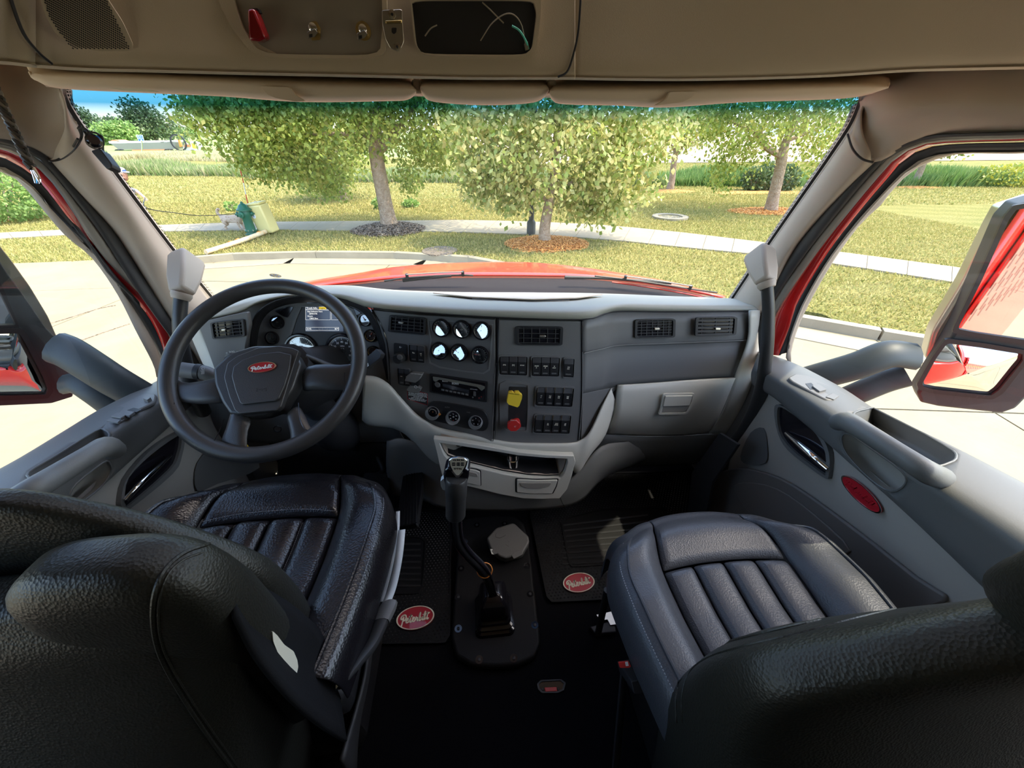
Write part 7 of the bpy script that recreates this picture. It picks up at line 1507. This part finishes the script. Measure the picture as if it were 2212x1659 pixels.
def fartree(lab, px, py, y, r3, n, lm_, ls=.6, trunk=True):
    c = Wy(px, py, y); base = Vector((c.x, c.y, GZ + .2)); t = thing('tree', lab, 'tree')
    tube('trunk', [base, Vector((c.x, c.y, c.z))], [.5, .25], M['bark'], t, seg=8, sub=2)
    Vs = []
    for k in range(7):
        cc = np.array([c.x + rs.uniform(-.6, .6) * r3[0], c.y, c.z + rs.uniform(-.5, .55) * r3[2]]); m_ = n // 7
        u = rs.normal(size=(m_, 3)); u /= np.linalg.norm(u, axis=1)[:, None]; P = cc + u * (rs.rand(m_) ** .4)[:, None] * np.array(r3) * .5
        d = rs.normal(size=(m_, 3)); d /= np.linalg.norm(d, axis=1)[:, None]; s = np.cross(d, rs.normal(size=(m_, 3))); s /= np.linalg.norm(s, axis=1)[:, None]
        V = np.empty((m_, 4, 3), np.float32); V[:, 0] = P; V[:, 1] = P + d * ls * .5 + s * ls * .35; V[:, 2] = P + d * ls; V[:, 3] = P + d * ls * .5 - s * ls * .35; Vs.append(V)
    tri_mesh('leaves', np.concatenate(Vs), lm_, None, 'stuff', t)
fartree('tall twin crowned tree on the skyline by the blue sign', 322, 263, 120, (8.5, 5, 6.0), 4200, lmC)
fartree('rounded dark tree on the skyline beside the twin crowned tree', 290, 283, 118, (6.5, 5, 3.4), 3000, lmC)
fartree('pale green tree on the skyline beside the pillar', 245, 290, 112, (6, 5, 2.8), 2600, lmD)
fartree('hazy tree on the skyline half hidden by the pillar', 206, 280, 125, (4, 4, 5), 1600, lmC)
fartree('low tree on the crop field skyline right of the sign', 380, 292, 150, (7, 5, 2.2), 1800, lmD)
for k, px in enumerate((1400, 1480, 1560, 1640, 1720, 1800, 2020, 2110, 2200)):
    pass
# ------------------------------------------------------------------ hauler with a trailer on the lane, blue sign
ht = thing('dump_trailer', 'long grey tipping trailer with an orange underframe on the far lane', 'trailer')
yt = 88
def qd(a, b, z0): return Wy(a, b, yt)
def ext(nm, P, m, dep=2.4, par=ht, y=yt): return prism(nm, [Wy(a, b, y) for a, b in P], Vector((0, dep, 0)), m, par, smooth=False)
ext('body', [(236, 308), (380, 306), (378, 322), (256, 323)], M['trail']); ext('top_rail', [(234, 305), (380, 303), (380, 307), (236, 310)], M['wht'], 2.6)
fr_o = ext('underframe', [(285, 323), (356, 322), (356, 330), (285, 331)], M['trar'])
for k in range(12): slab('hole', Plane(Wy(285, 324, yt - .02), Wy(356, 324, yt - .02), Wy(285, 330, yt - .02)), [(292 + k * 5.0, 325.5), (294 + k * 5.0, 325.5), (294 + k * 5.0, 327.5), (292 + k * 5.0, 327.5)], M['blk'], fr_o, 0, .03)
ext('tail_cowl', [(236, 306), (242, 302), (250, 302), (262, 306)], M['trar'])
for px in (256, 264, 362, 370): lathe('wheel', Wy(px, 330, yt - .1), Vector((0, -1, 0)), [(.55, -.3), (.55, .1), (.3, .12)], M['tyre'], ht, 16)
tr_ = thing('hauling_truck', 'orange and white truck cab hauling the grey trailer', 'truck')
ext('cab', [(396, 316), (399, 308), (412, 306), (420, 312), (424, 322), (424, 327), (396, 327)], M['wht'], par=tr_); ext('orange_panel', [(397, 312), (411, 312), (411, 317), (397, 318)], M['trar'], .3, par=tr_, y=yt - .2)
ext('orange_nose', [(413, 308), (420, 312), (424, 321), (416, 320)], M['yel'], .3, par=tr_, y=yt - .2)
hp_ = Wy(386, 308, yt - .4); rg = lathe('hoop', hp_, Vector((0, -1, 0)), [(1.3, 0), (1.3, .2), (1.1, .2), (1.1, 0)], M['blk'], tr_, 28, caps=False)
ext('crane_post', [(384, 302), (387, 302), (392, 316), (388, 318)], M['org'], .4, par=tr_, y=yt - .3); ext('chassis', [(378, 325), (426, 325), (426, 330), (378, 330)], M['roofg'], par=tr_)
for px in (384, 392, 418): lathe('wheel', Wy(px, 331, yt - .1), Vector((0, -1, 0)), [(.55, -.3), (.55, .1), (.3, .12)], M['tyre'], tr_, 16)
gsh = thing('green_shed', 'small low building with a green roof at the end of the trailer', 'building'); ext('walls', [(214, 322), (238, 321), (240, 328), (214, 328)], M['wht'], 4, par=gsh, y=110); ext('roof', [(212, 317), (234, 315), (238, 320), (213, 322)], M['grn'], 4, par=gsh, y=110)
bsg = thing('road_sign', 'blue road sign with white lettering above the trailer', 'sign'); PSg = YP((294, 292, 80), (310, 292, 80), (298, 305, 80))
slab('panel', PSg, [(294, 291.5), (308, 291), (312, 304.5), (300, 305.5)], M['wht'], bsg, 0, .08); slab('field', PSg, [(295, 292.5), (307.2, 292), (310.8, 303.6), (300.6, 304.4)], M['sign'], bsg, .08, .12)
text('lettering', PSg, 301.5, 295, .34, 'NEXT', M['wht'], bsg, h=.14); text('lettering', PSg, 303, 299, .34, 'AREA', M['wht'], bsg, h=.14)
slab('symbol', PSg, [(304, 301.5), (306.5, 301.5), (307.5, 304), (303.5, 304)], M['wht'], bsg, .12, .15)
tube('post', [Wy(306, 304, 80.1), Wy(307, 330, 80.1)], .08, M['steel'], bsg, seg=6, sub=1)
# ------------------------------------------------------------------ hydrant, box, pipe, rod, post
hy = thing('fire_hydrant', 'green fire hydrant standing by the sidewalk', 'hydrant'); hb_ = G(546, 508); s_ = .86 / .76
hz = lambda r_, z: (r_ * s_, z * s_)
lathe('barrel', hb_, Vector((0, 0, 1)), [hz(.16, 0), hz(.16, .04), hz(.12, .05), hz(.115, .10), hz(.15, .11), hz(.15, .14), hz(.115, .15), hz(.105, .42), hz(.13, .46), hz(.135, .55), hz(.125, .60)], M['hyd'], hy, 24)
lathe('bonnet', hb_, Vector((0, 0, 1)), [hz(.175, .60), hz(.175, .63), hz(.13, .66), hz(.10, .72), hz(.05, .76), hz(.03, .77), hz(.03, .80), hz(.015, .81)], M['hyd'], hy, 24)
for d_, r_, l in ((Vector((-1, -.3, 0)), .07, .22), (Vector((1, .2, 0)), .06, .20), (Vector((-.2, -1, 0)), .085, .2)):
    nz = lathe('nozzle_cap', hb_ + Vector((0, 0, .52 * s_)), d_.normalized(), [(r_ * .8, .08), (r_ * .8, l * .8), (r_, l * .82), (r_, l), (r_ * .4, l + .01), (r_ * .3, l + .04)], M['hyd'], hy, 16)
for k in range(8):
    a = k * .785; lathe('flange_bolt', hb_ + Vector((math.cos(a) * .155, math.sin(a) * .155, .13)), Vector((0, 0, 1)), [(.018, 0), (.018, .04)], M['steel'], hy, 6)
rod = thing('marker_rod', 'thin red and white marker rod standing behind the hydrant', 'rod'); r0 = G(541, 495)
Pr = [W(537, 448, y=r0.y), W(531, 420, y=r0.y), W(526, 395, y=r0.y), W(519, 366, y=r0.y)]
tube('rod', [r0] + [W(539, 470, y=r0.y)] + Pr[:1], .012, M['steel'], rod, seg=6); 
for k in range(3): tube('coloured_section', [Pr[k], Pr[k + 1]], .014, (M['redb'], M['wht'], M['redb'])[k], rod, seg=6, sub=1)
yb = thing('yellow_cabinet', 'pale yellow utility box leaning beside the hydrant', 'utility box'); yc = G(572, 506)
cbx = box('body', (yc.x + .06, yc.y + .1, GZ + .42), (.50, .34, .78), M['box'], yb, rot=(4, -7, -20), bevel=.04)
box('lid', (yc.x + .0, yc.y + .1, GZ + .84), (.46, .32, .06), M['box'], yb, rot=(4, -7, -20), bevel=.02)
e_ = Euler((R(4), R(-7), R(-20))).to_matrix(); pc_ = Vector((yc.x + .06, yc.y + .1, GZ + .42))
Pyb = Plane(pc_ + e_ @ Vector((-.2, -.172, 0)), pc_ + e_ @ Vector((.2, -.172, 0)), pc_ + e_ @ Vector((0, -.172, .2)))
lathe('round_label', pc_ + e_ @ Vector((-.12, -.172, .12)), Pyb.n, [(.07, 0), (.07, .004)], M['wht'], yb, 20); text('label_mark', Pyb, 0, 0, .09, 'B', M['sign'], yb, org=pc_ + e_ @ Vector((-.12, -.18, .12)))
lathe('handle', pc_ + e_ @ Vector((0, 0, .45)), e_ @ Vector((0, 0, 1)), [(.03, 0), (.03, .03)], M['steel'], yb, 10)
pp_ = thing('fallen_post', 'pale yellow wooden post lying on the grass by the hydrant', 'post')
tube('post', [G(576, 508) + Vector((0, 0, .10)), G(520, 528) + Vector((0, 0, .08)), G(447, 550) + Vector((0, 0, .06))], .06, M['pipe'], pp_, seg=10)
for t_ in (.12, .62, .5): 
    c = (G(576, 508) + Vector((0, 0, .1))).lerp(G(447, 550) + Vector((0, 0, .06)), t_); lathe('band', c, G(447, 550) - G(576, 508), [(.068, -.03), (.068, .03)], M['org'], pp_, 14)
bpz = thing('lamp_post', 'dark steel post behind the trunk of the bushy tree', 'post'); b4 = G(1147, 507)
tube('shaft', [b4 + Vector((0, 0, -.1)), b4 + Vector((0, 0, 5))], .075, M['post'], bpz, seg=8, sub=1); lathe('base_sleeve', b4, Vector((0, 0, 1)), [(.13, 0), (.13, .35), (.08, .42)], M['post'], bpz, 12)
for px, py, lab in ((1038, 430, 'slim dark bollard under the drooping leaves of the bushy tree'),):
    t = thing('bollard', lab, 'bollard'); c = G(px, py); tube('shaft', [c, c + Vector((0, 0, 1.0))], .11, M['post'], t, seg=8, sub=1); lathe('white_band', c + Vector((0, 0, .1)), Vector((0, 0, 1)), [(.115, 0), (.115, .75)], M['wht'], t, 10)
mc = thing('drain_cover', 'pale oval concrete drain cover lying in the lawn', 'drain cover'); c = G(1447, 471)
V = lathe('ring', c, Vector((0, 0, 1)), [(.62, 0), (.62, .07), (.42, .07), (.42, .03), (0.01, .03)], M['walk'], mc, 28)
sgp = thing('stone_patch', 'brown bare patch cover at the edge of the kerb', 'cover'); c = G(950, 543); lathe('lid', c, Vector((0, 0, 1)), [(.45, 0), (.45, .03), (.40, .035)], M['mulchd'], sgp, 24)
emb = thing('windscreen_sticker', 'small round speckled sticker low on the windscreen above the steering wheel', 'sticker')
Pst = YP((585, 595, 1.32), (607, 595, 1.32), (595, 601, 1.34)); cst = Pst.at(595, 595)
lathe('disc', cst, Pst.n, [(.017, 0), (.017, .0008)], M['tan'], emb, 24)
for k in range(6): lathe('star', cst + (Pst.u * math.cos(k * 1.05) + Pst.v * math.sin(k * 1.05)) * .011 + Pst.n * .0009, Pst.n, [(.0028, 0), (.002, .0004)], M['sign' if k % 2 else 'white'], emb, 5)
# ================================================================== PERSON AND DOG
def skin(name, J, E_, m, parent, sub=2):
    me = bpy.data.meshes.new(name); me.from_pydata([j[0] for j in J], E_, []); o = link(bpy.data.objects.new(name, me), parent)
    s = o.modifiers.new('s', 'SKIN'); s.use_smooth_shade = True
    for v, j in zip(me.skin_vertices[0].data, J): v.radius = (j[1], j[2] if len(j) > 2 else j[1])
    me.skin_vertices[0].data[0].use_root = True
    u = o.modifiers.new('u', 'SUBSURF'); u.levels = u.render_levels = sub
    dg = bpy.context.evaluated_depsgraph_get(); m2 = bpy.data.meshes.new_from_object(o.evaluated_get(dg)); o.modifiers.clear(); o.data = m2; m2.materials.clear(); m2.materials.append(m)
    for p in m2.polygons: p.use_smooth = True
    bpy.data.meshes.remove(me); return o
hd0 = W(262, 376, d=9.25); feet = Vector((hd0.x - .12, hd0.y, GZ))
def pj(x, y, z): return tuple(feet + Vector((x, y, z)))
hgt_ = hd0.z - GZ + .12; q_ = hgt_ / 1.78
per = thing('person', 'person in a white and blue cap and grey shirt reaching down with a dog leash', 'person')
J = [(pj(-.02, 0, .95 * q_), .15, .12), (pj(0, 0, 1.15 * q_), .15, .11), (pj(.03, 0, 1.38 * q_), .17, .11), (pj(.07, 0, 1.50 * q_), .06), (pj(.11, 0, 1.58 * q_), .055),
     (pj(-.10, .02, .90 * q_), .10), (pj(-.12, .03, .50 * q_), .065), (pj(-.14, .03, .10 * q_), .045), (pj(-.02, -.02, .04 * q_), .04),
     (pj(.10, .0, .90 * q_), .10), (pj(.12, -.02, .50 * q_), .065), (pj(.10, -.03, .10 * q_), .045), (pj(.24, -.05, .04 * q_), .04),
     (pj(.12, -.12, 1.40 * q_), .065)]
body = skin('body', J, [(0, 1), (1, 2), (2, 3), (3, 4), (0, 5), (5, 6), (6, 7), (7, 8), (0, 9), (9, 10), (10, 11), (11, 12), (2, 13)], M['shirt'], per)
sh_ = feet + Vector((.12, -.12, 1.40 * q_)); el = W(297, 414, d=9.0); ha = W(313, 427, d=8.9)
skin('sleeve', [(tuple(sh_), .070), (tuple(sh_.lerp(el, .5)), .060), (tuple(el), .050)], [(0, 1), (1, 2)], M['shirt'], per)
arm_ = skin('forearm', [(tuple(sh_.lerp(el, .8)), .038), (tuple(el), .038), (tuple(el.lerp(ha, .7)), .028), (tuple(ha), .030, .018)], [(0, 1), (1, 2), (2, 3)], M['skin'], per)
dd = (ha - el).normalized()
for k in range(4): tube('finger', [ha + Vector((0, -.03 + .02 * k, .0)), ha + dd * (.05 - .008 * abs(k - 1.5)) + Vector((0, -.035 + .022 * k, -.01)), ha + dd * (.085 - .01 * abs(k - 1.5)) + Vector((0, -.035 + .022 * k, -.035))], .009, M['skin'], arm_, seg=6, sub=2)
tube('thumb', [ha, ha + dd * .03 + Vector((0, -.05, -.01)), ha + dd * .055 + Vector((0, -.06, -.03))], .010, M['skin'], arm_, seg=6, sub=2)
hc = feet + Vector((.14, 0, 1.66 * q_))
hdm = lathe('head', hc + Vector((0, 0, -.14)), Vector((.08, 0, 1)), [(.035, 0), (.062, .03), (.078, .08), (.086, .14), (.082, .20), (.06, .25), (.02, .27)], M['skin'], per, 20)
lathe('nose', hc + Vector((.085, 0, -.01)), Vector((1, 0, -.4)), [(.016, -.02), (.010, .02), (.004, .028)], M['skin'], hdm, 8)
for e in (-1, 1): lathe('ear', hc + Vector((0, e * .082, -.01)), Vector((0, e, 0)), [(.022, 0), (.026, .01), (.012, .016)], M['skin'], hdm, 10); lathe('eye', hc + Vector((.078, e * .03, .03)), Vector((1, 0, 0)), [(.010, 0), (.004, .004)], M['blk'], hdm, 8)
cpo = lathe('cap', hc + Vector((0, 0, .045)), Vector((.12, 0, 1)), [(.094, 0), (.096, .03), (.085, .075), (.05, .10), (.01, .108)], M['cap'], per, 20)
slab('cap_panel', Plane(hc + Vector((.09, -.06, .05)), hc + Vector((.09, .06, .05)), hc + Vector((.08, 0, .12))), [(0, 0)] * 3, M['capb'], None) if False else None
lathe('cap_front', hc + Vector((.03, 0, .05)), Vector((.35, 0, 1)), [(.074, 0), (.074, .03), (.060, .06), (.03, .075)], M['capb'], cpo, 16)
prism('cap_peak', [hc + Vector(v) for v in ((.07, -.075, .05), (.15, -.055, .035), (.18, 0, .03), (.15, .055, .035), (.07, .075, .05))], Vector((0, 0, .012)), M['cap'], cpo, bevel=.004)
lg = skin('trousers', [(pj(-.02, 0, .96 * q_), .165, .135), (pj(-.10, .02, .88 * q_), .115), (pj(-.12, .03, .50 * q_), .082), (pj(-.14, .03, .12 * q_), .065), (pj(.10, 0, .88 * q_), .115), (pj(.12, -.02, .5 * q_), .082), (pj(.10, -.03, .12 * q_), .065)], [(0, 1), (1, 2), (2, 3), (0, 4), (4, 5), (5, 6)], M['pants'], per)
dg0 = G(508, 497); dog = thing('dog', 'small pale dog with tan patches sniffing behind the hydrant', 'dog')
def dj(x, y, z): return tuple(dg0 + Vector((x, y, z)))
JD = [(dj(-.18, 0, .34), .10), (dj(0, 0, .33), .10), (dj(.20, 0, .34), .115), (dj(.30, 0, .40), .075), (dj(.38, 0, .44), .07), (dj(.47, 0, .42), .045), (dj(.53, 0, .40), .03),
      (dj(-.28, 0, .42), .04), (dj(-.34, 0, .52), .045), (dj(-.30, 0, .60), .05), (dj(-.22, 0, .62), .04),
      (dj(.20, -.07, .22), .045), (dj(.19, -.07, .10), .030), (dj(.22, -.07, .025), .03), (dj(.22, .07, .22), .045), (dj(.25, .07, .10), .030), (dj(.28, .07, .025), .03),
      (dj(-.20, -.07, .24), .060), (dj(-.15, -.07, .17), .04), (dj(-.25, -.07, .11), .027), (dj(-.21, -.07, .025), .03), (dj(-.22, .07, .24), .060), (dj(-.17, .07, .17), .04), (dj(-.29, .07, .11), .027), (dj(-.25, .07, .025), .03)]
db = skin('body', JD, [(0, 1), (1, 2), (2, 3), (3, 4), (4, 5), (5, 6), (0, 7), (7, 8), (8, 9), (9, 10), (2, 11), (11, 12), (12, 13), (2, 14), (14, 15), (15, 16), (0, 17), (17, 18), (18, 19), (19, 20), (0, 21), (21, 22), (22, 23), (23, 24)], M['fur'], dog)
for e in (-1, 1): tube('ear', [dg0 + Vector((.36, e * .05, .49)), dg0 + Vector((.35, e * .085, .45)), dg0 + Vector((.36, e * .09, .38))], [.025, .028, .015], M['bark'], db, seg=8, sub=3)
lathe('nose', dg0 + Vector((.55, 0, .41)), Vector((1, 0, 0)), [(.016, 0), (.012, .01)], M['blk'], db, 8)
ls_ = thing('dog_leash', 'thin dark leash running across the lawn to the dog', 'leash')
tube('line', [W(313, 427, d=8.9), W(316, 449, y=9.0), W(380, 460, y=10.5), W(440, 466, y=11.8), dg0 + Vector((.28, 0, .48))], .010, M['blk'], ls_, seg=6)
